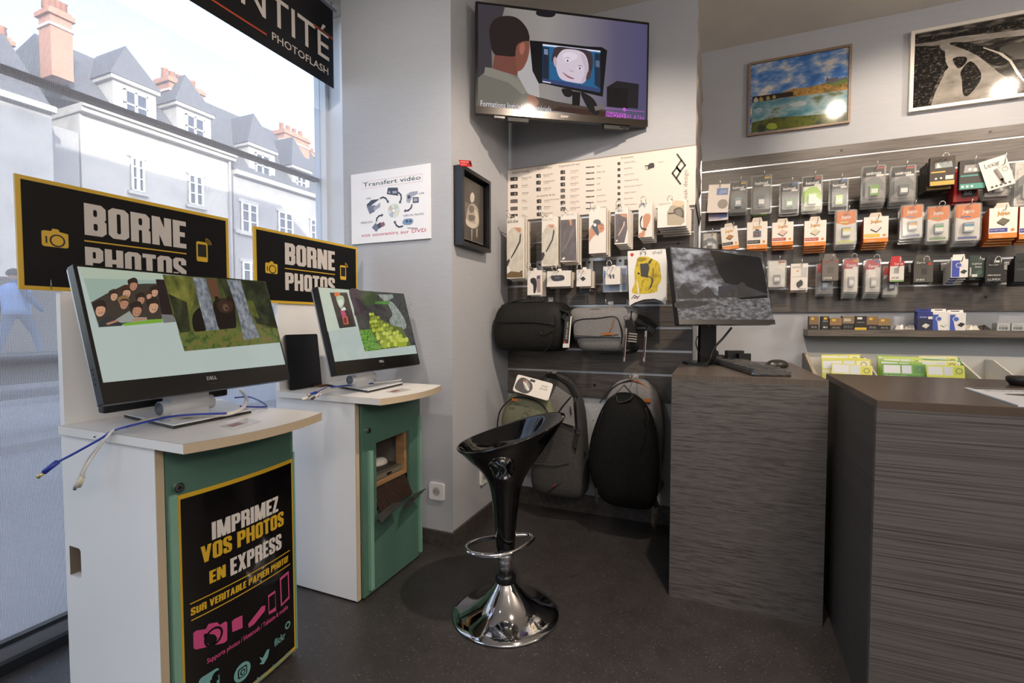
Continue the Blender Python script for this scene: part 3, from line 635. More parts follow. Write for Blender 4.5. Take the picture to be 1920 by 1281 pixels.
def art2(d, F):
    o = (580, 530, 6.74); NK = noisy(['1d1b1a', '39393a', '2a3326'], (1, 1, 1), 30, 5, emit=1.0, rough=.12); GR = noisy(['2f5a22', '6ea03c', '1f3a1a'], (1, 1, 1), 90, 4, emit=1.0, rough=.12); LK = noisy(['3a403c', '9aa39c', '565e58'], (3, 3, .6), 60, 4, emit=1.0, rough=.12)
    it = [(em('b3bdae'), [(110, 58), (500, 92), (600, 560), (230, 620)]), (em('332d2a'), [(255, 128), (475, 126), (592, 555), (380, 580)]), (em('c96a30'), [(315, 128), (375, 128), (385, 165), (330, 180)], True), (em('a8b49a'), [(340, 180), (420, 170), (440, 250), (400, 330), (355, 260)], True), (em('c5cdc0'), [(360, 230), (410, 215), (425, 260), (385, 300)], True), (em('cfd2ca'), [(395, 340), (440, 305), (465, 340), (420, 370)]), (em('b04a6a'), [(390, 360), (440, 350), (465, 400), (470, 440), (415, 440)]), (em('c86a40'), [(415, 440), (480, 430), (495, 525), (435, 530)]), (em('7a2f38'), [(430, 450), (465, 445), (475, 510), (440, 515)], True),
          (NK, [(498, 92), (1190, 140), (1340, 790), (700, 872)]), (em('3b2f38'), [(500, 95), (640, 105), (700, 330), (580, 420), (560, 330)], True), (em('344428'), [(640, 180), (760, 105), (850, 160), (830, 260), (700, 290)], True), (LK, [(860, 150), (1050, 150), (1060, 190), (960, 250)]), (LK, [(985, 250), (1060, 260), (1200, 460), (1215, 580), (1080, 590), (1010, 480), (1050, 400)], True), (em('4a7a33'), [(860, 240), (985, 235), (1000, 275), (830, 265)], True), (GR, [(625, 600), (800, 590), (900, 760), (910, 850), (700, 872)]),
          (em('55602b'), [(760, 400), (800, 385), (900, 460), (1050, 540), (1170, 570), (1285, 790), (920, 840), (760, 590)])]
    rnd = random.Random(3); gc = [em(c) for c in ('a3ad3e', '8f9c33', 'b2ba52', '7d8a2e')]
    for row in range(9):
        t = row / 8; y = 400 + 400 * t; xl, xr = 770 + 150 * max(0, t - .35) / .65, 820 + 430 * min(1, t * 1.15); n_ = 2 + int((xr - xl) / 52); r_ = 20 + 14 * t
        for i in range(n_):
            x = xl + (xr - xl) * (i + .5 * (row % 2)) / n_ + rnd.uniform(-5, 5); yy = y + rnd.uniform(-8, 8) - (i / n_) * 30 * t
            it.append((gc[rnd.randrange(4)], [(x + r_ * .8 * math.cos(a), yy + r_ * math.sin(a)) for a in [j * .9 for j in range(7)]], True))
    for i in range(26):
        x, y = rnd.uniform(1130, 1290), rnd.uniform(180, 640)
        if x < 1120 + (y - 140) * .3: continue
        it.append((em('6a6260'), [(x - 8, y), (x, y - 10), (x + 8, y + 2)]))
    d.art(F, *o, it, d0=.0007, dd=.00001)
cB, FB2 = computer((-1.334, 1.661, 1.088), -.018, .265, 'all-in-one computer showing a pile of green fruit, on the far kiosk', art2, .83)
base_plate(cB, [onz(*p, zp)[:2] for p in ((612, 724), (690, 737), (755, 722), (700, 711))], zp)
# ---- black boxes and small things on the kiosk tops
q0, q1 = onx(195, 774, -1.47), onx(428, 744, -1.47); rb_ = MB(); rb_.box(-1.50, -1.47, q0.y, q1.y, (q0.z + q1.z) / 2, .965, mt('0c0c0d', .4)); rb_.build('rear_housing', cA, bevel=.006)
MW = mt('d8d4cc', .45); MBU = mt('263a9c', .4)
def cableset(lab, routes, group=None):
    q = routes[0][0]; t = thing('cable_bundle', q[0], lab, 'cables', group)
    for nm, (pts, r_, m) in zip(('white_sleeve', 'blue_cable', 'white_cable', 'white_cable', 'plug'), routes):
        MB().tube(cat(pts, False, 6), r_, m, 8).build(nm, t)
    return t
Zt = .850
u = lambda x, y, z=Zt: onz(x, y, z)
v_ = lambda x, y, Y=.70: ony(x, y, Y)
t = cableset('white and blue cables hanging over the left edge of the nearest kiosk', [
    ([u(452, 732, .875), u(462, 748, .868), u(455, 765, .858), u(425, 777), u(370, 779, .85), u(290, 785, .852), u(240, 800, .850)], .0055, MW),
    ([u(450, 762, .85), u(500, 762, .835), u(470, 745, .836), u(440, 746, .836)], .0028, MBU),
    ([u(240, 800, .850), v_(214, 806, .742), v_(196, 824, .728), v_(165, 860, .72), v_(152, 885, .71), v_(146, 905, .71)], .0026, MW),
    ([u(240, 800, .851), v_(216, 806, .742), v_(200, 822, .728), v_(175, 855, .715), v_(160, 880, .70), v_(155, 897, .70)], .0026, MW)])
MB().tube(cat([u(425, 775, .855), u(330, 780, .858), u(250, 797, .858), v_(212, 808, .742), v_(190, 822, .725), v_(140, 850, .69), v_(105, 868, .66)], False, 6), .0030, MBU, 8).build('blue_cable', t)
MB().tube([v_(108, 866, .66), v_(82, 886, .64)], .0065, MBU, 8).tube([v_(82, 886, .64), v_(70, 896, .63)], .0048, mt('c9b98a', .3, .6), 8).build('blue_plug', t)
MB().tube([v_(147, 900, .71), v_(141, 914, .71)], .0055, MW, 8).tube([v_(155, 895, .70), v_(148, 912, .70)], .006, mt('d9d2b8', .3), 8).tube([v_(141, 914, .71), v_(140, 918, .71)], .004, mt('77777a', .3, .7), 8).build('white_plug', t)
w2 = lambda x, y, z=.849: onz(x, y, z)
t = cableset('blue and white cables lying at the left of the far kiosk top', [
    ([w2(752, 712, .852), w2(725, 716, .85), w2(660, 722, .852), w2(622, 727, .848), w2(600, 736)], .0045, MW),
    ([w2(700, 719, .851), w2(640, 724, .855), w2(612, 728, .849), w2(598, 734), w2(592, 738)], .003, MBU),
    ([w2(622, 727, .848), w2(600, 737), w2(590, 745, .838), w2(580, 747, .836)], .0026, MW),
    ([w2(622, 728, .848), w2(604, 738), w2(595, 744, .837), w2(590, 747, .836)], .0026, MW)])
MB().tube([w2(592, 736), w2(581, 740)], .006, MBU, 8).tube([w2(581, 740), w2(578, 741)], .0045, mt('c9b98a', .3, .6), 8).build('blue_plug', t)
MB().tube([w2(580, 745, .838), w2(567, 749, .838)], .0055, MW, 8).tube([w2(590, 745, .838), w2(585, 748, .838)], .005, mt('3a3336', .4), 8).build('white_plug', t)
# dark tablet leaning on the back of the far kiosk
ta = thing('tablet', (-1.685, 1.52, .83), 'dark tablet with a brown back leaning beside the far computer', 'tablet')
TF = Fr((-1.650, 1.50, .832), (0, 1, 0), (-.10, 0, .995)); tw = onx(610, 680, -1.67).y - onx(552, 680, -1.67).y
MB().extr(TF.at(tw / 2, .118), rrect(tw, .235, .008), -.004, .004, mt('0a0a0c', .25)).build('glass_front', ta)
MB().extr(TF.at(tw / 2 + .003, .118), rrect(tw, .23, .008), -.012, -.004, mt('6b4a34', .6)).build('back_cover', ta)
tag(MB().tube([onz(588, 724, .836), onz(602, 723.5, .836), onz(618, 722, .836)], [.002, .006, .004], mt('5b3a26', .5), 8).build('pen'), 'brown pen lying on the far kiosk beside the tablet', 'pen')
def flyer(px, lab):
    b = MB(); pts = [onz(*p, .8305)[:2] for p in px]; F = FZ(0, 0, .8305); b.extr(F, pts, 0, .001, mt('cfcac6', .2))
    c = V(pts[0]) * .55 + V(pts[1]) * .25 + V(pts[2]) * .1 + V(pts[3]) * .1; b.flat(F, [tuple(V(q) * .45 + c * .55) for q in pts], .0013, mt('8a5a48', .4)); tag(b.build('flyer'), lab, 'flyer', 'flyers on the kiosk tops')
flyer([(412, 800), (440, 806), (490, 790), (462, 785)], 'small picture card stuck on the nearest kiosk top')
flyer([(723, 735), (742, 738), (772, 731), (752, 728)], 'small picture card stuck on the far kiosk top')
# ---- wall board "Transfert video"
a, b_ = ony(660.3, 328, 2.05), ony(809, 449, 2.05)
FT = FY(0, 2.04, 0); tb = MB(); x0, x1, z0, z1 = a.x, b_.x, 1.531, 1.894
tb.fbox(FT, x0, x1, z0, z1, -.009, 0, mt('e6e6ea', .4)); z = zc(640, 290, 6); D_ = mt('3d4557', .5); RD = mt('c7415a', .5); D2 = mt('6b7186', .5); D3 = mt('9aa0b2', .5)
q0, q1 = FT.px(*z(233, 390)), FT.px(*z(912, 232)); bx0, bx1 = q0[0], q1[0]; bz0, bz1 = FT.px(*z(233, 388))[1], FT.px(*z(233, 310))[1]
PK = mt('d9a9b4', .5); tb.line(FT, [(bx0, bz0), (bx1, bz0), (bx1, bz1), (bx0, bz1)], .0012, .0006, PK, True)
ptext(tb, FT, 'Transfert vidéo', z(247, 365), z(893, 293), z(247, 318), mt('3a3f4a', .5), .0008)
ptext(tb, FT, 'vos souvenirs sur DVD', z(228, 928), z(955, 882), z(228, 890), RD, .0008)
for s_, l, r_, tl in (('VHS', (280, 505), (330, 500), (280, 485)), ('HI8', (875, 448), (932, 442), (875, 428)), ('VIEUX FILMS', (692, 700), (928, 682), (692, 678)), ('MINI DV', (222, 782), (355, 775), (222, 758))):
    ptext(tb, FT, s_, z(*l), z(*r_), z(*tl), D2, .0008)
dc = FT.px(*z(590, 630)); tb.flat(FT, circ(.036, 28, *dc), .0005, mt('cfd6d2', .3)); 
for i, c in enumerate(('b9cbb8', 'c9b8a8', 'a8b4c8', 'd3d3c0')):
    a0 = R(30 + 90 * i); tb.flat(FT, [dc] + [(dc[0] + .034 * math.cos(a0 + R(k * 10)), dc[1] + .034 * math.sin(a0 + R(k * 10))) for k in range(6)], .0008, mt(c, .3))
tb.flat(FT, circ(.011, 16, *dc), .0011, mt('eeeeee', .4)); tb.ring(FT, circ(.011, 16, *dc), circ(.009, 16, *dc), .0014, D3)
tb.art(FT, 640, 290, 6, [(D_, [(525, 372), (637, 372), (640, 462), (512, 445)]), (D3, [(530, 415), (550, 410), (555, 435), (530, 435)]), (D3, [(575, 410), (625, 408), (625, 435), (578, 438)]), (D_, [(285, 565), (340, 510), (430, 500), (300, 600)]), (D2, [(285, 580), (385, 570), (375, 640), (320, 670)]), (D3, [(360, 600), (440, 540), (435, 590), (370, 630)]), (D3, [(735, 450), (780, 420), (860, 410), (860, 440), (800, 470), (770, 545), (735, 530)]), (D_, [(805, 480), (870, 478), (872, 538), (805, 545)]), (D3, [(815, 492), (860, 490), (860, 525), (815, 530)]), (D_, [(745, 465), (775, 455), (780, 490), (750, 500)]), (D2, [(345, 820), (390, 765), (420, 830), (395, 870)]), (D_, [(400, 790), (440, 760), (455, 810), (425, 835)]), (mt('8a5a6a', .5), [(440, 770), (480, 755), (495, 790), (460, 815)]), (mt('6f8fb0', .5), [(690, 760), (715, 725), (790, 720), (810, 750), (780, 785), (705, 785)], True), (D_, [(725, 745), (745, 735), (755, 755), (735, 765)], True), (D_, [(765, 745), (785, 735), (792, 752), (772, 765)], True), (D2, [(745, 822), (860, 825), (860, 832), (745, 828)])], d0=.0006, dd=.00006)
def arrow(pts):
    tb.line(FT, [FT.px(*z(*p)) for p in pts], .0075, .0012, D_); p, q = V(FT.px(*z(*pts[-2]))), V(FT.px(*z(*pts[-1]))); t = (q - p).normalized(); n = V((-t.y, t.x)); tb.flat(FT, [tuple(q + t * .011), tuple(q + n * .009), tuple(q - n * .009)], .0013, D_)
for p in ([(440, 492), (470, 480), (500, 490), (522, 525)], [(645, 425), (672, 455), (676, 495), (664, 530)], [(795, 565), (785, 600), (755, 628), (725, 632)], [(692, 805), (650, 815), (620, 795), (606, 765)], [(395, 750), (402, 715), (425, 690), (455, 682)]): arrow(p)
tag(tb.build('wall_board'), 'white video transfer board with arrows around a disc, on the pillar', 'board')
# ---- deep framed portrait on the pillar side
pf = thing('picture_frame', (-1.165, 2.23, 1.495), 'black deep framed portrait on the pillar side under the television', 'picture')
FP = FX(-1.18, 0, 0); y0, y1, z0, z1 = 2.069, 2.388, 1.496, 1.878; dp = .05; f = MB(); FM = mt('16161a', .35)
for q in ((y0, y1, z0, z0 + .018), (y0, y1, z1 - .018, z1), (y0, y0 + .018, z0 + .018, z1 - .018), (y1 - .018, y1, z0 + .018, z1 - .018)): f.fbox(FP, *q, .0, dp, FM)
f.rect(FP, y0 + .018, z0 + .018, y1 - .018, z1 - .018, .004, BLK); f.build('frame', pf)
p_ = MB(); FPP = FX(-1.16, 0, 0); PX = FX(-1.155, 0, 0); ph = mt('4b4440', .3)
p_.fbox(FPP, y0 + .04, y1 - .035, z0 + .04, z1 - .035, -.004, 0, mt('8d857c', .5)); p_.rect(FPP, y0 + .043, z0 + .043, y1 - .037, z1 - .037, .0006, noisy(['38332f', '564f49'], (1, 1, 1), 4, 3, rough=.3))
W1, W2, W3 = mt('a49a8e', .4), mt('c7bcae', .4), mt('6b625a', .4)
p_.art(FPP, 640, 290, 6, [(W3, [(1390, 530), (1430, 545), (1440, 600), (1400, 700), (1390, 640)]), (W1, [(1430, 580), (1480, 550), (1530, 600), (1545, 700), (1540, 800), (1480, 830), (1410, 790), (1400, 720)], True), (W2, [(1450, 460), (1472, 425), (1495, 460), (1490, 520), (1465, 540), (1450, 510)], True), (W3, [(1435, 590), (1465, 570), (1490, 600), (1480, 650), (1445, 650)], True), (W2, [(1500, 620), (1530, 660), (1545, 740), (1520, 790), (1500, 720)], True), (W3, [(1430, 680), (1500, 690), (1490, 740), (1440, 740)], True), (W2, [(1400, 720), (1440, 760), (1500, 775), (1530, 800), (1480, 832), (1410, 790)], True), (W1, [(1458, 840), (1472, 840), (1470, 960), (1460, 960)]), (W1, [(1515, 830), (1530, 830), (1528, 930), (1515, 930)])], d0=.0008, dd=.00008)
p_.build('photo_print', pf)
tk = MB(); FK = FX(-1.118, 0, 0).at(0, 0); tk.extr(Fr((-1.13, 2.05, 1.862), (0.1, 1, .25), (-.2, -.2, .96)), [(0, 0), (.105, 0), (.105, .03), (0, .03)], 0, .0015, mt('b8262c', .4)); G = Fr((-1.13, 2.05, 1.862), (0.1, 1, .25), (-.2, -.2, .96))
tk.text(G, 'VENTE EXCEPTIONNELLE', .006, .018, .006, .0022, mt('e6cfc8', .5), w=.08); tk.text(G, '50 PHOTOS', .006, .006, .006, .0022, mt('e6cfc8', .5), w=.05); tk.flat(G, circ(.011, 12, .092, .017), .0024, mt('2a1a1a', .5))
tag(tk.build('ticket'), 'red ticket tucked on the top corner of the portrait frame', 'ticket')
# ---- wall sockets
def socket(F, lab):
    t = thing('wall_socket', F.o, lab, 'socket', 'wall sockets'); W_ = mt('dcdcdc', .35)
    b = MB(); b.extr(F, rrect(.084, .084, .008), 0, .010, W_); b.build('plate', t, bevel=.002)
    c = MB(); c.ring(F, circ(.023, 24), circ(.0195, 24), .0105, mt('bdbdb8', .4)); c.extr(F, circ(.0195, 24), .0101, .0104, mt('a4a6a0', .5))
    for x, y in ((-.0095, -.002), (.0095, -.002)): c.flat(F, circ(.003, 8, x, y), .0107, BLK)
    c.extr(F, circ(.0025, 8, 0, .009), .010, .022, CHR); c.build('socket_cup', t)
socket(FY(-1.27, 2.05, .275), 'square white socket low on the pillar face beside the far kiosk')
socket(FX(-1.18, 2.385, .262), 'white socket low on the pillar side behind the bar stool')
# ---- television
tvc = (-.739, 2.46, 2.444); FV = tiltframe(tvc, -.985, -.012); tv = thing('television', tvc, 'large flat television playing a training film, hung across the wall corner', 'television')
b = MB(); b.extr(FV, rrect(.93, .545, .004), -.03, 0, mt('121214', .3)); b.extr(FV, rrect(.62, .36, .02), -.055, -.03, mt('161618', .5)); b.build('housing', tv)
dd = MB(); z = zc(640, 0, 3)
dd.rect(FV, -.452, -.237, .455, .260, .0005, emgrad(FV, -.46, .46, ['5c5654', '827d79', '8c8784', '77727a', '55506a', '4a4668'])); o = (640, 0, 3)
dd.art(FV, *o, [(em('39343a'), [(768, 22), (920, 38), (905, 95), (840, 160), (850, 440), (770, 500)]), (em('4b4548'), [(838, 130), (905, 95), (915, 160), (852, 210)]), 
    (em('15141a'), [(1100, 62), (1160, 58), (1205, 75), (1180, 98), (1105, 88)], True), (em('463a34'), [(1050, 530), (1200, 570), (1490, 620), (1490, 665), (1075, 606)]), (em('3a2520'), [(1230, 600), (1490, 628), (1480, 662), (1180, 622)]), (em('a8a4a4'), [(985, 240), (1070, 240), (1110, 470), (1115, 550), (1050, 530), (990, 420)]),
    (em('241b1b'), [(832, 170), (850, 120), (900, 93), (965, 93), (1012, 120), (1050, 175), (1055, 235), (1005, 260), (985, 320), (960, 335), (890, 325), (850, 290), (838, 235)], True), (em('6d4238'), [(862, 310), (960, 320), (1000, 310), (990, 430), (930, 410), (850, 385)]), (em('78483c'), [(985, 260), (1050, 232), (1058, 275), (1045, 340), (1015, 392), (985, 388)], True), (em('9a6050'), [(1003, 255), (1025, 240), (1033, 270), (1018, 308), (1003, 295)], True),
    (em('6b675f'), [(768, 440), (815, 398), (985, 430), (1045, 525), (1078, 540), (1085, 607), (768, 604)]), (em('7f7b71'), [(808, 378), (850, 384), (985, 440), (1046, 520), (1020, 532), (940, 465), (803, 422)]), (em('8a5a48'), [(1040, 560), (1075, 535), (1110, 575), (1085, 605)], True),
    (em('0c0c11'), [(1058, 228), (1135, 234), (1380, 262), (1465, 266), (1495, 285), (1470, 545), (1360, 520), (1135, 470), (1110, 470), (1075, 400)]), (em('1f5a86'), [(1132, 248), (1457, 288), (1457, 522), (1130, 462)]), (em('d0d4e8'), [(1132, 248), (1457, 286), (1457, 295), (1132, 258)]), (em('1a2436'), [(1133, 265), (1168, 270), (1168, 452), (1131, 444)]), (em('1f2a3d'), [(1424, 300), (1457, 304), (1457, 500), (1424, 478)]), (em('31406b'), [(1131, 440), (1457, 500), (1457, 522), (1130, 462)]), (em('c9ccdc'), [(1132, 455), (1178, 464), (1178, 470), (1132, 462)]), (em('6f7f9f'), [(1140, 275), (1162, 278), (1162, 310), (1140, 306)]), (em('55667f'), [(1430, 340), (1452, 343), (1452, 380), (1430, 376)]),
    (em('3a2f33'), [(1190, 350), (1192, 290), (1215, 264), (1300, 272), (1395, 288), (1415, 340), (1405, 410), (1385, 440), (1300, 300)], True), (em('cbbcca'), [(1206, 350), (1214, 320), (1235, 290), (1265, 277), (1330, 284), (1372, 310), (1390, 370), (1383, 430), (1360, 468), (1300, 464), (1236, 446), (1212, 400)], True), (em('b99fac'), [(1192, 335), (1203, 318), (1211, 345), (1208, 378), (1197, 365)], True), (em('bcabbb'), [(1345, 305), (1376, 330), (1388, 400), (1362, 466), (1345, 463), (1370, 400)], True), (em('d8ccd8'), [(1250, 300), (1300, 295), (1330, 320), (1290, 345), (1250, 330)], True),
    (em('e4dde6'), [(1256, 343), (1271, 336), (1287, 344), (1271, 349)], True), (em('39404f'), [(1266, 342), (1272, 337), (1279, 342), (1272, 348)], True), (em('e4dde6'), [(1324, 385), (1339, 379), (1354, 388), (1339, 393)], True), (em('39404f'), [(1334, 385), (1340, 380), (1347, 386), (1340, 392)], True), (em('9c8994'), [(1253, 330), (1272, 323), (1292, 331), (1272, 327)], True), (em('9c8994'), [(1326, 371), (1344, 367), (1359, 377), (1344, 373)], True), (em('b39fae'), [(1284, 392), (1296, 399), (1308, 400), (1300, 407), (1288, 402)], True), (em('8c5664'), [(1243, 404), (1260, 417), (1285, 432), (1308, 441), (1300, 446), (1275, 437), (1254, 420)], True), (em('4a3a40'), [(1386, 405), (1400, 398), (1402, 425), (1380, 455), (1376, 440)], True),
    (em('0d0d10'), [(1298, 512), (1345, 520), (1340, 595), (1298, 592)]), (em('141418'), [(1240, 500), (1300, 510), (1290, 545), (1255, 540)], True), (em('17161b'), [(1345, 520), (1420, 560), (1450, 640), (1400, 630)], True), (em('6f6460'), [(1420, 600), (1470, 590), (1478, 610), (1430, 625)]), (em('1c1a20'), [(1493, 490), (1550, 456), (1673, 474), (1668, 612), (1492, 600)]), (em('111014'), [(1493, 490), (1610, 502), (1610, 612), (1492, 600)]),
    (em('b45fbf'), [(1488, 627), (1601, 640), (1601, 676), (1487, 663)]), (em('b45fbf'), [(1480, 607), (1705, 629), (1705, 632), (1480, 610)]), (em('b45fbf'), [(1583, 608), (1593, 606), (1602, 614), (1601, 625), (1590, 628), (1582, 621)])], d0=.0008, dd=.00002)
ptext(dd, FV, 'Formations logiciels et matériels', z(783, 598), z(1180, 617), z(783, 565), em('d8d3da'), .0024)
ptext(dd, FV, 'PHOTO', z(1492, 658), z(1590, 668), z(1492, 632), em('2a1a30'), .0024); ptext(dd, FV, 'FLASH', z(1609, 673), z(1698, 679), z(1609, 645), em('b45fbf'), .0024)
dd.build('display', tv)
bz = MB(); bz.fbox(FV, -.465, .465, -.2725, -.2375, 0, .003, mt('2a2420', .25, .3)); bz.text(FV, 'SONY', 0, -.260, .011, .0035, mt('c9c4bd', .3), al='c', off=.01); bz.build('lower_bezel', tv)
for x in (-.30, .22): MB().fbox(FV, x, x + .11, -.295, -.2727, -.03, -.006, mt('151517', .6)).build('speaker_grille', tv)
for x in (-.37, .31): MB().fbox(FV, x, x + .055, -.286, -.2727, -.034, -.004, BLK).build('mounting_tab', tv)
ar = MB(); ar.tube([FV.p(0, 0, -.055), FV.p(0.02, 0, -.2)], .022, DK, 12); ar.tube([FV.p(.02, 0, -.2), V((-.72, 2.75, 2.444))], .02, DK, 10); ar.box(-.80, -.64, 2.735, 2.75, 2.34, 2.55, DK); ar.build('wall_bracket', tv)
# ================================================================ slatted display walls and what hangs on the left one
M_SLAT = noisy(['3c3734', '4f4945', '635b55', '46403c'], (1.2, 1.2, 34), 5, 5, rough=.38, lo=.28, hi=.74, dist=.4)
M_ALU = mt('c9cbce', .28, .85)
def slatwall(x0, x1, z0, z1, yb, zs, label, screws):
    t = thing('slatwall_panel', ((x0 + x1) / 2, yb, z0), label, 'display panel', None)
    b = MB(); F = FY(0, yb, 0); cuts = sorted([z0] + zs + [z1])
    for i in range(len(cuts) - 1):
        a = cuts[i] + (.005 if i else 0); c = cuts[i + 1] - (.005 if i < len(cuts) - 2 else 0); b.fbox(F, x0, x1, a, c, .0, .018, M_SLAT)
    b.fbox(F, x0, x1, z0, z1, 0, .008, DK); b.build('slats', t)
    for z in zs: MB().fbox(F, x0, x1, z - .0065, z - .0045, .008, .0195, M_ALU).fbox(F, x0, x1, z - .0045, z + .0055, .008, .0125, M_ALU).build('rail', t)
    s = MB()
    for p in screws: q = ony(*p, yb - .018); s.lathe((q.x, q.y, q.z), [(.006, -.001), (.001, .0)], BLK, 10) if 0 else s.extr(FY(q.x, q.y, q.z), circ(.0075, 12), -.001, .002, BLK)
    s.build('screw_caps', t)
    return t
zb1 = ony(1097, 744, 2.732).z
slatwall(-1.18, -.112, zb1, 2.046, 2.75, [.832, .962, 1.089, 1.214, 1.338, 1.475, 1.598, 1.722], 'grey wood slatwall with metal rails on the left, carrying the camera bags', [(1115, 722), (1272, 457)])
sw2 = slatwall(-.095, 2.3, 1.18, 2.156, 3.41, [1.327, 1.461, 1.585, 1.709, 1.834, 1.963, 2.09], 'grey wood slatwall with metal rails on the right, full of battery packs', [(1337, 310), (1578, 282), (1857, 247), (1574, 562), (1848, 557)])
MB().box(-.109, -.096, 3.37, 3.409, 1.18, 2.156, M_ALU).build('end_strip', sw2)
# ---- price poster
FPO = FY(0, 2.731, 0); a, b_ = ony(950, 320, 2.728), ony(1303.5, 386, 2.728); z1p = ony(1303, 273, 2.728).z
po = MB(); po.fbox(FPO, -1.178, b_.x, 1.735, z1p, 0, .003, mt('d9cfc6', .45)); po.fbox(FPO, -1.178, b_.x, z1p, z1p + .004, 0, .004, mt('8a7660', .5))
FPP = FY(0, 2.728, 0); z = zc(940, 270, 5.0526)
for s_, l, r_, tl in (('Gamme Everyday', (105, 285), (268, 262), (105, 262)), ('Gamme Photo', (340, 248), (478, 232), (340, 226)), ('Organiseurs de sacs', (545, 222), (742, 200), (545, 203)), ('Accessoires', (1130, 145), (1250, 130), (1130, 122)), ('Accessoires de sac', (335, 505), (510, 488), (335, 483))):
    ptext(po, FPP, s_, z(*l), z(*r_), z(*tl), mt('6b645e', .6), .0006)
INKP = mt('2a2625', .5); GRP = mt('5f5853', .5); TN = mt('8a7a6c', .5)
rows = [(85, 335, ['Backpack 20L', 'Backpack', 'Messenger', 'Sling', 'Tripack', 'Tote'], 70, 195), (330, 305, ['Backpack 45L', 'Duffelpack 65L', 'Duffel 35L'], 64, 400), (335, 545, ['Ceinture de hanches', 'Pochette', 'Field Pouch'], 62, 405), (560, 270, ['Tech Pouch', 'Wash Pouch', 'Shoe Pouch', 'Field Pouch', 'Range Pouch', 'Camera Cube', 'Packing Cube'], 58, 655), (800, 222, ['Slide', 'Slide Lite', 'Leash', 'Cuff', 'Clutch', 'Anchor Pack', 'Anchor Links', 'Micro Clutch'], 56, 905), (1100, 188, ['Standard Plate', 'Dual Plate', 'Anchor Mount', 'Adaptateur de tete', 'Kit de vis pour Capture', 'Support Capture', 'Micro Plate', 'Cable connexion'], 57, 1165)]
for x, y, names, dy, tx in rows:
    for i, nm in enumerate(names):
        yy = y + dy * i; k = (i * 7 + x) % 5; sl = -.12; w_ = 70 if x < 100 else 44 if x < 700 else 80 if x < 900 else 28; h_ = 34 if x < 700 else 10 if x < 900 else 26
        po.art(FPP, 940, 270, 5.0526, [((INKP, GRP)[k % 2], [(x, yy - h_ / 2), (x + w_ * .5, yy - h_ * .62), (x + w_, yy - h_ / 2 + sl * w_ * .5), (x + w_, yy + h_ / 2 + sl * w_ * .5), (x + w_ * .5, yy + h_ * .45), (x + 2, yy + h_ / 2)]), ((TN, GRP)[k % 2] if x < 900 else GRP, [(x + w_ * .55, yy - h_ * .35), (x + w_ * .8, yy - h_ * .4), (x + w_ * .8, yy + h_ * .2), (x + w_ * .55, yy + h_ * .25)])], d0=.0006, dd=.0002)
        ln = len(nm) * 7.5; ptext(po, FPP, nm, z(tx, yy - 4), z(tx + ln, yy - 4 + sl * ln * .6), z(tx, yy - 17), GRP, .0006)
        if x < 800: ptext(po, FPP, '199,95 EUR', z(tx, yy + 12), z(tx + 55, yy + 8), z(tx, yy + 3), mt('9a9088', .6), .0006)
po.art(FPP, 940, 270, 5.0526, [(INKP, [(1362, 205), (1390, 200), (1405, 185), (1440, 180), (1450, 200), (1445, 225), (1410, 235), (1392, 245), (1368, 240)], True), (mt('bdb4ac', .4), [(1365, 215), (1385, 212), (1390, 238), (1370, 240)], True)], d0=.0006, dd=.0002)
ptext(po, FPP, 'Trépied', z(1480, 180), z(1535, 172), z(1480, 168), GRP, .0006)
for pl_ in ([(1665, 97), (1742, 203), (1692, 262), (1662, 218), (1705, 155)], [(1697, 380), (1620, 278), (1662, 225), (1697, 262), (1660, 322)]):
    po.line(FPP, [FPP.px(*z(*p)) for p in pl_], .0085, .0008, mt('141213', .4))
a, b2 = FPP.px(*z(1760, 545)); _, b3 = FPP.px(*z(1760, 250)); po.text(FPP.at(a, b2, 0, math.pi / 2), 'peak design', 0, 0, .020, .0008, mt('8a8078', .5), w=b3 - b2)
tag(po.build('price_poster'), 'white price poster with rows of small bag pictures above the left slatwall', 'poster')
# ---- hooks
WIRE = mt('d6d2cc', .25, .7)
def hook(px, py, Yw, Yf, label, dbl=True, up=.03, zr=None):
    q = ony(px, py, Yf); b = MB(); zz = q.z - up
    if dbl:
        w_ = .011; P = lambda s, y, z_: V((q.x + s * w_, y, z_))
        b.tube(cat([P(-1, Yw, zz + .004), P(-1, (Yw + Yf) / 2, zz), P(-1, Yf, zz + .004), P(-1, Yf - .01, zz + up * .7), P(0, Yf - .012, zz + up), P(1, Yf - .01, zz + up * .7), P(1, Yf, zz + .004), P(1, (Yw + Yf) / 2, zz), P(1, Yw, zz + .004)], False, 4), .0021, WIRE, 6)
    else:
        b.tube([V((q.x, Yw, zz)), V((q.x, Yf, zz)), V((q.x, Yf - .014, zz + up))], .0024, WIRE, 6)
    b.box(q.x - .018, q.x + .018, Yw - .006, Yw, zz - .03, zz + .012, WIRE)
    tag(b.build('display_hook'), label, 'hook', 'hooks on the slatwalls')
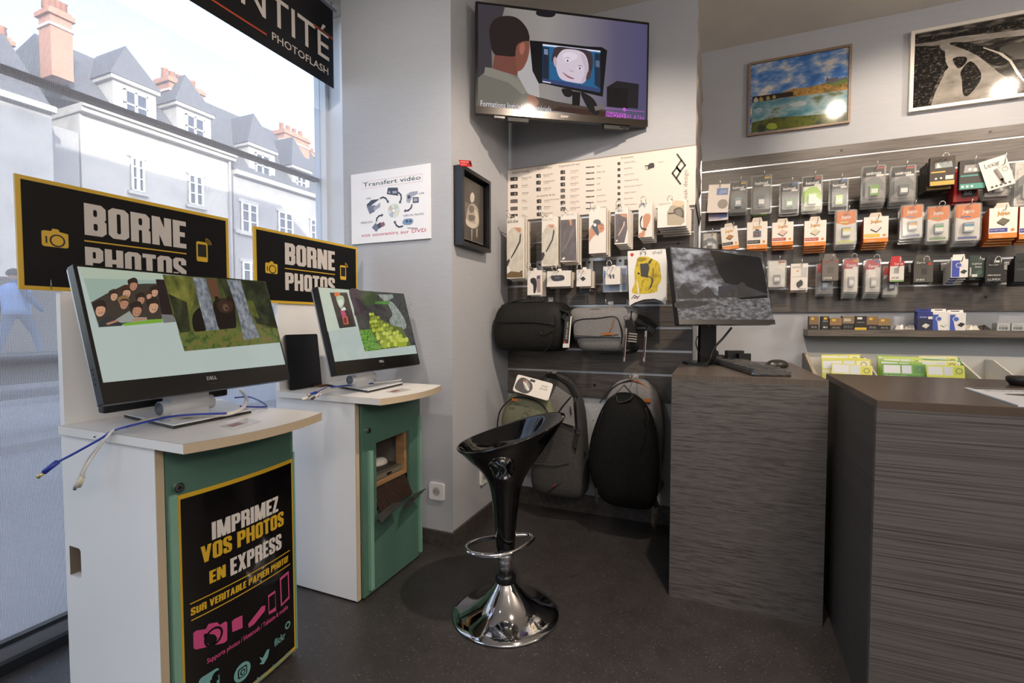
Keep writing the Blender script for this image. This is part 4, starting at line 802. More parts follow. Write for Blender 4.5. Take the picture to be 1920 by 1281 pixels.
# ---- hanging cards on the left slatwall
CW = mt('ddd6ce', .45); CE = mt('cabfae', .6); SKN = mt('c08a6c', .5)
KG = 'cartons hanging on the left slatwall'
def hangcard(name, x0, y0, x1, y1, Yf, n, lab, artf, th=.02, gap=.030, rest=''):
    a, b_ = ony(x0, y0, Yf), ony(x1, y1, Yf); cx = (a.x + b_.x) / 2; w_ = b_.x - a.x; h = a.z - b_.z; zt = a.z
    F = FY(0, Yf, 0)
    for i in range(n):
        dx, dz = (.004 * i, -.006 * i) if i else (0, 0); lab_i = lab if i == 0 else f'{["", "second", "third", "fourth", "fifth"][i]} carton back in the stack of {rest}'
        t = thing(name, (cx + dx, Yf + gap * i, b_.z + dz), lab_i, 'carton', KG); G = FY(dx, Yf + gap * i, dz)
        m = MB(); m.extr(G, [(a.x, b_.z), (b_.x, b_.z), (b_.x, zt), (a.x, zt)], -th, 0, CW, sidem=CE)
        if i == 0: artf(m, F)
        m.build('carton', t)
        tb = MB(); tb.extr(G, [(cx - .012, zt), (cx + .012, zt), (cx + .009, zt + .014), (cx - .009, zt + .014)], -th * .6, -th * .5, CW); tb.build('hang_tab', t)
Z5 = (940, 270, 5.0526)
def A5(F, m, items, d0=.0005): m.art(F, *Z5, items, d0=d0, dd=.00012)
SH1 = noisy(['b9b2a6', 'cfc8bc'], (2, 2, 1), 14, 3, rough=.6); SH2 = noisy(['5a5456', '6d666a'], (2, 2, 1), 14, 3, rough=.6); STR = mt('3d3a38', .5); BRN = mt('6b573a', .6)
def a_slide(m, F):
    A5(F, m, [(SH1, [(52, 850), (95, 800), (125, 790), (200, 800), (208, 900), (206, 1180), (160, 1210), (90, 1200), (65, 1150), (52, 1050)]), (SKN, [(120, 793), (185, 793), (182, 840), (160, 835)]), (STR, [(178, 850), (188, 855), (182, 930), (130, 1030), (95, 1085), (88, 1080), (120, 1020), (168, 925)]), (BRN, [(50, 1235), (90, 1205), (170, 1215), (200, 1190), (205, 1265), (52, 1268)]), (STR, [(52, 1110), (75, 1085), (82, 1110), (60, 1160), (52, 1160)])])
    ptext(m, F, 'slide', zc(*Z5)(60, 752), zc(*Z5)(160, 745), zc(*Z5)(60, 722), mt('5a5652', .5), .0012)
def a_slite(m, F):
    A5(F, m, [(SH1, [(382, 860), (430, 775), (450, 762), (500, 765), (528, 800), (530, 1145), (400, 1145), (384, 1100)]), (SKN, [(440, 765), (498, 763), (490, 800), (465, 795)]), (STR, [(495, 800), (505, 830), (490, 910), (430, 1025), (420, 1018), (478, 905)]), (STR, [(380, 1035), (405, 1025), (412, 1055), (392, 1100), (381, 1100)])])
    ptext(m, F, 'slide lite', zc(*Z5)(395, 728), zc(*Z5)(488, 718), zc(*Z5)(395, 708), mt('bdb8b2', .5), .0012)
def a_leashd(m, F):
    A5(F, m, [(SH2, [(563, 722), (705, 712), (714, 1108), (562, 1108)]), (SKN, [(640, 716), (668, 714), (668, 770), (652, 775)]), (mt('77706f', .5), [(675, 800), (690, 820), (640, 930), (580, 1030), (572, 1020), (630, 915)]), (CW, [(575, 1085), (600, 1070), (605, 1090), (580, 1100)])])
    ptext(m, F, 'slide lite', zc(*Z5)(615, 678), zc(*Z5)(690, 668), zc(*Z5)(615, 660), mt('bdb8b2', .5), .0012)
def a_clutch(m, F):
    A5(F, m, [(SKN, [(835, 820), (870, 760), (930, 745), (968, 760), (972, 820), (920, 850), (880, 870), (850, 905), (835, 930)], True), (mt('55585c', .45), [(872, 735), (900, 715), (935, 725), (940, 760), (885, 765)], True), (mt('4a5a66', .5), [(860, 775), (905, 760), (915, 800), (925, 850), (908, 860), (870, 810)], True), (mt('dddddd', .4), [(872, 765), (888, 752), (902, 768), (888, 785)], True), (mt('a8705a', .5), [(935, 765), (966, 760), (968, 772), (930, 782)]), (mt('a8705a', .5), [(935, 795), (968, 788), (966, 800), (930, 812)]), (mt('4a5a66', .5), [(905, 845), (928, 840), (920, 868), (908, 866)])])
def a_leash(m, F):
    A5(F, m, [(SH2, [(1080, 665), (1190, 660), (1195, 800), (1165, 935), (1076, 940)]), (SKN, [(1118, 668), (1188, 662), (1185, 700), (1150, 690)]), (mt('c4a896', .5), [(1160, 735), (1172, 735), (1168, 770), (1115, 870), (1105, 868), (1150, 780)]), (CW, [(1085, 915), (1100, 905), (1104, 920), (1090, 930)])])
    ptext(m, F, 'leash', zc(*Z5)(1095, 645), zc(*Z5)(1150, 640), zc(*Z5)(1095, 622), mt('7d92a0', .5), .0012)
def a_cuff(m, F):
    A5(F, m, [(SKN, [(1345, 690), (1375, 660), (1410, 670), (1412, 720), (1390, 770), (1365, 830), (1350, 880), (1302, 880), (1305, 850), (1335, 830), (1345, 770)], True), (STR, [(1318, 700), (1340, 680), (1322, 740), (1330, 790), (1370, 800), (1372, 820), (1325, 805), (1312, 750)], True)])
    ptext(m, F, 'cuff', zc(*Z5)(1308, 588), zc(*Z5)(1360, 580), zc(*Z5)(1308, 560), mt('7d92a0', .5), .0012)
def a_capt(m, F):
    A5(F, m, [(mt('a89c88', .6), [(1570, 650), (1600, 590), (1650, 570), (1732, 575), (1735, 740), (1700, 770), (1572, 770)]), (mt('cdb59a', .5), [(1615, 560), (1650, 535), (1735, 550), (1700, 590), (1640, 585)], True), (mt('5a554e', .5), [(1635, 620), (1690, 600), (1725, 630), (1728, 700), (1700, 690), (1640, 660)], True), (mt('7d766b', .5), [(1650, 630), (1700, 620), (1710, 680), (1665, 670)], True), (STR, [(1580, 655), (1640, 650), (1640, 660), (1580, 668)])])
    ptext(m, F, 'capture', zc(*Z5)(1490, 580), zc(*Z5)(1600, 562), zc(*Z5)(1490, 552), mt('b5aca4', .5), .0012)
hangcard('strap_carton', 950.5, 411, 983, 521.5, 2.56, 3, 'tall white strap carton with one large dark word, far left of the slatwall', a_slide, .02, .028, 'strap cartons at the far left')
hangcard('strap_carton', 1016, 408, 1046, 498, 2.56, 2, 'tall white strap carton with grey shirt picture, second from the left', a_slite, .02, .03, 'strap cartons with a grey shirt picture')
hangcard('strap_carton', 1051, 402, 1082, 490, 2.56, 3, 'tall strap carton with a dark shirt picture, third from the left', a_leashd, .018, .026, 'strap cartons with a dark shirt picture')
hangcard('hand_strap_carton', 1104.5, 392, 1136, 474, 2.54, 3, 'white hand strap carton showing a hand gripping a camera', a_clutch, .026, .034, 'hand strap cartons')
hangcard('leash_carton', 1153, 390, 1177.5, 457, 2.55, 4, 'narrow carton with a dark shirt and thin leash picture', a_leash, .012, .026, 'narrow leash cartons')
hangcard('wrist_strap_carton', 1197.5, 382, 1223, 444, 2.55, 4, 'narrow white carton showing a wrist strap on an arm', a_cuff, .014, .026, 'wrist strap cartons')
hangcard('clip_carton', 1233, 379, 1287, 423.5, 2.52, 5, 'wide carton with a beige clip picture under the large logo', a_capt, .022, .032, 'wide clip cartons')
for x, y, l in ((953, 395, 'strap cartons at the far left'), (1015, 392, 'strap cartons with a grey shirt picture'), (1057, 383, 'strap cartons with a dark shirt picture'), (1112, 380, 'hand strap cartons'), (1160, 377, 'narrow leash cartons'), (1207, 369, 'wrist strap cartons'), (1257, 368, 'wide clip cartons')):
    hook(x, y, 2.732, 2.53, f'looped wire hook carrying the {l}')
Z6 = (940, 370, 6)
def A6(F, m, items): m.art(F, *Z6, items, d0=.0005, dd=.00012)
def r_a(m, F): A6(F, m, [(mt('23212a', .5), [(328, 925), (350, 908), (380, 910), (395, 940), (400, 980), (385, 1070), (362, 1072), (358, 990), (332, 960)], True), (mt('a08a86', .5), [(395, 905), (440, 890), (442, 1070), (402, 1072)]), (mt('5a4a78', .5), [(400, 885), (438, 875), (436, 915), (400, 922)])])
def r_b(m, F): A6(F, m, [(mt('3a3b40', .5), [(558, 885), (600, 880), (690, 878), (712, 910), (690, 935), (600, 945), (565, 920)], True), (mt('55575d', .5), [(600, 895), (660, 895), (660, 915), (600, 918)], True)])
def r_c(m, F): A6(F, m, [(mt('2f3034', .5), [(885, 915), (920, 890), (952, 918), (918, 945)])])
def r_d(m, F): A6(F, m, [(mt('4a4a4c', .5), [(1210, 870), (1230, 865), (1240, 915), (1220, 915)]), (mt('4a4a4c', .5), [(1250, 868), (1270, 865), (1272, 912), (1255, 915)]), (mt('7a7a7c', .5), [(1225, 880), (1258, 880), (1258, 890), (1225, 892)])])
hangcard('accessory_carton', 989, 508, 1016.5, 553, 2.54, 2, 'small white carton with a black clip picture, leftmost of the lower row', r_a, .012, .05, 'small clip picture cartons')
hangcard('accessory_carton', 1025.5, 509, 1070, 536.7, 2.54, 2, 'small wide white carton with a flat grey plate picture', r_b, .03, .045, 'small plate picture cartons')
hangcard('accessory_carton', 1081, 506, 1108, 536.7, 2.54, 2, 'small white carton with a dark diamond plate picture', r_c, .03, .05, 'small diamond picture cartons')
hangcard('accessory_carton', 1135.5, 502, 1163, 533, 2.54, 1, 'small white carton with two screw pictures', r_d, .03)
for x, y, l in ((992, 493, 'small clip picture cartons'), (1040, 497, 'small plate picture cartons'), (1087, 496, 'small diamond picture cartons'), (1143, 489, 'carton with two screw pictures'), (1207, 466, 'folded rain cover pack')):
    hook(x, y, 2.732, 2.50, f'looped wire hook carrying the {l}')
def slab(name, lab, cat_, x0, y0, x1, y1, Y, th, m, artf=None, group=None):
    a, b_ = ony(x0, y0, Y), ony(x1, y1, Y); F = FY(0, Y, 0); b = MB(); b.fbox(F, a.x, b_.x, b_.z, a.z, -th, 0, m)
    if artf: artf(b, F)
    return tag(b.build(name), lab, cat_, group)
slab('clear_pouch', 'pale blue blister card behind the carton with two screw pictures', 'blister pack', 1131, 500, 1177, 547, 2.60, .012, mt('c9ccd4', .3), lambda m, F: A6(F, m, [(mt('6f7fa8', .4), [(1150, 830), (1170, 825), (1175, 900), (1152, 910)]), (mt('7d86a8', .4), [(1350, 800), (1405, 795), (1405, 870), (1350, 880)]), (mt('9aa6bd', .4), [(1150, 980), (1410, 960), (1410, 1040), (1150, 1060)])]))
slab('black_card', 'black accessory card with a small logo hanging below the diamond plate carton', 'card', 1086, 537, 1119, 549, 2.62, .012, mt('131214', .4), lambda m, F: A6(F, m, [(CW, [(985, 1052), (1005, 1030), (1015, 1040), (1002, 1058)]), (mt('b8434a', .4), [(1015, 1050), (1030, 1040), (1040, 1050), (1025, 1060)])]))
# perforated metal bracket plates
bp_ = MB(); F = FY(0, 2.732, 0); a = ony(1090, 487, 2.725)
bp_.fbox(F, a.x, ony(1180, 485, 2.725).x, 1.468, 1.486, .0, .006, M_ALU)
for x in (1012, 1060, 1105, 1163): q = ony(x, 497, 2.725); bp_.fbox(F, q.x - .022, q.x + .022, 1.40, 1.484, .0, .008, M_ALU); bp_.extr(FY(q.x, 2.724, 1.462), circ(.007, 10), 0, .0006, DK)
tag(bp_.build('bracket_plate'), 'perforated metal bracket strip under the upper row of cartons', 'bracket')
# ---- shell pack with yellow jacket picture
sh = thing('rain_cover_pack', ony(1213, 572, 2.5), 'white folded rain cover pack with a yellow jacket picture', 'pack')
FSH = FY(0, 2.50, 0); P = lambda x, y: FSH.px(940 + x / 6, 370 + y / 6)
b = MB(); o = [P(1420, 615), P(1425, 605), P(1840, 580), P(1855, 590), P(1852, 1220), P(1800, 1165), P(1720, 1140), P(1600, 1150), P(1500, 1185), P(1440, 1222)]
b.extr(FSH, o, -.0025, 0, mt('e0ddd8', .35)); o2 = [P(1440, 1222), P(1500, 1185), P(1600, 1150), P(1720, 1140), P(1800, 1165), P(1852, 1220)]
b.flat(FSH, [P(1440, 1222), P(1540, 1168), P(1640, 1143), P(1740, 1145), P(1800, 1165), P(1835, 1200), P(1780, 1185), P(1700, 1175), P(1600, 1180), P(1520, 1200)], -.03, mt('8d8b8a', .3))
vs = [FSH.p(*q, 0) for q in o2] + [FSH.p(q[0], q[1] + .002, -.05) for q in o2]; b.add(vs, [(i, i + 1, 7 + i, 6 + i) for i in range(5)], mt('b9b7b4', .35))
b.extr(FSH, o[:5] + [P(1852, 1150), P(1440, 1150)], -.055, -.052, mt('cfccc8', .35))
YJ = noisy(['b59a1e', 'cfb630', '9a8218'], (1, 1, .6), 30, 4, rough=.5); YD = mt('8f7a18', .5); JD = mt('3f3f3c', .6)
b.art(FSH, *Z6, [(YJ, [(1530, 690), (1570, 668), (1640, 670), (1690, 690), (1770, 735), (1790, 830), (1798, 930), (1760, 1000), (1730, 1070), (1480, 1080), (1500, 960), (1498, 830), (1515, 760)], True), (YD, [(1540, 700), (1580, 680), (1640, 690), (1600, 720), (1545, 725)], True), (YD, [(1700, 800), (1720, 820), (1705, 950), (1690, 1000), (1695, 900)], True), (JD, [(1560, 750), (1655, 740), (1665, 800), (1650, 880), (1670, 900), (1640, 905), (1570, 890)]), (JD, [(1650, 730), (1690, 690), (1700, 700), (1668, 760)]), (JD, [(1660, 880), (1715, 930), (1690, 1010), (1650, 1050), (1680, 980), (1695, 935)]), (CW, [(1520, 930), (1535, 960), (1555, 1080), (1535, 1080)]), (BLK, [(1533, 850), (1550, 848), (1556, 862), (1540, 868)], True), (mt('c0392b', .4), [(1450, 645), (1470, 627), (1490, 643), (1472, 667)], True)], d0=.0006, dd=.0001)
ptext(b, FSH, 'shell', zc(*Z6)(1700, 640), zc(*Z6)(1808, 628), zc(*Z6)(1700, 600), mt('8d8a88', .5), .001)
for pl_, c in (([(1465, 1140), (1500, 1100), (1520, 1120), (1490, 1135)], '1c1a1c'), ([(1500, 1140), (1525, 1115), (1540, 1130), (1520, 1145)], 'a8504a'), ([(1530, 1130), (1560, 1105)], '55448a')): b.line(FSH, [P(*p) for p in pl_], .003, .0012, mt(c, .4))
b.build('folded_card', sh)
# ================================================================ camera bags
M_BBK = noisy(['0b0b0b', '121211'], (1, 1, 1), 60, 3, rough=.75, spec=.15, bump=.1); M_BGY = noisy(['6d6b6a', '7d7b7a'], (1, 1, 1), 140, 3, rough=.85, bump=.15); M_BDG = noisy(['2c2b2b', '3c3a39'], (1, 1, 1), 140, 3, rough=.85, bump=.15)
M_OLV = noisy(['5c5d4a', '6a6b56'], (1, 1, 1), 120, 3, rough=.8, bump=.1); M_STB = mt('121213', .7); M_ORG = mt('9c5a24', .5); M_ZIP = mt('0a0a0b', .4)
def hookz(x, z_, yw, yf, lab):
    b = MB(); b.box(x - .016, x + .016, yw - .006, yw, z_ - .02, z_ + .014, WIRE); b.tube(cat([V((x, yw, z_)), V((x, (yw + yf) / 2, z_ - .006)), V((x, yf, z_)), V((x, yf - .01, z_ + .02))], False, 4), .003, WIRE, 8)
    tag(b.build('display_hook'), lab, 'hook', 'hooks on the slatwalls')
# -- black camera bag
M_CB = noisy(['131210', '1b1916'], (1, 1, 1), 60, 3, rough=.65, bump=.1, spec=.25)
bk = thing('camera_bag', (-.94, 2.55, .955), 'large black camera bag hanging at the left of the slatwall', 'bag', 'camera bags on the left slatwall'); F = FY(0, 2.712, 0)
b = MB(); b.loft(F, [(.955, -.955, .02, .165, .19), (.965, -.955, .0, .195, .25), (1.02, -.955, 0, .212, .27), (1.10, -.952, 0, .217, .272), (1.17, -.95, 0, .208, .262), (1.215, -.945, .01, .185, .235), (1.232, -.945, .04, .15, .17), (1.235, -.945, .07, .10, .10)], M_CB, 40, 5.0); b.build('body', bk, sub=1)
FF = FY(0, 2.712 - .273, 0); q = lambda x, y, d=0: ony(x, y, FF.o.y - d)
b = MB(); b.tube(cat([q(930, 602, .0), q(960, 604, .002), q(1000, 604, .002), q(1040, 609, 0)], False, 4), .0035, M_ZIP, 6); b.build('zipper', bk); b = MB(); b.tube(cat([q(1040, 585, -.004), q(1043, 600, -.002), q(1036, 640, -.002), q(1020, 660, -.004)], False, 4), .0028, M_ZIP, 6); b.build('zipper', bk); b = MB(); b.tube(cat([q(1012, 622, .001), q(1020, 628, .001), q(1040, 618, 0)], False, 4), .002, M_ZIP, 6); b.build('zipper', bk)
b = MB(); b.ribbon(cat([q(942, 574, -.08), q(965, 565, -.08), q(990, 562, -.08), q(1020, 565, -.08), q(1045, 575, -.08)], False, 4), .035, .006, (0, 1, 0), M_STB); b.build('top_handle', bk)
b = MB(); b.ribbon(cat([q(1052, 583, -.05), q(1066, 590, -.02), q(1062, 600, -.03), q(1054, 596, -.02), q(1066, 584, -.05), q(1070, 600, -.05)], False, 4), .03, .006, (.6, -.8, 0), M_STB); b.build('shoulder_strap', bk); b = MB(); b.ribbon(cat([q(914, 600, -.10), q(911, 630, -.10), q(916, 655, -.1)], False, 3), .03, .006, (.3, -1, 0), M_STB); b.build('shoulder_strap', bk)
b = MB(); tf = Fr(q(1055, 652, .01), (.9, .35, 0), (.08, 0, 1)); b.fbox(tf, 0, .034, 0, .165, 0, .001, mt('131313', .5)); b.fbox(tf, .028, .034, 0, .165, .001, .0014, CW); b.fbox(tf, 0, .032, .0, .022, .001, .0016, mt('c9c6c2', .5)); b.fbox(tf, .004, .012, .022, .034, .001, .0015, mt('b0302c', .5))
b.text(tf.at(.020, .045, 0, math.pi / 2), 'EVERYDAY SLING', 0, 0, .010, .0016, mt('b9b6b2', .5), w=.09); b.build('price_tag', bk)
hookz(-.90, 1.255, 2.732, 2.56, 'wire hook holding the large black camera bag')
# -- grey sling
sl_ = thing('sling_bag', (-.54, 2.6, .965), 'grey sling camera bag with an orange tab and white tags', 'bag', 'camera bags on the left slatwall'); F = FY(0, 2.715, 0); cx = -.560
b = MB(); b.loft(F, [(.962, cx, .05, .10, .10), (.968, cx, .03, .115, .15), (1.0, cx, .01, .132, .185), (1.06, cx + .003, 0, .155, .20), (1.13, cx + .006, 0, .180, .205), (1.175, cx + .008, 0, .190, .19), (1.198, cx + .008, .02, .172, .14), (1.203, cx, .05, .13, .07)], M_BGY, 36, 5.0); b.build('body', sl_, sub=1)
Ys = 2.715 - .207; q = lambda x, y, d=0: ony(x, y, Ys - d)
b = MB(); b.extr(Fr((0, Ys + .004, 0), (1, 0, 0), (0, 0, 1)), [(v.x, v.z) for v in cat([q(1078, 632), q(1075, 612), q(1080, 602), q(1100, 597), q(1150, 596), q(1160, 605), q(1165, 632)], False, 4)], 0, .006, M_BGY); b.build('front_pocket', sl_)
b = MB(); b.tube(cat([q(1079, 640, .003), q(1075, 622, .003), q(1077, 605, .003), q(1090, 599, .003), q(1120, 597, .003), q(1152, 594, .003), q(1162, 607, .0), q(1167, 625, -.004), q(1165, 645, -.004)], False, 4), .003, M_ZIP, 6); b.build('zipper', sl_); b = MB(); b.tube([q(1078, 629, .006), q(1120, 631, .006), q(1160, 627, .005)], .0018, mt('4f4d4c', .7), 6); b.build('zipper', sl_)
for x, y, d in ((1068, 597, -.02), (1174, 596, -.01)):
    s = q(x, y, d); m = MB(); m.extr(FY(s.x, s.y, s.z), circ(.012, 16), 0, .004, mt('8d8b88', .3, .5)); m.ring(FY(s.x, s.y, s.z), circ(.012, 16), circ(.009, 16), .0045, mt('55534f', .4)); m.build('strap_stud', sl_)
b = MB(); b.ribbon([q(1128, 628, .008), q(1140, 625.5, .010), q(1151, 627, .008)], .012, .003, (0, 0, 1), M_ORG); b.tube(cat([q(1151, 597, .006), q(1148, 610, .008), q(1143, 622, .008)], False, 3), .0022, M_ORG, 6); b.build('leather_pull', sl_)
b = MB(); b.ribbon(cat([q(1083, 588, -.05), q(1105, 581, -.05), q(1125, 580, -.05), q(1150, 584, -.05), q(1172, 590, -.03)], False, 4), .03, .006, (0, 1, .2), mt('2c2f38', .7)); b.build('top_handle', sl_)
b = MB(); b.ribbon(cat([q(1182, 592, -.02), q(1195, 598, -.06), q(1212, 604, -.1), q(1228, 618, -.12)], False, 4), .05, .008, (0, .3, 1), M_STB); b.build('shoulder_strap', sl_); b = MB(); b.ribbon(cat([q(1178, 600, .0), q(1185, 625, -.02), q(1190, 655, -.05), q(1170, 662, -.08), q(1130, 664, -.12)], False, 4), .04, .008, (.8, .5, 0), M_STB); b.build('shoulder_strap', sl_)
b = MB(); F2 = Fr(q(1220, 618, -.09), (.7, .2, -.5), (.4, 0, .8)); b.extr(F2, rrect(.05, .032, .006), -.004, .006, BLK)
for i in (-1, 0, 1): b.fbox(F2, i * .013 - .003, i * .013 + .003, -.012, .012, .006, .008, mt('3a3a3c', .3))
b.build('buckle', sl_); b = MB(); F2 = Fr(q(1186, 632, -.01), (.9, .3, -.1), (.1, 0, 1)); 
for i in range(4): b.fbox(F2, -.022, .022, i * .013 - .026, i * .013 - .019, .0, .004, mt('9a9590', .3, .4))
b.build('buckle', sl_)
for px_, w_, h_ in (((1170, 678), .007, .17), ((1207, 678), .007, .155)):
    t_ = MB(); G = Fr(q(*px_, .02), (.35, -.94, 0), (.06, 0, 1)); t_.fbox(G, -.02, .02, 0, h_, 0, .0012, CW); t_.fbox(G, -.016, .016, .02, h_ - .03, .0012, .0016, mt('7d5a52', .5)); t_.build('price_tag', sl_)
hookz(-.545, 1.222, 2.732, 2.60, 'wire hook holding the grey sling bag')
hookz(-.44, 1.222, 2.732, 2.66, 'empty flat hook right of the grey sling bag')
# -- backpacks
def backpack(label, cx, yb, lv, m, e=3.6):
    t = thing('backpack', (cx, yb - .1, lv[0][0]), label, 'backpack', 'backpacks hanging under the slatwall'); b = MB(); b.loft(FY(0, yb, 0), [(z_, cx + o, d, hw, dp) for z_, o, d, hw, dp in lv], m, 36, e); b.build('body', t, sub=1); return t
cx = -.80
g1 = backpack('grey backpack hanging at the left behind the bar stool', cx, 2.727, [(.140, 0, .06, .10, .10), (.148, 0, .03, .145, .18), (.20, 0, .01, .165, .22), (.35, 0, 0, .158, .225), (.50, -.005, 0, .150, .215), (.62, -.01, 0, .145, .20), (.72, -.02, 0, .125, .175), (.80, -.04, .02, .085, .12), (.825, -.05, .04, .045, .06)], M_BDG)
Yq = 2.727 - .226; q = lambda x, y, d=0: ony(x, y, Yq - d)
b = MB(); b.extr(Fr((0, Yq + .003, 0), (1, 0, 0), (0, 0, 1)), [(v.x, v.z) for v in (q(1043, 724), q(1074, 745), q(1078, 800), q(1040, 788), q(1025, 760))], 0, .004, M_BGY); b.build('top_flap', g1)
b = MB(); b.tube(cat([q(1073, 742), q(1060, 756, .006), q(1047, 775, .006), q(1052, 785, .006)], False, 4), .0035, M_ZIP, 6); b.build('zipper', g1); b = MB(); b.tube(cat([q(1078, 745, -.03), q(1081, 800, -.03), q(1078, 860, -.02), q(1074, 920, -.02), q(1062, 934, -.03)], False, 4), .005, M_ZIP, 6); b.build('zipper', g1); b = MB(); b.tube([q(1069, 762, .01), q(1071, 778, .01)], .003, M_ZIP, 6); b.build('zipper', g1)
b = MB(); b.tube(cat([q(985, 868, .004), q(1010, 870, .006), q(1040, 873, .006), q(1068, 868, 0)], False, 4), .003, M_BDG, 6); b.build('seam', g1); b = MB(); b.tube([q(1025, 925, .002), q(1042, 912, .004), q(1060, 900, .0)], .0018, M_ZIP, 6); b.build('seam', g1)
b = MB(); b.ribbon([q(1036, 913, .004), q(1043, 908, .005)], .008, .002, (0, 0, 1), mt('7a2a2c', .5)); b.build('red_label', g1)
b = MB(); b.ribbon(cat([q(1025, 702, -.10), q(1045, 708, -.1), q(1068, 722, -.08), q(1081, 745, -.06)], False, 4), .03, .007, (0, 1, .3), M_STB); b.build('shoulder_strap', g1); b = MB(); b.ribbon(cat([q(1078, 805, -.04), q(1085, 810, .0), q(1080, 822, .0), q(1078, 840, -.0)], False, 4), .022, .005, (1, 0, .2), M_STB); b.build('shoulder_strap', g1)
hookz(ony(1033, 703, 2.66).x, .822, 2.732, 2.62, 'wire hook holding the grey backpack on the left')
# wash pouch hung in front
wp = thing('wash_pouch', ony(985, 808, 2.385), 'olive green wash pouch with a white card hanging before the grey backpack', 'pouch'); Yp = 2.385; P = lambda x, y, d=0: ony(x, y, Yp - d)
bot = P(985, 812).z; top = P(985, 738).z; cxp = P(985, 780).x; hw = (P(1037, 790).x - P(931, 790).x) / 2
b = MB(); b.loft(FY(0, Yp + .11, 0), [(bot - .01, cxp, .03, hw * .85, .05), (bot, cxp, .01, hw * .97, .09), (bot + .05, cxp, 0, hw * 1.0, .11), (bot + .10, cxp, 0, hw * .93, .105), (top - .045, cxp, 0, hw * .80, .09), (top - .015, cxp - .005, .02, hw * .62, .06), (top, cxp - .01, .035, hw * .4, .03)], M_OLV, 32, 3.0); b.build('body', wp, sub=1)
b = MB(); b.tube(cat([P(932, 805, .0), P(936, 775, .012), P(950, 755, .0), P(968, 745, -.02), P(1000, 750, -.015), P(1022, 765, -.01), P(1033, 790, .0)], False, 4), .004, M_ZIP, 6); b.build('zipper', wp)
b = MB(); b.ribbon([P(960, 749, .01), P(971, 751, .012)], .013, .003, (0, 0, 1), M_ORG); b.build('leather_tab', wp)
b = MB(); G = FY(*P(989, 765, .018)); b.tube([G.p(x, y) for x, y in circ(.02, 20, ry=.017)], .0025, M_OLV, 6, closed=True); b.build('ring_tab', wp)
cd_ = MB(); c4 = [P(961, 733, .02), P(1028, 752, .02), P(1034, 719, -.01), P(971, 702, -.01)]; rr = (c4[1] - c4[0]).normalized(); uu = (c4[3] - c4[0]); uu = (uu - rr * uu.dot(rr)).normalized(); G = Fr(c4[0], rr, uu); w_, h_ = (c4[1] - c4[0]).length, (c4[3] - c4[0]).length
cd_.extr(G.at(w_ / 2, h_ / 2), rrect(w_, h_, .012), 0, .002, mt('ddd6ce', .4)); C2 = G
cd_.flat(C2, [tuple(v) for v in cat([(w_ * .03, h_ * .25), (w_ * .08, h_ * .75), (w_ * .22, h_ * .9), (w_ * .45, h_ * .7), (w_ * .50, h_ * .35), (w_ * .38, h_ * .05), (w_ * .15, h_ * .08)])], .0024, mt('4f4a46', .5))
cd_.flat(C2, [tuple(v) for v in cat([(w_ * .2, h_ * .75), (w_ * .3, h_ * .8), (w_ * .43, h_ * .5), (w_ * .35, h_ * .25), (w_ * .26, h_ * .45)])], .0028, mt('8d8782', .5))
for i in range(4): cd_.flat(C2, circ(.008, 8, w_ * (.25 + .05 * i), h_ * (.65 - .11 * i)), .0031, CW)
cd_.flat(C2, circ(.006, 8, w_ * .25, h_ * .72), .0034, mt('b0302c', .5)); cd_.flat(C2, [(w_ * .45 + x, h_ * .86 + y) for x, y in rrect(.03, .012, .005)], .0025, mt('2a2a2c', .5))
cd_.text(C2, 'wash', w_ * .72, h_ * .68, .012, .0026, mt('7d7874', .5)); cd_.text(C2, 'pouch', w_ * .70, h_ * .52, .012, .0026, mt('7d7874', .5)); cd_.build('header_card', wp)
# grey backpack behind, black in front
cx = -.405
g2 = backpack('grey backpack with a tan patch, mostly hidden behind the black backpack', cx, 2.727, [(.26, 0, .03, .10, .05), (.27, 0, .01, .15, .10), (.45, 0, 0, .165, .112), (.62, 0, 0, .165, .112), (.72, 0, 0, .145, .108), (.79, 0, .01, .10, .09), (.815, 0, .03, .05, .04)], M_BGY)
b = MB(); s = ony(1214, 751, 2.612); b.extr(FY(s.x, s.y, s.z), rrect(.035, .018, .004), 0, .004, M_ORG); b.build('leather_patch', g2)
b = MB(); Q = lambda x, y, Y=2.64: ony(x, y, Y); b.build('shoulder_strap', g2); b = MB(); b.ribbon(cat([Q(1184, 712), Q(1205, 720), Q(1222, 735), Q(1236, 760), Q(1238, 790)], False, 4), .016, .005, (0, 1, 0), M_ORG); b.build('shoulder_strap', g2); b = MB(); b.ribbon(cat([Q(1184, 712), Q(1160, 720), Q(1140, 735), Q(1125, 755)], False, 4), .02, .005, (0, 1, 0), M_STB); b.build('shoulder_strap', g2); b = MB(); b.ribbon(cat([Q(1215, 765), Q(1228, 780), Q(1232, 800), Q(1225, 790)], False, 3), .012, .004, (0, 1, .3), mt('9a9690', .5)); b.build('shoulder_strap', g2)
b2_ = backpack('black backpack hanging at the right beside the grey counter', -.425, 2.598, [(.172, .03, .07, .08, .06), (.182, .03, .03, .12, .14), (.24, .015, .01, .158, .19), (.36, 0, 0, .180, .205), (.48, 0, 0, .178, .205), (.58, .005, 0, .155, .19), (.67, .006, .005, .124, .165), (.73, .0, .02, .082, .12), (.757, .0, .05, .035, .05)], M_BBK)
Yq = 2.598 - .208; q = lambda x, y, d=0: ony(x, y, Yq - d)
b = MB(); b.tube(cat([q(1210, 765, -.01), q(1216, 785, .0), q(1210, 815, .003), q(1202, 845, .004)], False, 4), .003, M_ZIP, 6); b.build('zipper', b2_); b = MB(); b.tube(cat([q(1130, 770, -.02), q(1122, 800, -.01), q(1116, 850, -.01), q(1112, 900, -.02)], False, 4), .003, M_ZIP, 6); b.build('zipper', b2_)
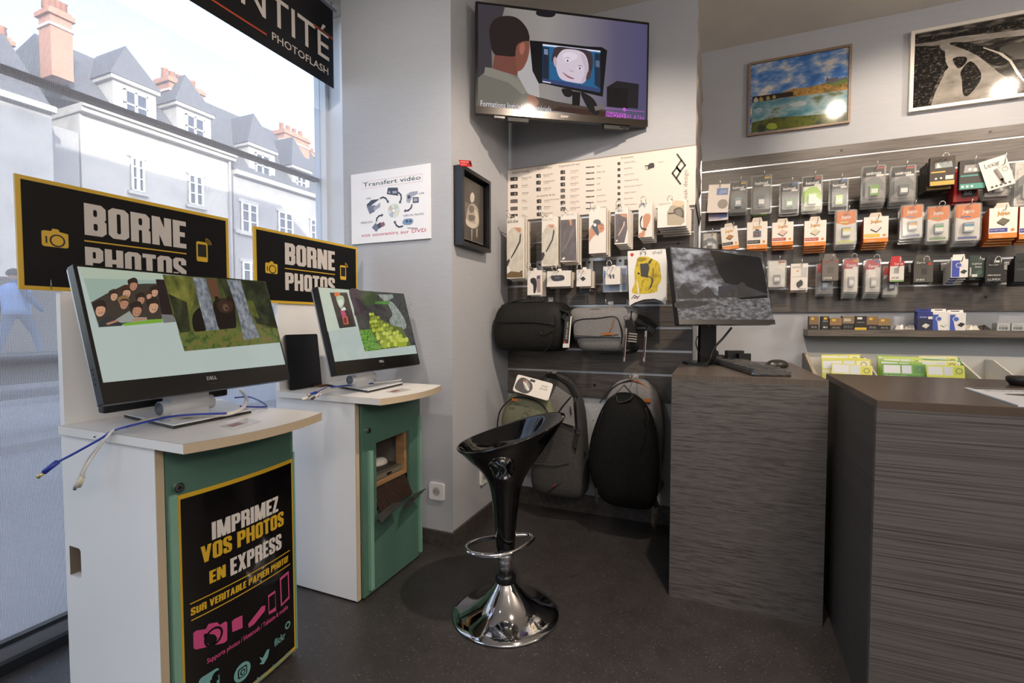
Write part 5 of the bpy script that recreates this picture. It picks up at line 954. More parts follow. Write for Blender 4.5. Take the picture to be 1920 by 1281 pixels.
b = MB(); b.tube(cat([q(1155, 742, -.08), q(1160, 755, -.06), q(1180, 750, -.06), q(1186, 742, -.08)], False, 4), .005, M_STB, 8); b.build('top_handle', b2_)
T_ = q(1170, 722, -.14)
b = MB(); b.ribbon([T_, q(1142, 752, -.08)], .012, .004, (0, 1, 0), M_STB); b.build('shoulder_strap', b2_); b = MB(); b.ribbon([T_, q(1190, 745, -.1)], .012, .004, (0, 1, 0), M_STB); b.build('shoulder_strap', b2_); b = MB(); b.ribbon([q(1118, 915, -.03), q(1119, 944, -.03)], .014, .003, (1, 0, 0), M_STB); b.build('shoulder_strap', b2_); b = MB(); b.ribbon([q(1213, 930, -.08), q(1215, 953, -.06)], .02, .003, (1, 0, 0), M_STB); b.build('shoulder_strap', b2_); b = MB(); b.ribbon(cat([q(1220, 900, -.12), q(1240, 905, -.12), q(1226, 930, -.1), q(1232, 952, -.1)], False, 4), .03, .004, (1, 0, .2), M_STB); b.build('shoulder_strap', b2_)
b = MB(); b.tube(cat([q(1120, 768, -.05), q(1115, 772, -.05), q(1112, 790, -.05)], False, 3), .004, mt('a8a49e', .4), 6); b.build('white_piping', b2_)
hookz(ony(1187, 706, 2.64).x, .822, 2.732, 2.56, 'wire hook holding the two backpacks on the right')
# ================================================================ packs on the right slatwall
PG = 'packs hanging on the right slatwall'
CLR = clear((.97, .98, .98), .035, .09, white=.07)
ORD = ['first', 'second', 'third', 'fourth', 'fifth', 'sixth', 'seventh', 'eighth', 'ninth', 'tenth', 'eleventh', 'twelfth']
JO = mt('d9822a', .45); JW = mt('e3dcd2', .45); JY = mt('c98f2b', .5)
def iso(m, F, cx, cy, s, c0, c1, c2, d):
    """little product picture: a flat battery seen from above"""
    P = lambda x, y: (cx + x * s, cy + y * s)
    m.flat(F, [P(-1, -.1), P(.1, -.75), P(.1, -1.0), P(-1, -.35)], d, mt(c2, .5)); m.flat(F, [P(.1, -.75), P(1, .25), P(1, 0), P(.1, -1.0)], d, mt(c1, .5)); m.flat(F, [P(-1, -.1), P(-.1, .75), P(1, .25), P(.1, -.75)], d, mt(c0, .5))
def face_jupio(m, F, w, h, acc, bat=('e8e0d4', '55504a', '3a3632'), cam=False):
    m.fbox(F, -w / 2, w / 2, 0, h * .16, .0002, .0006, JO); m.text(F, 'Jupio', 0, h * .76, h * .12, .0008, JY, w=w * .46, al='c', off=.03)
    m.fbox(F, -w / 2 + w * .02, w * .16, h * .2, h * .33, .0002, .0007, mt(acc, .5)); m.text(F, 'BATTERY PACK', -w * .44, h * .245, h * .04, .001, JW, w=w * .5)
    m.flat(F, [(w * .34 + x, h * .26 + y) for x, y in circ(w * .07, 10, ry=h * .05)], .0007, JO)
    m.text(F, 'quality battery', -w * .36, h * .05, h * .05, .001, JW, w=w * .36)
    if cam:
        m.flat(F, [(x, h * .55 + y) for x, y in rrect(w * .4, h * .24, w * .04)], .0007, mt('5a6470', .4)); m.flat(F, circ(w * .11, 14, .0, h * .54), .001, mt('2c2a2e', .3)); m.flat(F, circ(w * .07, 12, .0, h * .54), .0013, mt('a8574a', .3)); m.fbox(F, -w * .1, w * .1, h * .67, h * .73, .0002, .0008, mt('3f464f', .4))
    else: iso(m, F, 0, h * .55, w * .22, *bat, .0008)
def pack_jupio(t, F, w, h, acc, **k):
    m = MB(); m.extr(F, [(-w / 2, 0), (w / 2, 0), (w / 2, h), (-w / 2, h)], -.022, 0, JW, sidem=mt('a8481e', .5)); face_jupio(m, F, w, h, acc, **k); m.build('carton', t)
    b = MB(); b.extr(F, [(-w * .28, h), (w * .28, h), (w * .2, h * 1.17), (-w * .2, h * 1.17)], -.012, -.011, mt('cfc4b4', .5)); b.build('hang_tab', t)
def pack_blister(t, F, w, h, top, card, bat, txt='hahnel', tc='d8d6d2', batl='6a6a6a'):
    c = MB(); c.extr(F, rrect(w * .86, h * .92, w * .05), -.016, -.015, mt(card, .45)) if 0 else None
    G = F.at(0, h / 2)
    c.extr(G, rrect(w * .84, h * .93, w * .04), -.016, -.015, mt(card, .45)); c.fbox(G, -w * .42, w * .42, h * .2, h * .465, -.0149, -.0143, mt(top, .45))
    c.flat(G, [(-w * .42, h * .05), (-w * .1, h * .18), (w * .2, h * .18), (w * .42, h * .02), (w * .42, -h * .2), (w * .1, -h * .08), (-w * .42, -h * .3)], -.0142, mt(batl, .4))
    c.text(G, txt, 0, h * .26, h * .075, -.0138, mt(tc, .4), w=w * .6, al='c', off=.03); c.fbox(G, w * .12, w * .4, h * .395, h * .445, -.0142, -.0138, mt(('a83a34', '3f6fb0', '9db43a', 'c9a030')[len(t.name) * 7 % 4 if 0 else int(abs(F.o.x) * 97) % 4], .45)); c.fbox(G, w * .1, w * .4, h * .2, h * .25, -.0142, -.0138, CW); c.build('card', t)
    b = MB(); b.extr(G.at(0, -h * .18), rrect(w * .36, h * .28, w * .03), -.014, .008, mt(bat, .35)); b.flat(G.at(0, -h * .2), rrect(w * .26, h * .12, .001), .0084, mt(tc, .4)); b.build('battery', t)
    s = MB(); s.extr(G, rrect(w, h, w * .09), -.017, -.0165, CLR)
    lv = [(1, -.0165), (.94, -.010), (.80, -.004), (.76, .011)]
    rg = [[G.p(x, y - (0 if k > .9 else h * .06), d) for x, y in rrect(w * k, h * (k if k > .9 else k * .9), w * .08)] for k, d in lv]; s.rings(rg, CLR, False, True, False); s.build('clear_shell', t)
def pack_jblister(t, F, w, h, acc, bc='c9a83a'):
    G = F.at(0, h / 2); c = MB(); c.extr(G, rrect(w * .88, h * .94, w * .05), -.012, -.011, mt('d5d0c9', .45)); c.flat(G, [(-w * .43, h * .46), (w * .43, h * .46), (w * .43, h * .12), (0, h * .06), (-w * .43, h * .14)], -.0106, mt('d5793a', .45))
    c.text(G, 'Jupio', 0, h * .25, h * .085, -.0102, JW, w=w * .44, al='c', off=.03); c.flat(G, [(x, h * .37 + y) for x, y in circ(w * .14, 14, ry=h * .045)], -.0102, mt('b5602c', .4)); c.fbox(G, -w * .34, w * .34, -h * .43, -h * .37, -.0108, -.0103, mt(acc, .5)); c.fbox(G, -w * .26, w * .1, h * .13, h * .165, -.0105, -.0100, mt(acc, .5)); c.build('card', t)
    b = MB(); b.extr(G.at(0, -h * .14), rrect(w * .36, h * .26, w * .03), -.010, .008, mt('8f9498', .35)); b.flat(G.at(0, -h * .14), rrect(w * .34, h * .17, .001), .0084, mt('e0ddd6', .4)); b.flat(G.at(0, -h * .09), rrect(w * .34, h * .06, .001), .0087, mt(bc, .4)); b.build('battery', t)
    s = MB(); s.extr(G, rrect(w, h, w * .1), -.013, -.0125, CLR); rg = [[G.p(x, y, d) for x, y in rrect(w * k, h * k, w * .09)] for k, d in ((1, -.0125), (.93, -.006), (.86, .010))]; s.rings(rg, CLR, False, True, False); s.build('clear_shell', t)
def pack_box(t, F, w, h, base, side, items, th=.025, tab=None):
    m = MB(); m.extr(F, [(-w / 2, 0), (w / 2, 0), (w / 2, h), (-w / 2, h)], -th, 0, mt(base, .45), sidem=mt(side, .5))
    for i, it in enumerate(items):
        if it[0] == 'r': m.rect(F, w * it[1], h * it[2], w * it[3], h * it[4], .0005 + i * .0002, mt(it[5], .45))
        elif it[0] == 't': m.text(F, it[1], w * it[2], h * it[3], h * it[4], .0006 + i * .0002, mt(it[6], .45), w=w * it[5], al='c', off=.02)
        elif it[0] == 'c': m.flat(F, circ(w * it[3], 16, w * it[1], h * it[2]), .0005 + i * .0002, mt(it[4], .45))
        elif it[0] == 'p': m.flat(F, [(w * x, h * y) for x, y in it[1]], .0005 + i * .0002, mt(it[2], .45))
        elif it[0] == 'i': iso(m, F, w * it[1], h * it[2], w * it[3], *it[4], .0006 + i * .0002)
    m.build('carton', t)
    if tab: b = MB(); b.extr(F, [(-w * .4, h), (w * .4, h), (w * .34, h + .03), (-w * .34, h + .03)], -th * .6, -th * .55, mt(tab, .45)); b.build('hang_tab', t)
def hang(row, i, box, Yf, fn, lab, n=1, gap=.028, tilt=0, hk=True, what='pack', up=.025, dbl=False, nm='battery_pack'):
    x0, y0, x1, y1 = box; a, b_ = ony(x0, y0, Yf), ony(x1, y1, Yf); w, h = b_.x - a.x, a.z - b_.z; c = V(((a.x + b_.x) / 2, Yf, b_.z))
    for k in range(n):
        lb = lab if k == 0 else f'{ORD[k]} pack back on the {ORD[i]} hook of the {row} row'
        o = V((.003 * k, gap * k, -.010 * k)); t = thing(nm, c + o, lb, what, PG); F = Fr(c + o, (math.cos(tilt), 0, math.sin(tilt)), (-math.sin(tilt), 0, math.cos(tilt))); fn(t, F, w, h)
    if hk: hook((x0 + x1) / 2 + 5, y0 - 8, 3.39, Yf - .02, f'metal hook, {ORD[i]} along the {row} row of the right slatwall', dbl, up)
BL = lambda top='2a2826', card='4a4644', bat='6f6f70', txt='hahnel', **k: (lambda t, F, w, h: pack_blister(t, F, w, h, top, card, bat, txt, **k))
JB = lambda acc, **k: (lambda t, F, w, h: pack_jupio(t, F, w, h, acc, **k))
JL = lambda acc, bc='c9a83a': (lambda t, F, w, h: pack_jblister(t, F, w, h, acc, bc))
BX = lambda base, side, items, **k: (lambda t, F, w, h: pack_box(t, F, w, h, base, side, items, **k))
Y = 3.235
hang('top', 0, (1326, 348, 1365, 397), Y, BX('d8cfc6', 'b8aea4', [('r', -.1, .62, .42, .86, '5f78a8'), ('c', .22, .3, .24, '8d847c'), ('p', [(.0, .64), (.4, .7), (.35, .8), (.05, .8)], '7f93bd')], th=.012), 'white cleaning cloth pouch with a blue patch, far left of the top row', tilt=-.06, nm='cleaning_cloth_pack')
hang('top', 0, (1329, 392, 1365, 412), Y + .04, BX('cfc6c4', 'a8a0a0', [('r', -.48, .1, .2, .6, '8d84a0'), ('p', [(.0, .1), (.45, .2), (.45, .9), (.1, .8)], '6f78b0')], th=.012), 'purple and white card hanging below the cleaning cloth pouch', hk=False)
hang('top', 1, (1367.5, 340, 1401, 397), Y, BL('26251f', '5a5a5c', '7d8d98'), 'grey battery blister with a blue tinge, second in the top row', n=2)
hang('top', 2, (1408.5, 329, 1447.5, 399), Y, BL('3a3634', '66615e', '55585a'), 'tall grey battery blister with a red corner, third in the top row', n=1)
hang('top', 2, (1411, 393, 1438, 404), Y + .05, BX('6f8a3a', '55702c', [('r', .0, .2, .4, .7, '9db84a')], th=.01), 'green card peeping out below the third blister of the top row', hk=False)
hang('top', 3, (1462, 342, 1499, 398), Y, BL('332f2e', '6b6663', '4f7a3a'), 'small grey battery blister with a green cell, fourth in the top row', n=2)
hang('top', 4, (1504, 330, 1543, 393), Y, BL('1e1c1a', 'e0dfd0', 'd8e0c8', batl='9dc04a'), 'white and bright green battery blister in the top row', n=2)
hang('top', 5, (1555.5, 335, 1591.5, 393), Y, BL('332f2e', '5a5557', 'b8cc7a'), 'grey battery blister with a white and green cell in the top row', n=2)
hang('top', 6, (1617, 311, 1662, 378), Y - .03, BL('2a2724', '8d8784', '5f8f2c', 'uniross'), 'large clear blister with green striped cells in the top row', n=3)
hang('top', 7, (1671, 311, 1719, 376), Y - .03, BL('262422', '8f8b88', '4f5654', 'uniross'), 'large clear blister with a dark charger and red oval in the top row', n=3)
WPK = [('p', [(-.3, .6), (.4, .62), (.36, .82), (-.3, .8)], '8d9496'), ('r', -.46, .45, .12, .5, 'c9a24a'), ('r', -.48, .02, .48, .16, 'c9a04a'), ('c', -.25, .25, .05, 'd8d4cc'), ('c', -.05, .26, .05, 'd8d4cc'), ('r', .12, .2, .44, .34, 'cfcac2'), ('p', [(-.25, .62), (-.05, .62), (-.2, .8)], 'd8d2c8')]
hang('top', 8, (1744.5, 296, 1790, 346), Y - .05, BX('3c342c', '1f1c18', WPK), 'dark brown carton with a silver window and gold base in the top row', n=2, gap=.05, dbl=True)
hang('top', 8, (1735, 309, 1776, 357), Y + .04, BX('a39884', '2e3a38', [('r', -.3, .7, .0, .85, 'd8d2c8')], th=.08), 'pale khaki carton stack behind the dark brown window carton', hk=False)
hang('top', 9, (1800, 302, 1847, 353), Y - .05, BX('3a3632', '2a2826', [('p', [(-.34, .58), (.36, .58), (.36, .84), (-.3, .84)], '9a9896'), ('c', -.1, .68, .07, 'd6d2cc'), ('c', .1, .66, .08, 'd6d2cc'), ('r', -.46, .44, .22, .5, '4f8a80'), ('r', -.48, .02, .48, .2, '4f9488'), ('r', -.42, .07, -.32, .14, 'dcd8d0'), ('r', -.24, .07, -.14, .14, 'dcd8d0'), ('r', -.06, .07, .04, .14, 'dcd8d0')]), 'dark carton with a white window and teal base in the top row')
hang('top', 9, (1789, 318, 1833, 376), Y + .02, BX('a8201e', 'b02824', [('r', -.18, .12, .42, .38, '1e1c1c'), ('t', 'DUO', .1, .2, .1, .3, 'd8d4d0')], th=.04), 'bright red carton behind the dark teal-based carton', n=2, hk=False)
def usbp(t, F, w, h):
    m = MB(); m.extr(F, [(-w / 2, 0), (w / 2, 0), (w / 2, h), (-w / 2, h)], -.002, 0, mt('ded6cc', .45)); m.text(F, 'Lexar', -w * .06, h * .74, h * .16, .0006, mt('4a4642', .5), w=w * .56, al='c'); m.extr(F.at(w * .05, h * .42, 0, .2), rrect(w * .12, h * .44, w * .04), 0, .006, mt('8a8680', .3, .4)); m.extr(F.at(w * .09, h * .2, 0, .2), rrect(w * .08, h * .16, w * .02), 0, .006, mt('3a3836', .3))
    m.ring(F, circ(w * .11, 18, w * .32, h * .55), circ(w * .09, 18, w * .32, h * .55), .0006, mt('77726c', .5))
    for i in range(5): m.fbox(F, w * (-.36 + .16 * i), w * (-.27 + .16 * i), h * .06, h * .12, .0002, .0006, mt('4a4642', .5))
    m.build('card', t)
hang('top', 10, (1854, 296, 1905, 349), Y - .06, usbp, 'white memory stick card hanging tilted at the right of the top row', tilt=.28, up=.05, nm='memory_stick_pack')
hang('top', 10, (1846, 330, 1900, 366), Y + .0, BL('b8b2aa', 'c4beb6', '8a8680', ' '), 'clear blister behind the tilted memory stick card', n=2, hk=False)
hang('top', 11, (1903, 300, 1950, 386), Y - .02, BL('c9c4bc', 'cfcac4', 'a8a49e', ' '), 'tall clear pack at the right edge of the top row', n=2)
hang('middle', 0, (1317, 437, 1345, 467), Y, BL('b8b4b0', 'd0ccc8', '8a98a8', ' '), 'small clear charger pack at the left end of the middle row', n=2)
hang('middle', 1, (1355.5, 426, 1386, 467), Y, JB('1e1c1c', bat=('b07a3a', '33302c', '26221f')), 'white and orange battery carton with a black bar, second in the middle row', tilt=.10, up=.02)
hang('middle', 2, (1401, 417.5, 1438, 466), Y, JB('26241f', cam=True), 'white and orange carton with a camera picture in the middle row', n=2)
hang('middle', 3, (1448, 418, 1487, 459), Y, JB('b0524a', bat=('d8b8a8', '6a655e', '3a3632')), 'white and orange carton with a red bar, fourth in the middle row', n=3)
hang('middle', 4, (1508.5, 415, 1548.5, 460), Y, JB('b8564e', bat=('cfc4a8', '8d8a78', '6a6656')), 'larger white and orange carton with a red bar, fifth in the middle row', n=4)
hang('middle', 5, (1566.5, 394, 1607.5, 458), Y, JL('c8cc6a', 'd8c83a'), 'clear orange blister with a yellow cell in the middle row', n=3)
hang('middle', 6, (1620, 408, 1665, 453), Y - .02, JB('d8b43a', bat=('d8d4cc', '3a3a3c', '2a2a2c')), 'white and orange carton with a yellow bar in the middle row', n=4)
hang('middle', 7, (1690, 384, 1732.5, 446), Y - .03, JL('6f7f9a', 'c9923a'), 'clear orange blister with a blue and orange cell in the middle row', n=3)
hang('middle', 8, (1739, 386, 1782, 452), Y - .03, JL('7f9a6f', '5f9a6a'), 'clear orange blister with a green cell in the middle row', n=2, dbl=True)
hang('middle', 9, (1791.5, 382, 1841.5, 451), Y - .03, JL('5a5f95', '4f86a8'), 'clear orange blister with a pale blue cell in the middle row', n=3)
hang('middle', 10, (1855.5, 391, 1906.5, 445), Y - .04, JB('3a418c', bat=('6a6452', '4a4438', '3a352c')), 'white and orange carton with a blue bar, near the right of the middle row', n=4)
hang('middle', 11, (1913, 388, 1965, 446), Y - .04, JB('3a418c'), 'orange sided carton cut by the right edge in the middle row', n=3)
hang('bottom', 0, (1439, 488, 1475, 539), Y, BL('d8d3cc', 'dad5cf', '8a8a88', ' ', batl='cfcac4'), 'white clear blister with a silver cell at the left of the bottom row', n=2)
HB = [('r', -.42, .84, .2, .9, 'b5b0aa'), ('c', -.1, .72, .06, 'c98a4a'), ('r', -.4, .5, .1, .52, 'bdb8b2'), ('r', .1, .5, .45, .85, 'b8b5b2'), ('p', [(-.15, .28), (.1, .4), (.22, .32), (.22, .2), (-.02, .08), (-.15, .16)], '3f3f40'), ('t', 'hahnel', .2, .03, .05, .4, '77726c')]
hang('bottom', 1, (1483, 495, 1514, 544), Y, BX('d9d3cc', 'c0542a', HB), 'white carton with an orange side and dark block picture in the bottom row', n=2)
CAN = [('r', -.18, .35, .2, .62, '57524e'), ('r', .3, .82, .46, .92, 'a8322c'), ('t', 'Canon', -.25, .84, .07, .34, 'b0302a'), ('t', 'LP-E10', -.14, .08, .09, .5, 'd6d2cc')]
hang('bottom', 2, (1542, 486, 1571.5, 526), Y - .02, BX('66605a', '8a3a34', CAN, tab='66605a'), 'grey carton with red details in front of a clear blister, bottom row')
hang('bottom', 2, (1531, 494, 1563, 552), Y + .03, BL('b83a3a', '8d8a8c', '5a7a98', ' '), 'red topped clear blister behind the grey carton in the bottom row', hk=False, n=2)
RED = lambda bt: BL('b8424a', 'ddd6ce', bt, 'Canon', batl='d6d0c8')
hang('bottom', 3, (1582.5, 484, 1610.5, 549), Y, RED('a8a49e'), 'tall white blister with a red top, left of the two matching ones', n=4, dbl=True)
hang('bottom', 4, (1623.5, 486, 1653, 549), Y, RED('b0aca6'), 'tall white blister with a red top, right of the two matching ones', n=4, dbl=True)
hang('bottom', 5, (1669, 491, 1694.5, 528), Y - .03, BX('d5cfc8', 'b02a28', [('r', -.5, .78, .5, 1, 'b8262a'), ('t', 'Canon', .1, .84, .1, .6, 'e0dad4'), ('r', -.2, .42, .14, .68, '9a968f'), ('r', -.5, 0, .5, .08, '6f9a5a'), ('t', 'LP-E5', -.1, .16, .08, .5, '77726c')], tab='b8262a'), 'small white carton with a red top and green base, bottom row', up=.05)
hang('bottom', 5, (1657, 499, 1686, 554), Y + .02, BL('c02a28', 'cfcac2', '17171a', ' ', tc='d0d4dc'), 'red topped blister with a black cell below the small red and white carton', hk=False, n=2)
hang('bottom', 6, (1714, 489, 1749, 529), Y - .02, BX('4a4640', '33302c', [('r', -.1, .35, .18, .62, '332f2c'), ('r', .2, .78, .4, .9, 'a8322c'), ('t', 'Canon', -.15, .86, .09, .45, 'd6d2cc'), ('t', 'LP-E12', -.16, .08, .08, .42, 'd6d2cc')], tab='4a4640'), 'dark grey carton with white lettering, under a looped hook in the bottom row', dbl=True, up=.035, n=2)
SIG = [('r', -.46, .03, .0, .97, '3b4aa5'), ('c', -.05, .7, .19, 'dcd8d4'), ('c', -.05, .7, .15, '4a5ab0'), ('i', .25, .34, .19, ('2c3432', '1c2422', '141a18'))]
hang('bottom', 7, (1784, 488, 1814.5, 520), Y - .03, BX('dedad4', 'd0ccc6', SIG, tab='dedad4'), 'white and blue battery carton with a dark square picture in the bottom row', n=4, gap=.032)
hang('bottom', 8, (1817, 490, 1845.5, 520), Y - .02, BX('2a3a33', '1a2420', [('t', 'FUJIFILM', 0, .78, .1, .6, 'cfd0ca'), ('t', 'NP-W126', .1, .58, .1, .4, 'cfd0ca'), ('p', [(-.1, .3), (.2, .48), (.44, .32), (.14, .12)], '3f564c'), ('r', -.44, .1, -.34, .62, 'a8a898'), ('r', -.3, .04, .05, .2, 'c9c9bf')], tab='2a3a33'), 'dark green carton beside the white and blue cartons in the bottom row', n=2)
hang('bottom', 9, (1848.5, 489, 1881.5, 528), Y - .03, BX('0e0d0e', '141314', [('t', 'Panasonic', -.05, .76, .06, .5, 'c9c5c0'), ('t', 'DMW-BLG10', -.02, .28, .06, .7, 'd6d2cc'), ('t', 'LUMIX', 0, .06, .1, .7, 'b0aca8'), ('r', -.05, .9, .25, .99, 'd0ccc8')], tab='0e0d0e'), 'black carton with white lettering in the bottom row', n=3, dbl=True, up=.045)
hang('bottom', 10, (1903, 486, 1935, 528), Y - .02, BX('15191a', '0f1213', [('t', 'SONY', -.1, .5, .1, .5, '55585a')], tab='15191a'), 'very dark carton at the right edge of the bottom row', n=3)
# ---- shelf and what stands on it
M_SHF = noisy(['4f4843', '5f5750', '6b625a'], (1.5, 20, 20), 4, 4, rough=.4)
MB_ = MB().box(.497, 2.3, 3.25, 3.41, 1.040, 1.076, M_SHF); tag(MB_.build('wall_shelf', bevel=.001), 'long grey wood wall shelf carrying small battery boxes', 'shelf')
zs = zc(1500, 560, 4.5714)
def shelfbox(i, x0, y0, x1, y1, base, items, lab, th=.05, Yf=3.27, tab=None, name='battery_box', grp='small boxes on the wall shelf'):
    a, b_ = ony(*zs(x0, y0), Yf), ony(*zs(x1, y1), Yf); w, h = b_.x - a.x, a.z - 1.0765; c = V(((a.x + b_.x) / 2, Yf, 1.0765)); t = thing(name, c, lab, 'box', grp); pack_box(t, Fr(c, (1, 0, 0), (0, 0, 1)), w, h - (.016 if tab else 0), base, base, items, th, None)
    if tab: m = MB(); F = Fr(c, (1, 0, 0), (0, 0, 1)); m.extr(F, [(-w * .5, h - .016), (w * .5, h - .016), (w * .46, h), (-w * .46, h)], -th * .6, -th * .55, mt(tab, .45)); m.fbox(F, -w * .25, w * .25, h - .009, h - .005, -th * .55, -th * .54, BLK); m.build('hang_tab', t)
NIK = lambda a='8a6a44': [('r', -.5, .38, .5, 1, a), ('r', -.3, .72, .0, .9, 'c9a83a'), ('t', 'EN-EL', .05, .12, .14, .6, '8a8680')]
shelfbox(0, 80, 150, 158, 270, '1c1a18', NIK('7d6242'), 'black and gold box at the left end of the wall shelf')
shelfbox(1, 186, 152, 246, 270, '232222', [('r', -.2, .76, .25, .92, 'c9a82a'), ('t', 'NIKON', 0, .6, .07, .6, 'b8b4ae'), ('c', -.12, .18, .14, 'cfcbc4'), ('c', .2, .18, .12, 'a8a49e')], 'narrow black box with a yellow badge, second on the shelf')
shelfbox(2, 255, 166, 358, 270, '1c1a18', NIK(), 'wide low black and gold box, third on the shelf')
shelfbox(3, 366, 150, 464, 270, '1a1a1b', [('r', -.5, .45, .5, 1, '7d6a50'), ('r', -.4, .62, .2, .82, 'b0a898'), ('t', 'EN-EL15', 0, .14, .16, .7, '6a6662')], 'tall black and bronze box, fourth on the shelf')
shelfbox(4, 472, 150, 569, 270, '1e1d1d', [('r', -.5, 0, .5, .17, 'c9a82a'), ('r', -.3, .76, .12, .92, 'd6d2cc'), ('t', 'NIKON', 0, .5, .08, .6, '9a9690')], 'black box with a yellow base, fifth on the shelf')
shelfbox(5, 573, 152, 668, 270, '1c1a18', NIK('7d6446'), 'black and gold box right of the yellow based one')
shelfbox(6, 672, 168, 775, 270, '1c1a18', NIK('8a6e48'), 'low black and gold box, last of the battery boxes on the shelf')
shelfbox(7, 1010, 88, 1135, 270, '262f78', [('r', -.5, .0, .5, .62, '1f2340'), ('i', .05, .24, .26, ('d0ccc4', '8a8680', '6a6660')), ('r', .2, .6, .48, .74, 'dcd8d4'), ('t', 'SIGMA', -.1, .68, .06, .5, 'b8bcd8')], 'dark blue upright box on the wall shelf', tab='2c3a8c')
shelfbox(8, 1140, 88, 1268, 270, 'dedbd8', [('p', [(-.5, 0), (-.12, 0), (-.2, .5), (-.12, .85), (-.5, .85)], '3b55a8'), ('c', -.1, .62, .2, 'dcdce0'), ('c', -.1, .62, .16, '4a62ac'), ('i', .22, .3, .2, ('d8d8d0', '98a090', '787c74'))], 'white and blue upright box beside the dark blue box', tab='dedbd8')
shelfbox(9, 1276, 97, 1418, 270, 'dedbd8', [('p', [(-.42, 0), (-.08, 0), (-.2, .5), (-.1, .9), (-.42, .9)], '3b55a8'), ('c', -.06, .64, .2, 'dcdce0'), ('c', -.06, .64, .16, '4a62ac'), ('i', .24, .34, .2, ('22262a', '15181a', '101214'))], 'white and blue upright box with a dark battery picture on the shelf', tab='dedbd8')
BC = [('r', -.5, .0, .5, 1, 'b0b4b4'), ('t', 'Panasonic', 0, .62, .16, .6, 'b08a80')] + [('r', -.34 + .08 * i, .14, -.34 + .08 * i + (.03 if i % 3 else .05), .5, '4a4c4c') for i in range(9)]
shelfbox(10, 1690, 210, 1800, 270, 'b0b4b4', BC, 'silver barcode box, left of the pair on the shelf'); shelfbox(11, 1815, 210, 1925, 270, 'b0b4b4', BC, 'silver barcode box, right of the pair on the shelf')
rnd = random.Random(5)
for i, (x0, x1, c, lab) in enumerate(((815, 905, 'b9b6b0', 'clear blister lying flat on the shelf, left one'), (905, 1000, 'a8a49e', 'clear blister lying flat against the dark blue box'), (1425, 1555, 'cfc9bd', 'crumpled clear pack on the shelf right of the blue boxes'), (1560, 1655, '3a3632', 'dark flat pack lying on the shelf by the silver boxes'))):
    a, b_ = ony(*zs(x0, 262), 3.28), ony(*zs(x1, 262), 3.28); m = MB(); n = 5; vs = []
    for r_ in range(n + 1):
        for c_ in range(n + 1): vs.append((a.x + (b_.x - a.x) * c_ / n, 3.28 + .07 * r_ / n, 1.0768 + (rnd.uniform(.004, .03) if 0 < r_ < n and 0 < c_ < n else .002)))
    m.add(vs, [(r_ * (n + 1) + c_, r_ * (n + 1) + c_ + 1, (r_ + 1) * (n + 1) + c_ + 1, (r_ + 1) * (n + 1) + c_) for r_ in range(n) for c_ in range(n)], mt(c, .15)); tag(m.build('flat_blister'), lab, 'blister pack', 'flat packs on the wall shelf')
# ---- framed photographs on the right wall
def frame(name, lab, c4, wb, fm, dp, artf):
    a, b_ = ony(*c4[0], 3.41), ony(*c4[1], 3.41); t = thing(name, ((a.x + b_.x) / 2, 3.41, b_.z), lab, 'picture', 'framed photographs on the right wall'); F = FY(0, 3.41, 0); x0, x1, z0, z1 = a.x, b_.x, b_.z, a.z; f = MB()
    for q in ((x0, x1, z0, z0 + wb), (x0, x1, z1 - wb, z1), (x0, x0 + wb, z0 + wb, z1 - wb), (x1 - wb, x1, z0 + wb, z1 - wb)): f.fbox(F, *q, 0, dp, fm)
    f.build('frame', t, bevel=.001); p = MB(); G = FY(0, 3.41 - dp + .012, 0); artf(p, G, x0 + wb, z0 + wb, x1 - wb, z1 - wb); p.build('print', t)

def art_lake(p, G, x0, z0, x1, z1):
    SKY = noisy(['3a66a8', '4f7ab5', '7f98bd', 'c9c2bd', 'd8d0c8'], (1.2, 1, 2.2), 7, 6, rough=.08, lo=.38, hi=.70); WAT = noisy(['3f6a78', '5f8a94', '8fa4a8', '55603a'], (1.0, 1, 2.4), 6, 5, rough=.08, lo=.36, hi=.66)
    o = (1280, 0, 3); p.rect(G, x0, z0, x1, z1, 0, SKY)
    tn = noisy(['6a4a2c', 'b08a4c', '8a6a3a', '4a5a2c'], (1, 1, 1), 40, 4, rough=.08, lo=.3, hi=.7); GR = mt('4f6a2a', .14); BR = mt('2f2620', .14)
    rc = lambda px_: px_
    p.art(G, *o, [(WAT, [(392, 580), (600, 548), (750, 528), (935, 503), (922, 682), (386, 748)]), (noisy(['3a4420', '5a6028', '2f3a30'], (1, 1, 1), 14, 4, rough=.08), [(390, 690), (520, 660), (700, 650), (924, 630), (922, 682), (386, 748)]), (tn, [(560, 520), (620, 500), (700, 492), (800, 470), (926, 440), (924, 505), (760, 528), (600, 548), (540, 545)]), (GR, [(790, 470), (860, 450), (927, 440), (926, 462), (840, 480)]), (mt('5a5560', .14), [(805, 450), (815, 430), (822, 445), (870, 432), (880, 445), (920, 430), (928, 440), (840, 468), (805, 468)]), (BR, [(392, 545), (500, 530), (620, 515), (622, 540), (500, 562), (392, 580)]), (mt('b5a890', .14), [(400, 563), (412, 548), (424, 560), (424, 572), (402, 576)], True), (mt('9a8a50', .14), [(430, 558), (440, 545), (452, 556), (452, 568), (432, 571)], True), (mt('9a8a50', .14), [(470, 552), (480, 540), (490, 550), (490, 560), (472, 563)], True), (mt('9a8a50', .14), [(505, 546), (514, 535), (524, 545), (522, 554), (507, 556)], True), (mt('8fa0a8', .14), [(400, 620), (440, 605), (450, 625), (415, 640)], True), (mt('a8b0b5', .14), [(600, 585), (680, 570), (690, 590), (620, 600)], True), (mt('8a9a3a', .14), [(470, 718), (485, 695), (520, 695), (530, 720), (500, 728)], True)], d0=.0005, dd=.00008)
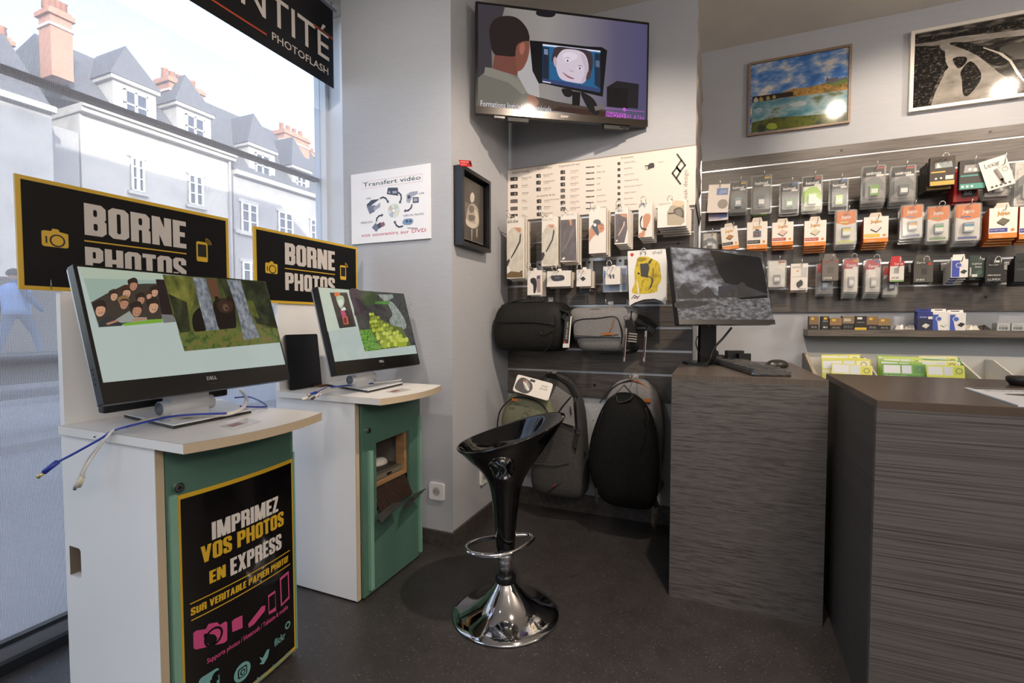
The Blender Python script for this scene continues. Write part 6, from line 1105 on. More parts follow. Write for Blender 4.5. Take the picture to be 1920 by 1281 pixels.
def art_river(p, G, x0, z0, x1, z1):
    BG = noisy(['0f0e0e', '2f2c2a', '77716a'], (1, 1, 3.5), 14, 7, rough=.08, lo=.3, hi=.7); RV = noisy(['6a655f', '97918a'], (1, 1, 2), 8, 6, rough=.08); TR = noisy(['070707', '1a1918', '5f5a54'], (1, 1, 1.6), 60, 6, rough=.08, lo=.36, hi=.72)
    p.rect(G, x0, z0, x1, z1, 0, BG); o = (1280, 0, 3)
    p.art(G, *o, [(RV, [(1440, 250), (1480, 246), (1560, 262), (1640, 300), (1720, 360), (1780, 410), (1830, 440), (1880, 500), (1890, 555), (1395, 598), (1420, 520), (1470, 420), (1480, 330)]), (RV, [(1300, 250), (1400, 238), (1560, 205), (1800, 180), (1920, 165), (1920, 200), (1700, 222), (1500, 250), (1300, 262)]), (mt('8d8780', .14), [(1310, 340), (1390, 300), (1470, 285), (1440, 310), (1320, 352)], True), (TR, [(1300, 260), (1420, 262), (1476, 290), (1476, 340), (1495, 380), (1440, 440), (1400, 530), (1380, 590), (1295, 612)]), (TR, [(1520, 330), (1590, 320), (1595, 350), (1550, 385)], True), (TR, [(1565, 400), (1620, 345), (1675, 405), (1670, 460), (1610, 535), (1578, 530), (1570, 450)], True), (TR, [(1500, 245), (1600, 240), (1750, 280), (1830, 320), (1820, 360), (1760, 370), (1690, 330), (1600, 285)], True), (mt('a8a29a', .14), [(1690, 265), (1800, 300), (1850, 340), (1900, 420), (1920, 450), (1920, 462), (1880, 420), (1835, 345), (1770, 300), (1690, 272)]), (mt('3a3733', .14), [(1780, 270), (1920, 240), (1920, 330), (1850, 320)], True), (TR, [(1300, 218), (1560, 180), (1920, 110), (1920, 150), (1600, 200), (1300, 240)])], d0=.0005, dd=.00008)
frame('picture_frame', 'wood framed colour photograph of a bridge and town mirrored in a river', ((1403.5, 121), (1592.5, 232)), .013, noisy(['7a6450', '8d7660'], (8, 8, 30), 3, 3, rough=.5), .022, art_lake)
ar_ = ony(1705, 64, 3.41); 
frame('picture_frame', 'white framed black and white aerial photograph of a winding river', ((1705, 64), (2010, 172)), .018, mt('d9d2c8', .45), .03, art_river)
# ---- tilted bin for photo envelopes
bn = thing('envelope_bin', (1.3, 3.2, .55), 'wall bin with white dividers holding photo envelopes, behind the counters', 'bin')
b = MB(); F = Fr((.512, 0, 0), (0, -1, 0), (0, 0, 1)); side = [(-3.409, .55), (-2.96, .55), (-2.96, .815), (-3.33, .932), (-3.409, .932)]
b.extr(F, side, 0, .018, M_SHF); b.box(.494, .513, 2.962, 3.33, .80, .815, mt('b8ab9c', .5)) if 0 else None
b.build('end_panel', bn); e = MB(); v4 = [(.494, 2.96, .8155), (.512, 2.96, .8155), (.512, 3.33, .9325), (.494, 3.33, .9325)]; e.add([(x + .0, y, z_) for x, y, z_ in v4], [(0, 1, 2, 3)], mt('b5a896', .5)); e.build('edge_strip', bn)
MB().box(.512, 2.2, 3.395, 3.409, .55, .935, mt('dcdad4', .45)).build('back_board', bn); MB().box(.512, 2.2, 2.96, 2.975, .55, .80, M_SHF).build('front_board', bn); MB().box(.512, 2.2, 2.975, 3.395, .55, .57, mt('d6d4ce', .5)).build('bin_floor', bn)
for (xa, ya), in (((1641, 690),), ((1834, 695),), ((1906, 693),), ((2010, 690),)):
    q = ony(xa, ya, 3.1); F = Fr((q.x + .004, 0, 0), (0, -1, 0), (0, 0, 1)); MB().extr(F, [(-3.39, .57), (-2.98, .57), (-2.98, .812), (-3.30, .918), (-3.39, .918)], 0, .008, mt('e3e0d8', .45)).build('divider', bn)
EC = ('c9c95a', '8db04a', 'd8d6a8', 'e0dcc8', 'b8c86a', '5f9a48')
DX = ony(1641, 690, 3.1).x
def envelope(i, x0, x1, ytop, Yf, lean, c0, c1, lab, dropz=0, tl=0):
    a, b_ = ony(x0, ytop, Yf), ony(x1, ytop, Yf)
    if x0 < 1640: b_.x = min(b_.x, DX - .022)
    else: a.x = max(a.x, DX + .02); b_.x = min(b_.x, ony(1834, 695, 3.1).x - .012)
    w = b_.x - a.x; h = .15; t = thing('photo_envelope', (a.x + w / 2, Yf, a.z - h), lab, 'envelope', 'photo envelopes in the bin'); F = Fr((a.x, Yf, a.z), (math.cos(tl), 0, math.sin(tl)), (-math.sin(tl) * .97, lean, .97)); m = MB(); m.fbox(F, 0, w, -h, 0, -.006, 0, mt(c0, .5)); 
    m.rect(F, .006, -.05, w * .42, -.008, .0006, mt('c9cdd0', .3)); m.rect(F, w * .46, -.05, w * .68, -.008, .0006, mt('bfc6cc', .3)); m.rect(F, w * .72, -.05, w - .006, -.008, .0006, mt(c1, .4)); c_ = (w * .86, -.028); m.ring(F, circ(.014, 14, *c_), circ(.011, 14, *c_), .0012, mt('4f5a6a', .4)); m.rect(F, 0, -.075, w, -.056, .0006, mt(c1, .5)); m.rect(F, w * .08, -.10, w * .92, -.08, .0006, mt('e0ddd0', .5)); m.text(F, 'ECLAIR 24 PHOTO', w * .06, -.071, .010, .001, mt('e8e6dc', .5), w=w * .5); m.build('sleeve', t)
envelope(0, 1560, 1638, 680, 3.055, .24, 'd0cf9a', 'c9c63a', 'yellow windowed envelope at the left front of the bin', tl=-.07)
envelope(1, 1647, 1735, 681, 3.065, .22, '6fa04a', '4f8a3c', 'green windowed envelope at the front middle of the bin')
envelope(2, 1737, 1808, 684, 3.045, .22, 'c9cf5a', 'b8c23a', 'yellow green windowed envelope at the front of the bin')
k_ = 0
for Yr, y0 in ((3.10, 675), (3.15, 672), (3.20, 670), (3.25, 668), (3.30, 666)):
    for (xa, xb, lb) in ((1540 + k_ % 3 * 6, 1636, 'left'), (1645 + k_ % 2 * 10, 1730 + k_ % 3 * 5, 'middle'), (1722, 1795 + k_ % 2 * 8, 'right')):
        envelope(9, xa, xb, y0 + (k_ * 5 % 4) - 1, Yr + (.014 if lb == 'right' else 0), .20, EC[k_ % 6], EC[(k_ * 5 + 2) % 6], f'{"pale yellow" if k_ % 6 in (0, 2, 3) else "green"} envelope, {ORD[int((Yr - 3.04) / .05)]} row back in the {lb} of the bin', tl=(.03, -.04, .02, 0)[k_ % 4]); k_ += 1
# ================================================================ counters, stool, desk things
def grain(cs, zs, key, ax='z', rough=.42, wav=.35, xs=.5, zz=60):
    sc = {'z': (xs, xs, zz), 'x': (42, 1.3, 1.3), 'y': (1.3, 42, 1.3)}[ax]
    return noisy(cs, sc, zs, 6, rough=rough, lo=.26, hi=.76, dist=wav, key=key, bump=.12)
GC = ['282626', '474341', '5e5956', '3b3735']
def counter(name, lab, poly, h, front, side, top):
    xs = [p[0] for p in poly]; ys = [p[1] for p in poly]; t = thing(name, (sum(xs) / len(xs), sum(ys) / len(ys), 0), lab, 'counter', 'grey counters'); F = FZ(0, 0, 0)
    ar = sum(poly[i - 1][0] * poly[i][1] - poly[i][0] * poly[i - 1][1] for i in range(len(poly))); poly = poly if ar > 0 else poly[::-1]
    for i in range(len(poly)):
        a, b_ = V(poly[i]), V(poly[(i + 1) % len(poly)]); d = (b_ - a).normalized(); n = V((-d.y, d.x)); m = MB(); pf = abs(d.x) > abs(d.y)
        q = [a, b_, b_ + n * .019 - d * .019 * (0 if pf else 1), a + n * .019 + d * .019 * (0 if pf else 1)]
        if not pf: q = [a + d * .019, b_ - d * .019, b_ - d * .019 + n * .019, a + d * .019 + n * .019]
        m.extr(F, [tuple(v) for v in q], .0, h - .022, front if pf else side); m.build('panel', t)
    m = MB(); m.extr(F, poly, h - .022, h - .0006, top); m.extr(F, poly, h - .0006, h, top, sidem=mt('6f5847', .5)); m.build('countertop', t, bevel=.0008); return t
HC = .911
counter('counter', 'grey wood counter in the middle, carrying the monitor and keyboard', [(-.158, 2.03), (.379, 2.03), (.36, 2.85), (-.085, 2.85), (-.085, 2.715), (-.158, 2.715)], HC, grain(GC, 5, 'cf', wav=.5, xs=2.6, zz=58), grain(GC, 5, 'cs'), grain(['4a423c', '5f554d'], 4, 'ct', 'x', .35))
counter('counter', 'grey wood sales counter cut off by the right edge', [(.402, 1.562), (2.4, 1.562), (2.4, 2.30), (.419, 2.30)], HC, grain(GC, 6, 'df', wav=.12, xs=.35, zz=46), grain(['2c2927', '3f3b38', '4a4642'], 5, 'ds', wav=.12, xs=.35, zz=46), grain(['43382f', '574a40'], 4, 'dt', 'y', .22))
# ---- monitor on the counter
def screen3():
    c = V((.031, 2.441, 1.286)); F = tiltframe(c, -.844, .206); Wd, Hh = .54, .36; t = thing('computer_monitor', (.02, 2.50, HC), 'black monitor showing a black and white desert landscape on the counter', 'monitor')
    h = MB(); h.extr(F, rrect(Wd, Hh, .003), -.03, 0, mt('141416', .35)); h.extr(F, rrect(Wd * .6, Hh * .6, .02), -.05, -.03, mt('161618', .5)); h.fbox(F, -Wd / 2 - .002, Wd / 2 + .004, -Hh / 2 - .001, -Hh / 2 + .022, 0, .004, mt('26221f', .3)); h.build('housing', t)
    d = MB(); o = (1280, 427, 3); SK = noisy(['1a191b', '4a484c', '8f8d92', 'b5b3b7'], (1.2, 1.2, 2.2), 8, 6, lo=.40, hi=.66, emit=.8); GD = noisy(['1d1c1e', '5a585b', '8a888c'], (1, 1, 2.5), 34, 7, lo=.32, hi=.66, emit=.8); RK = noisy(['08080a', '1d1b1e', '3a383b'], (3, 3, 1), 26, 5, lo=.35, hi=.75, emit=.8)
    z = zc(*o)
    d.rect(F, -Wd / 2 + .005, -Hh / 2 + .026, Wd / 2 - .005, Hh / 2 - .006, .0004, SK)
    d.art(F, *o, [(noisy(['09090b', '131214', '2f2e31'], (1, 1, 1.6), 7, 5, lo=.42, hi=.80, emit=.9, rough=.06), [(150, 125), (300, 150), (438, 168), (474, 330), (476, 372), (330, 330), (240, 312), (205, 260), (180, 190)]), (em('3f3d41', .9), [(200, 330), (330, 320), (480, 375), (470, 395), (200, 390)]), (RK, [(-30, 360), (5, 310), (55, 375), (75, 375), (140, 330), (190, 385), (230, 365), (275, 345), (300, 345), (325, 305), (345, 310), (360, 340), (405, 365), (410, 385), (480, 385), (485, 400), (-30, 410)]), (GD, [(-40, 402), (200, 395), (480, 388), (512, 517), (-20, 520)]), (RK, [(-40, 420), (60, 410), (150, 425), (60, 450), (-30, 455)], True), (em('0c0b0d', .9), [(300, 395), (470, 380), (480, 395), (330, 405)])], d0=.0006, dd=.00006)
    d.build('display', t)
    s = MB(); q = onz(1318, 679, HC + .012); s.extr(Fr((-.03, 2.60, HC), (.75, .66, 0), (0, 0, 1)), [(-.05, .0), (.05, .0), (.045, .3), (-.045, .3)], -.02, 0, BLK); s.extr(Fr((-.03, 2.60, HC + .21), (.75, .66, 0), (0, 0, 1)), circ(.022, 14), 0, .001, mt('c8c2bc', .4)); s.tube([V((-.03, 2.61, HC + .30)), F.p(0, 0, -.045)], .03, BLK, 10); s.build('stand', t)
    b = MB(); pts = [onz(*p, HC)[:2] for p in ((1262, 676), (1303, 686), (1345, 687), (1438, 679), (1390, 672))]; b.extr(FZ(0, 0, HC), [(-.15, 2.58), (-.12, 2.50), (-.03, 2.47), (-.014, 2.60), (.03, 2.685), (.03, 2.74), (-.07, 2.70)], 0, .012, mt('0f0f10', .35)); b.build('base', t, bevel=.002)
    w = MB(); w.tube(cat([onz(1372, 613, HC) * 0 + ony(1372, 614, 2.50), ony(1355, 635, 2.5), ony(1340, 652, 2.48), ony(1330, 675, 2.46), onz(1323, 684, HC + .016)], False, 5), .005, BLK, 8); w.tube(cat([ony(1308, 630, 2.55), ony(1305, 645, 2.54), ony(1312, 665, 2.5), onz(1322, 683, HC + .016)], False, 5), .003, BLK, 8); w.build('cable', t)
screen3()
# keyboard still wrapped in film
kb = thing('keyboard', (.15, 2.3, HC), 'black keyboard still wrapped in clear film, lying on the counter', 'keyboard'); P = [onz(*p, HC + .004) for p in ((1341, 681), (1413, 704), (1479, 703), (1400, 680))]
rr = (P[1] - P[0]).normalized(); ln = (P[1] - P[0]).length; wd = .135; F = Fr((P[0].x, P[0].y, HC + .001), rr, V((-rr.y, rr.x, 0)))
m = MB(); m.fbox(F, 0, ln, 0, wd, 0, .018, mt('1a1a1b', .4)); 
for r_ in range(5):
    for c_ in range(15): m.fbox(F, .012 + c_ * (ln - .024) / 15, .012 + (c_ + .85) * (ln - .024) / 15, .012 + r_ * .023, .031 + r_ * .023, .018, .022, mt('101011', .5))
m.build('key_tray', kb)
m = MB(); rnd = random.Random(2); nx, ny = 40, 14; vs = [F.p(-.008 + (ln + .016) * i / nx, -.006 + (wd + .012) * j / ny, .0245 + rnd.uniform(0, .004) - (.02 if i in (0, nx) or j in (0, ny) else 0)) for i in range(nx + 1) for j in range(ny + 1)]
m.add(vs, [(i * (ny + 1) + j, (i + 1) * (ny + 1) + j, (i + 1) * (ny + 1) + j + 1, i * (ny + 1) + j + 1) for i in range(nx) for j in range(ny)], clear((.9, .9, .9), .10, .12, white=.03)); m.build('clear_wrap', kb)
# mouse
def mouse():
    c = onz(1457, 690, HC + .002); m = MB(); rg = []; d = V((.55, -.83, 0)); s = V((.83, .55, 0))
    for k, (zz, a, b_) in enumerate(((0, .054, .030), (.012, .058, .033), (.026, .050, .030), (.036, .034, .022), (.040, .012, .008))):
        rg.append([V((c.x, c.y, HC + .0005 + zz)) + s * a * math.cos(t) + d * b_ * math.sin(t) for t in [2 * math.pi * j / 24 for j in range(24)]])
    m.rings(rg, mt('2a2724', .3)); t = thing('mouse', c, 'black computer mouse beside the wrapped keyboard', 'mouse'); m.build('shell', t, sub=1)
    w = MB(); w.tube([V((c.x - .03, c.y - .02, HC + .028)), V((c.x - .02, c.y - .013, HC + .036))], .004, mt('6a645c', .4), 8); w.build('scroll_wheel', t)
mouse()
a = onz(1361, 676, HC + .012); tb_ = thing('card_box', (a.x + .05, a.y + .05, HC), 'small black open box behind the keyboard', 'box'); m = MB(); F = Fr((.105, 2.79, HC + .0005), (.93, .36, 0), (0, 0, 1)); m.fbox(F, -.045, .04, 0, .058, -.04, 0, mt('121212', .45)); m.build('box_body', tb_); m = MB(); m.fbox(F, .0, .062, 0, .045, .002, .03, mt('0f0f10', .45)); m.build('front_tray', tb_)
m = MB(); m.lathe((.0, 2.775, HC + .0005), [(.05, 0), (.052, .03), (.045, .035), (.02, .036), (.018, .055), (.008, .06)], mt('232322', .4), 24); tag(m.build('webcam'), 'round dark device with a metal knob behind the monitor stand', 'device')
# magazine and black disc on the sales counter
mg = MB(); F = FZ(.722, 1.936, HC + .0005, -.97 if 0 else 0); P0, P1, P2 = V((.722, 1.936)), V((.692, 1.575)), V((1.05, 1.60)); P3 = V((1.02, 2.0))
poly = [tuple(p) for p in (P0, P1, P2, P3)]; FM_ = FZ(0, 0, HC + .0005); mg.extr(FM_, poly, 0, .004, mt('c9ccd2', .35)); mg.flat(FM_, [(.73, 1.93), (.735, 1.90), (1.02, 1.955), (1.012, 1.99)], .0044, mt('3a3735', .4)); mg.flat(FM_, [tuple(v) for v in cat([(.76, 1.80), (.85, 1.83), (1.0, 1.86), (1.02, 1.80), (.9, 1.77), (.8, 1.77)])], .0044, mt('33302e', .4))
mg.text(FZ(.75, 1.862, HC + .0005, .14), 'PHOTOGRAPHIE', 0, 0, .022, .0046, mt('5a5f68', .4), w=.24); tag(mg.build('magazine'), 'white magazine with a dark picture lying on the sales counter', 'magazine')
m = MB(); c = onz(1921, 722, HC + .002); m.lathe((c.x, c.y, HC + .0005), [(.035, 0), (.038, .006), (.044, .012), (.046, .024), (.042, .029), (.01, .031)], mt('1c1a1a', .45), 30); tag(m.build('counter_disc'), 'round black puck on the sales counter behind the magazine', 'device')
# ================================================================ bar stool
SX, SY = -.727, 1.662
sto = thing('bar_stool', (SX, SY, 0), 'glossy black bar stool with a chrome trumpet base', 'stool'); GL_ = mt('060607', .05, coat=.5, spec=.4); C0 = (SX, SY, 0); CH = mt('d2d2d6', .06, 1)
MB().lathe(C0, [(.203, .001), (.205, .006), (.202, .010), (.175, .018), (.14, .030), (.105, .050), (.078, .075), (.058, .098), (.044, .115), (.036, .128), (.030, .135)], CH, 72).build('base', sto)
m = MB(); m.lathe(C0, [(.034, .122), (.037, .126), (.037, .150), (.031, .158), (.028, .160)], mt('101012', .3), 40)
for i in range(20): a = 2 * math.pi * i / 20; m.box(SX + .037 * math.cos(a) - .002, SX + .037 * math.cos(a) + .002, SY + .037 * math.sin(a) - .002, SY + .037 * math.sin(a) + .002, .128, .148, mt('101012', .3))
m.build('collar', sto)
MB().lathe(C0, [(.0255, .155), (.0255, .235)], mt('9a9a9c', .22, .9), 36).build('gas_lift', sto); MB().lathe(C0, [(.027, .212), (.030, .216), (.030, .238), (.026, .24)], mt('b4b4b6', .25, .9), 36).build('clamp_ring', sto)
m = MB(); zf = .268; fp = [onz(*p, zf) for p in ((938, 1041), (905, 1041), (880, 1036), (876, 1024), (895, 1014), (925, 1008), (960, 1004), (990, 1003), (1000, 1009), (990, 1020), (966, 1034))]; m.tube(cat(fp, True, 5), .0085, CH, 12, closed=True); m.build('footrest', sto)
m = MB(); u = V((.93, .37, 0)).normalized(); v = V((-u.y, u.x, 0)); N = 48
cen = V((SX, SY, 0))
LV = [(.225, .036, .036, 0, 0), (.30, .038, .038, 0, 0), (.40, .047, .047, 0, 0), (.47, .055, .055, 0, 0), (.515, .066, .064, .0, .02), (.555, .088, .083, .0, .06), (.59, .118, .112, .003, .13), (.63, .155, .148, .010, .22), (.67, .185, .176, .016, .29), (.695, .205, .190, .020, .335), (.702, .207, .192, .020, .34), (.704, .202, .187, .020, .34), (.692, .190, .175, .018, .33), (.670, .172, .158, .015, .33), (.640, .140, .130, .010, .26), (.620, .09, .085, .004, .18), (.612, .03, .03, 0, .1)]
rg = []
for z_, a, b_, o, sl in LV:
    r_ = []
    for j in range(N):
        t = 2 * math.pi * j / N; x = a * math.cos(t); y = b_ * math.sin(t); curl = .03 * max(0, -math.cos(t)) ** 2 * (sl / .37) ** 2
        r_.append(cen + u * (x + o) + v * y + V((0, 0, z_ + sl * x + curl * .6)))
    rg.append(r_)
m.rings(rg, GL_); m.build('seat_shell', sto, sub=1)
# ================================================================ the street outside
XF = -20.0
def fx(x, y, X=XF): return onx(x, y, X)
M_PL = noisy(['b4b2b0', 'bebcb9', 'a9a7a5'], (1, 1, 1), .8, 5, rough=.9)
M_PG = noisy(['939396', 'a09fa0'], (1, 1, 1), 1.2, 5, rough=.9)
M_SLATE = noisy(['505257', '606268'], (1, 1, 9), 3, 4, rough=.7)
M_BRICK = noisy(['a8745f', 'ba8a72', '9a6854'], (1, 1, 12), 3, 4, rough=.9)
M_GL = mt('3a4354', .15); M_FR = mt('efefec', .5)
FA = FX(XF, 0, 0)
st_ = MB(); st_.add([(-2.2, -25, -.1), (-2.2, 90, -.1), (-70, 90, -.6), (-70, -25, -.6)], [(0, 1, 2, 3)], noisy(['454449', '525156', '5f5d60'], (1, 1, 1), .6, 8, rough=.8))
struct(st_.build('street'))
sl = MB(); sl.box(-9, -6.2, -10, 30, -.3, -.06, noisy(['66656a', '727074'], (1, 1, 1), 2, 6, rough=.85)); struct(sl.build('pavement'))
def win_ext(root, Y0, Y1, z0, z1, X=XF, sh=None):
    w = MB(); F = FX(X, 0, 0)
    w.fbox(F, Y0 - .12, Y1 + .12, z0 - .14, z0 - .02, 0, .14, M_PL).fbox(F, Y0 - .1, Y1 + .1, z1, z1 + .14, 0, .06, M_PL)
    m = (Y0 + Y1) / 2
    for a, b in ((Y0, Y0 + .07), (m - .05, m + .05), (Y1 - .07, Y1)): w.fbox(F, a, b, z0, z1, .03, .1, M_FR)
    for z in (z0, z0 + (z1 - z0) * .36, z0 + (z1 - z0) * .7, z1 - .07): w.fbox(F, Y0, Y1, z, z + .05, .03, .09, M_FR)
    o = w.build('window', root)
    MB().fbox(F, Y0, Y1, z0, z1, .01, .035, M_GL).build('pane', o)
def dormer(root, Y0, Y1, z0, z1, X=XF - .2, pk=.9):
    d = MB(); F = FX(X, 0, 0); w_ = Y1 - Y0
    d.fbox(F, Y0, Y1, z0, z1, -1.9, 0, M_PL).fbox(F, Y0 - .1, Y1 + .1, z1, z1 + .14, -1.9, .12, M_PL)
    m = (Y0 + Y1) / 2
    o = d.build('dormer', root)
    r = MB(); a = [F.p(Y0 - .15, z1 + .14, .15), F.p(Y1 + .15, z1 + .14, .15), F.p(Y1 + .15, z1 + .14, -2.4), F.p(Y0 - .15, z1 + .14, -2.4), F.p(m, z1 + .14 + pk, -.5), F.p(m, z1 + .14 + pk, -2.4)]
    r.add(a, [(0, 1, 4), (1, 2, 5, 4), (0, 4, 5, 3), (0, 3, 2, 1)], M_SLATE); r.build('dormer_roof', o)
    w = MB(); g0, g1, h0, h1 = Y0 + w_ * .22, Y1 - w_ * .22, z0 + .15, z1 - .2
    w.fbox(F, g0, g1, h0, h1, .005, .03, M_GL)
    for q in (g0, m - .04, g1 - .06): w.fbox(F, q, q + .08, h0, h1, .02, .07, M_FR)
    for z in (h0, (h0 + h1) / 2, h1 - .06): w.fbox(F, g0, g1, z, z + .06, .02, .07, M_FR)
    w.build('dormer_window', o)
def chimney(root, px0, px1, py0, py1, X, d=.9, pots=4):
    a, b = fx(px0, py0, X), fx(px1, py0, X); zb = fx((px0 + px1) / 2, py1, X).z
    c = MB(); z1 = a.z - .35
    c.box(X - d, X, a.y, b.y, zb, z1, M_BRICK).box(X - d - .08, X + .08, a.y - .08, b.y + .08, z1 - .25, z1 - .1, M_BRICK).box(X - d - .05, X + .05, a.y - .05, b.y + .05, z1 - .62, z1 - .54, mt('e0d6cc', .9))
    for i in range(pots):
        y = a.y + (b.y - a.y) * (i + .5) / pots; c.lathe((X - d / 2, y, z1), [(.13, 0), (.11, .38), (.14, .4), (.1, .42)], M_BRICK, 10)
    c.build('chimney', root)
def roof(root, y0, y1, ze, X0, X1, zr, name='roof'):
    r = MB(); r.add([(X0, y0, ze), (X0, y1, ze), (X1, y1, zr), (X1, y0, zr), (X1 - 4, y1, zr - 1), (X1 - 4, y0, zr - 1)], [(0, 1, 2, 3), (3, 2, 4, 5), (0, 3, 5), (1, 4, 2)], M_SLATE)
    r.build(name, root)
# long pale house with two dormers straight across
yA0, yA1 = fx(133, 145, XF).y + .2, fx(437, 300).y - .1; zA = fx(330, 270).z
hA = thing('townhouse', (XF - 3, (yA0 + yA1) / 2, -.3), 'pale plastered townhouse with slate mansard roof and two white dormers across the street', 'building')
b = MB().box(XF - 6, XF, yA0, yA1, -.3, zA, M_PL).box(XF - 6, XF + .25, yA0 - .05, yA1 + .05, zA, zA + .16, M_PL).box(XF - 6, XF + .35, yA0 - .05, yA1 + .05, zA + .16, zA + .28, M_PL); b.build('wall', hA)
zr = fx(330, 175, XF - 2.6).z; roof(hA, yA0, yA1, zA + .28, XF + .1, XF - 2.6, zr)
dormer(hA, fx(219, 200).y, fx(299, 200).y, zA + .25, fx(219, 146).z, pk=1.5); dormer(hA, fx(338, 220).y, fx(401, 230).y, zA + .25, fx(338, 196).z, pk=1.5)
for a, b_ in (((243, 293), (270, 362)), ((351, 325), (380, 388)), ((448, 372), (482, 432))):
    p, q = fx(*a), fx(*b_); win_ext(hA, p.y, q.y, q.z, p.z) if p.y < yA1 - .5 else None
for y in (max(fx(150, 400).y, yA0 + .4), fx(243, 400).y, fx(351, 400).y):
    win_ext(hA, y, y + 1.1, 2.5, 4.2)
chimney(hA, 316, 380, 124, 235, XF - 1.0, 1.0, 5)
pp = MB().tube([(XF + .1, yA1 - .15, zA), (XF + .1, yA1 - .15, 0)], .06, M_PG); pp.build('downpipe', hA)
# grey house further along
yB0, yB1 = yA1 + .08, fx(640, 380).y; zB = fx(520, 352).z
hB = thing('townhouse', (XF - 3, (yB0 + yB1) / 2, -.3), 'grey stone townhouse with two small dormers and tall brick chimneys, right of the pale one', 'building')
MB().box(XF - 6, XF, yB0, yB1, -.3, zB, M_PG).box(XF - 6, XF + .25, yB0, yB1, zB, zB + .2, M_PL).box(XF - 6, XF + .12, yB0, yB1, zB - 2.6, zB - 2.45, M_PL).build('wall', hB)
zr = fx(480, 232, XF - 2.6).z; roof(hB, yB0, yB1, zB + .2, XF + .1, XF - 2.6, zr)
dormer(hB, fx(472, 300).y, fx(521, 310).y, zB + .1, fx(472, 272).z, pk=1.7); dormer(hB, fx(553, 330).y, fx(585, 340).y, zB + .1, fx(553, 314).z, pk=1.7)
for x0, x1, y0, y1 in ((450, 482, 378, 440), (520, 548, 395, 450), (580, 602, 410, 455)):
    p, q = fx(x0, y0), fx(x1, y1); win_ext(hB, p.y, q.y, q.z, p.z)
    win_ext(hB, p.y, q.y, 2.5, 3.9)
chimney(hB, 478, 528, 245, 300, XF - 2.6, .9, 5); chimney(hB, 533, 579, 228, 320, XF - 1.8, .9, 4)
chimney(hB, 583, 596, 275, 320, XF - 3, .8, 2); chimney(hB, 605, 620, 272, 330, XF - 3, .8, 2)
# bright house on the left, standing forward
XC = XF + 1.2; yC1 = fx(100, 300, XC).y; zC = fx(50, 196, XC).z
hC = thing('townhouse', (XC - 3, yC1 - 4, -.3), 'white townhouse at the far left with a tall brick chimney on its slate roof', 'building')
MB().box(XC - 6, XC, yC1 - 9, yC1, -.3, zC, M_PL).box(XF - 4, XF, yC1, yA0 - .05, -.3, zC, M_PG).box(XC - 6, XC + .2, yC1 - 9, yC1 + .05, zC - .05, zC + .14, M_PL).build('wall', hC)
MB().box(XC, XC + .25, yC1 - 9, yC1, -.5, 2.4, mt('4a4640', .7)).build('shop_base', hC)
roof(hC, yC1 - 9, yC1 + .02, zC + .14, XC, XC - 2.6, fx(20, 70, XC - 2.6).z)
dormer(hC, fx(-60, 150, XC).y, fx(22, 150, XC).y, zC + .1, fx(10, 112, XC).z)
chimney(hC, 92, 133, -12, 145, XC - 1.4, .7, 4); chimney(hC, -30, 20, 30, 70, XC - 2.6, .8, 4)
win_ext(hC, yC1 - 2.6, yC1 - 1.5, 3.2, 5.2, XC); 
for h_, ya, yb in ((hA, yA0 + .1, yA1 - .3), (hB, yB0 + .2, yB1 - .2)):
    MB().box(XF, XF + .3, ya, yb, -.4, 2.2, mt('4a4038', .6)).build('shop_base', h_); n_ = int((yb - ya) / 2.6)
    for i in range(n_): MB().box(XF + .3, XF + .34, ya + .3 + i * 2.6, ya + 2.2 + i * 2.6, .2, 1.8, M_GL).build('display_window', h_)
# street bench
bc = thing('bench', (-8, 2.6, -.06), 'dark street bench seen through the film', 'bench')
P0 = onz(50, 770, -.06)
MB().box(-6.9, -6.5, 2.0, 3.3, .34, .39, mt('3c3a3c', .6)).build('seat', bc); MB().box(-6.95, -6.9, 2.0, 3.3, .45, .8, mt('3c3a3c', .6)).build('backrest', bc)
for y in (2.1, 3.15): MB().box(-6.9, -6.52, y, y + .06, -.06, .34, mt('2c2a2c', .6)).build('leg', bc)
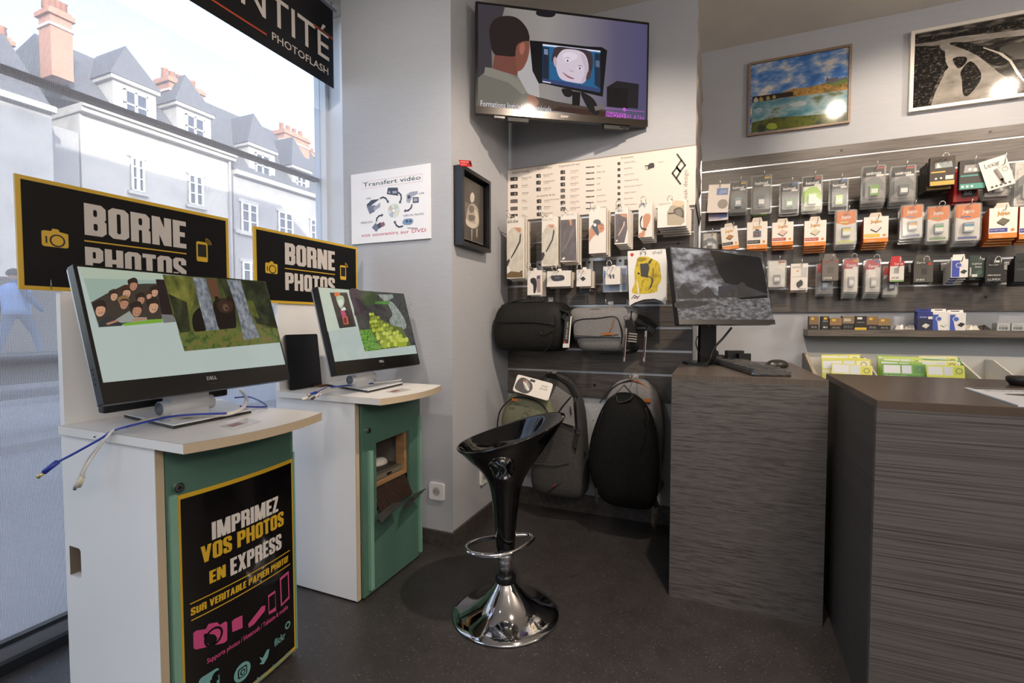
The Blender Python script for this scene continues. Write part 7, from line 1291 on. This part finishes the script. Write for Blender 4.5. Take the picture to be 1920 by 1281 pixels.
# person walking by
q = onx(35, 678, -12.0)
def person():
    G = V((q.x, q.y, q.z)); t = thing('person', G, 'person in a blue jacket and jeans walking past outside', 'person')
    H = 1.70; SK = mt('b98a70', .6)
    ch = {}
    bm_v = [(0, 0, .93), (0, 0, 1.15), (0, 0, 1.38), (0, 0, 1.48), (0, .0, 1.55), (.0, 0, 1.66),
            (0, -.09, .9), (0, -.2, .5), (0, -.32, .1), (0, -.22, .03),
            (0, .09, .9), (0, .26, .52), (0, .33, .1), (0, .45, .04),
            (.19, 0, 1.38), (.24, .14, 1.12), (.22, .3, .93), (-.19, 0, 1.38), (-.24, -.12, 1.12), (-.22, -.16, .9)]
    ed = [(0, 1), (1, 2), (2, 3), (3, 4), (4, 5), (0, 6), (6, 7), (7, 8), (8, 9), (0, 10), (10, 11), (11, 12), (12, 13), (2, 14), (14, 15), (15, 16), (2, 17), (17, 18), (18, 19)]
    rad = [.15, .14, .17, .07, .07, .1, .1, .07, .05, .045, .1, .07, .05, .045, .075, .055, .04, .075, .055, .04]
    me = bpy.data.meshes.new('body'); me.from_pydata(bm_v, ed, []); me.materials.append(mt('3d5274', .8))
    o = bpy.data.objects.new('body', me); COL.objects.link(o); o.parent = t
    sk = o.modifiers.new('skin', 'SKIN'); o.modifiers.new('s', 'SUBSURF').render_levels = 2
    for i, d in enumerate(me.skin_vertices[0].data): d.radius = (rad[i], rad[i]); d.use_root = (i == 0)
    rg = lambda z0, z1, r0, r1: None
    jk = MB(); P = [G + V((0, 0, z)) for z in (.88, 1.0, 1.2, 1.4, 1.46)]
    jk.tube(P, [.2, .19, .2, .2, .1], mt('6f8fc8', .8), 16); jk.build('jacket', t)
    hd = MB(); hd.tube([G + V((0, .01, z)) for z in (1.5, 1.54, 1.6, 1.66, 1.7, 1.72)], [.05, .09, .105, .1, .07, .02], SK, 14); hd.build('head', t)
    hr = MB(); hr.tube([G + V((0, -.015, z)) for z in (1.6, 1.65, 1.7, 1.735)], [.108, .112, .085, .02], mt('2b211c', .8), 14); hr.build('hair', t)
person()
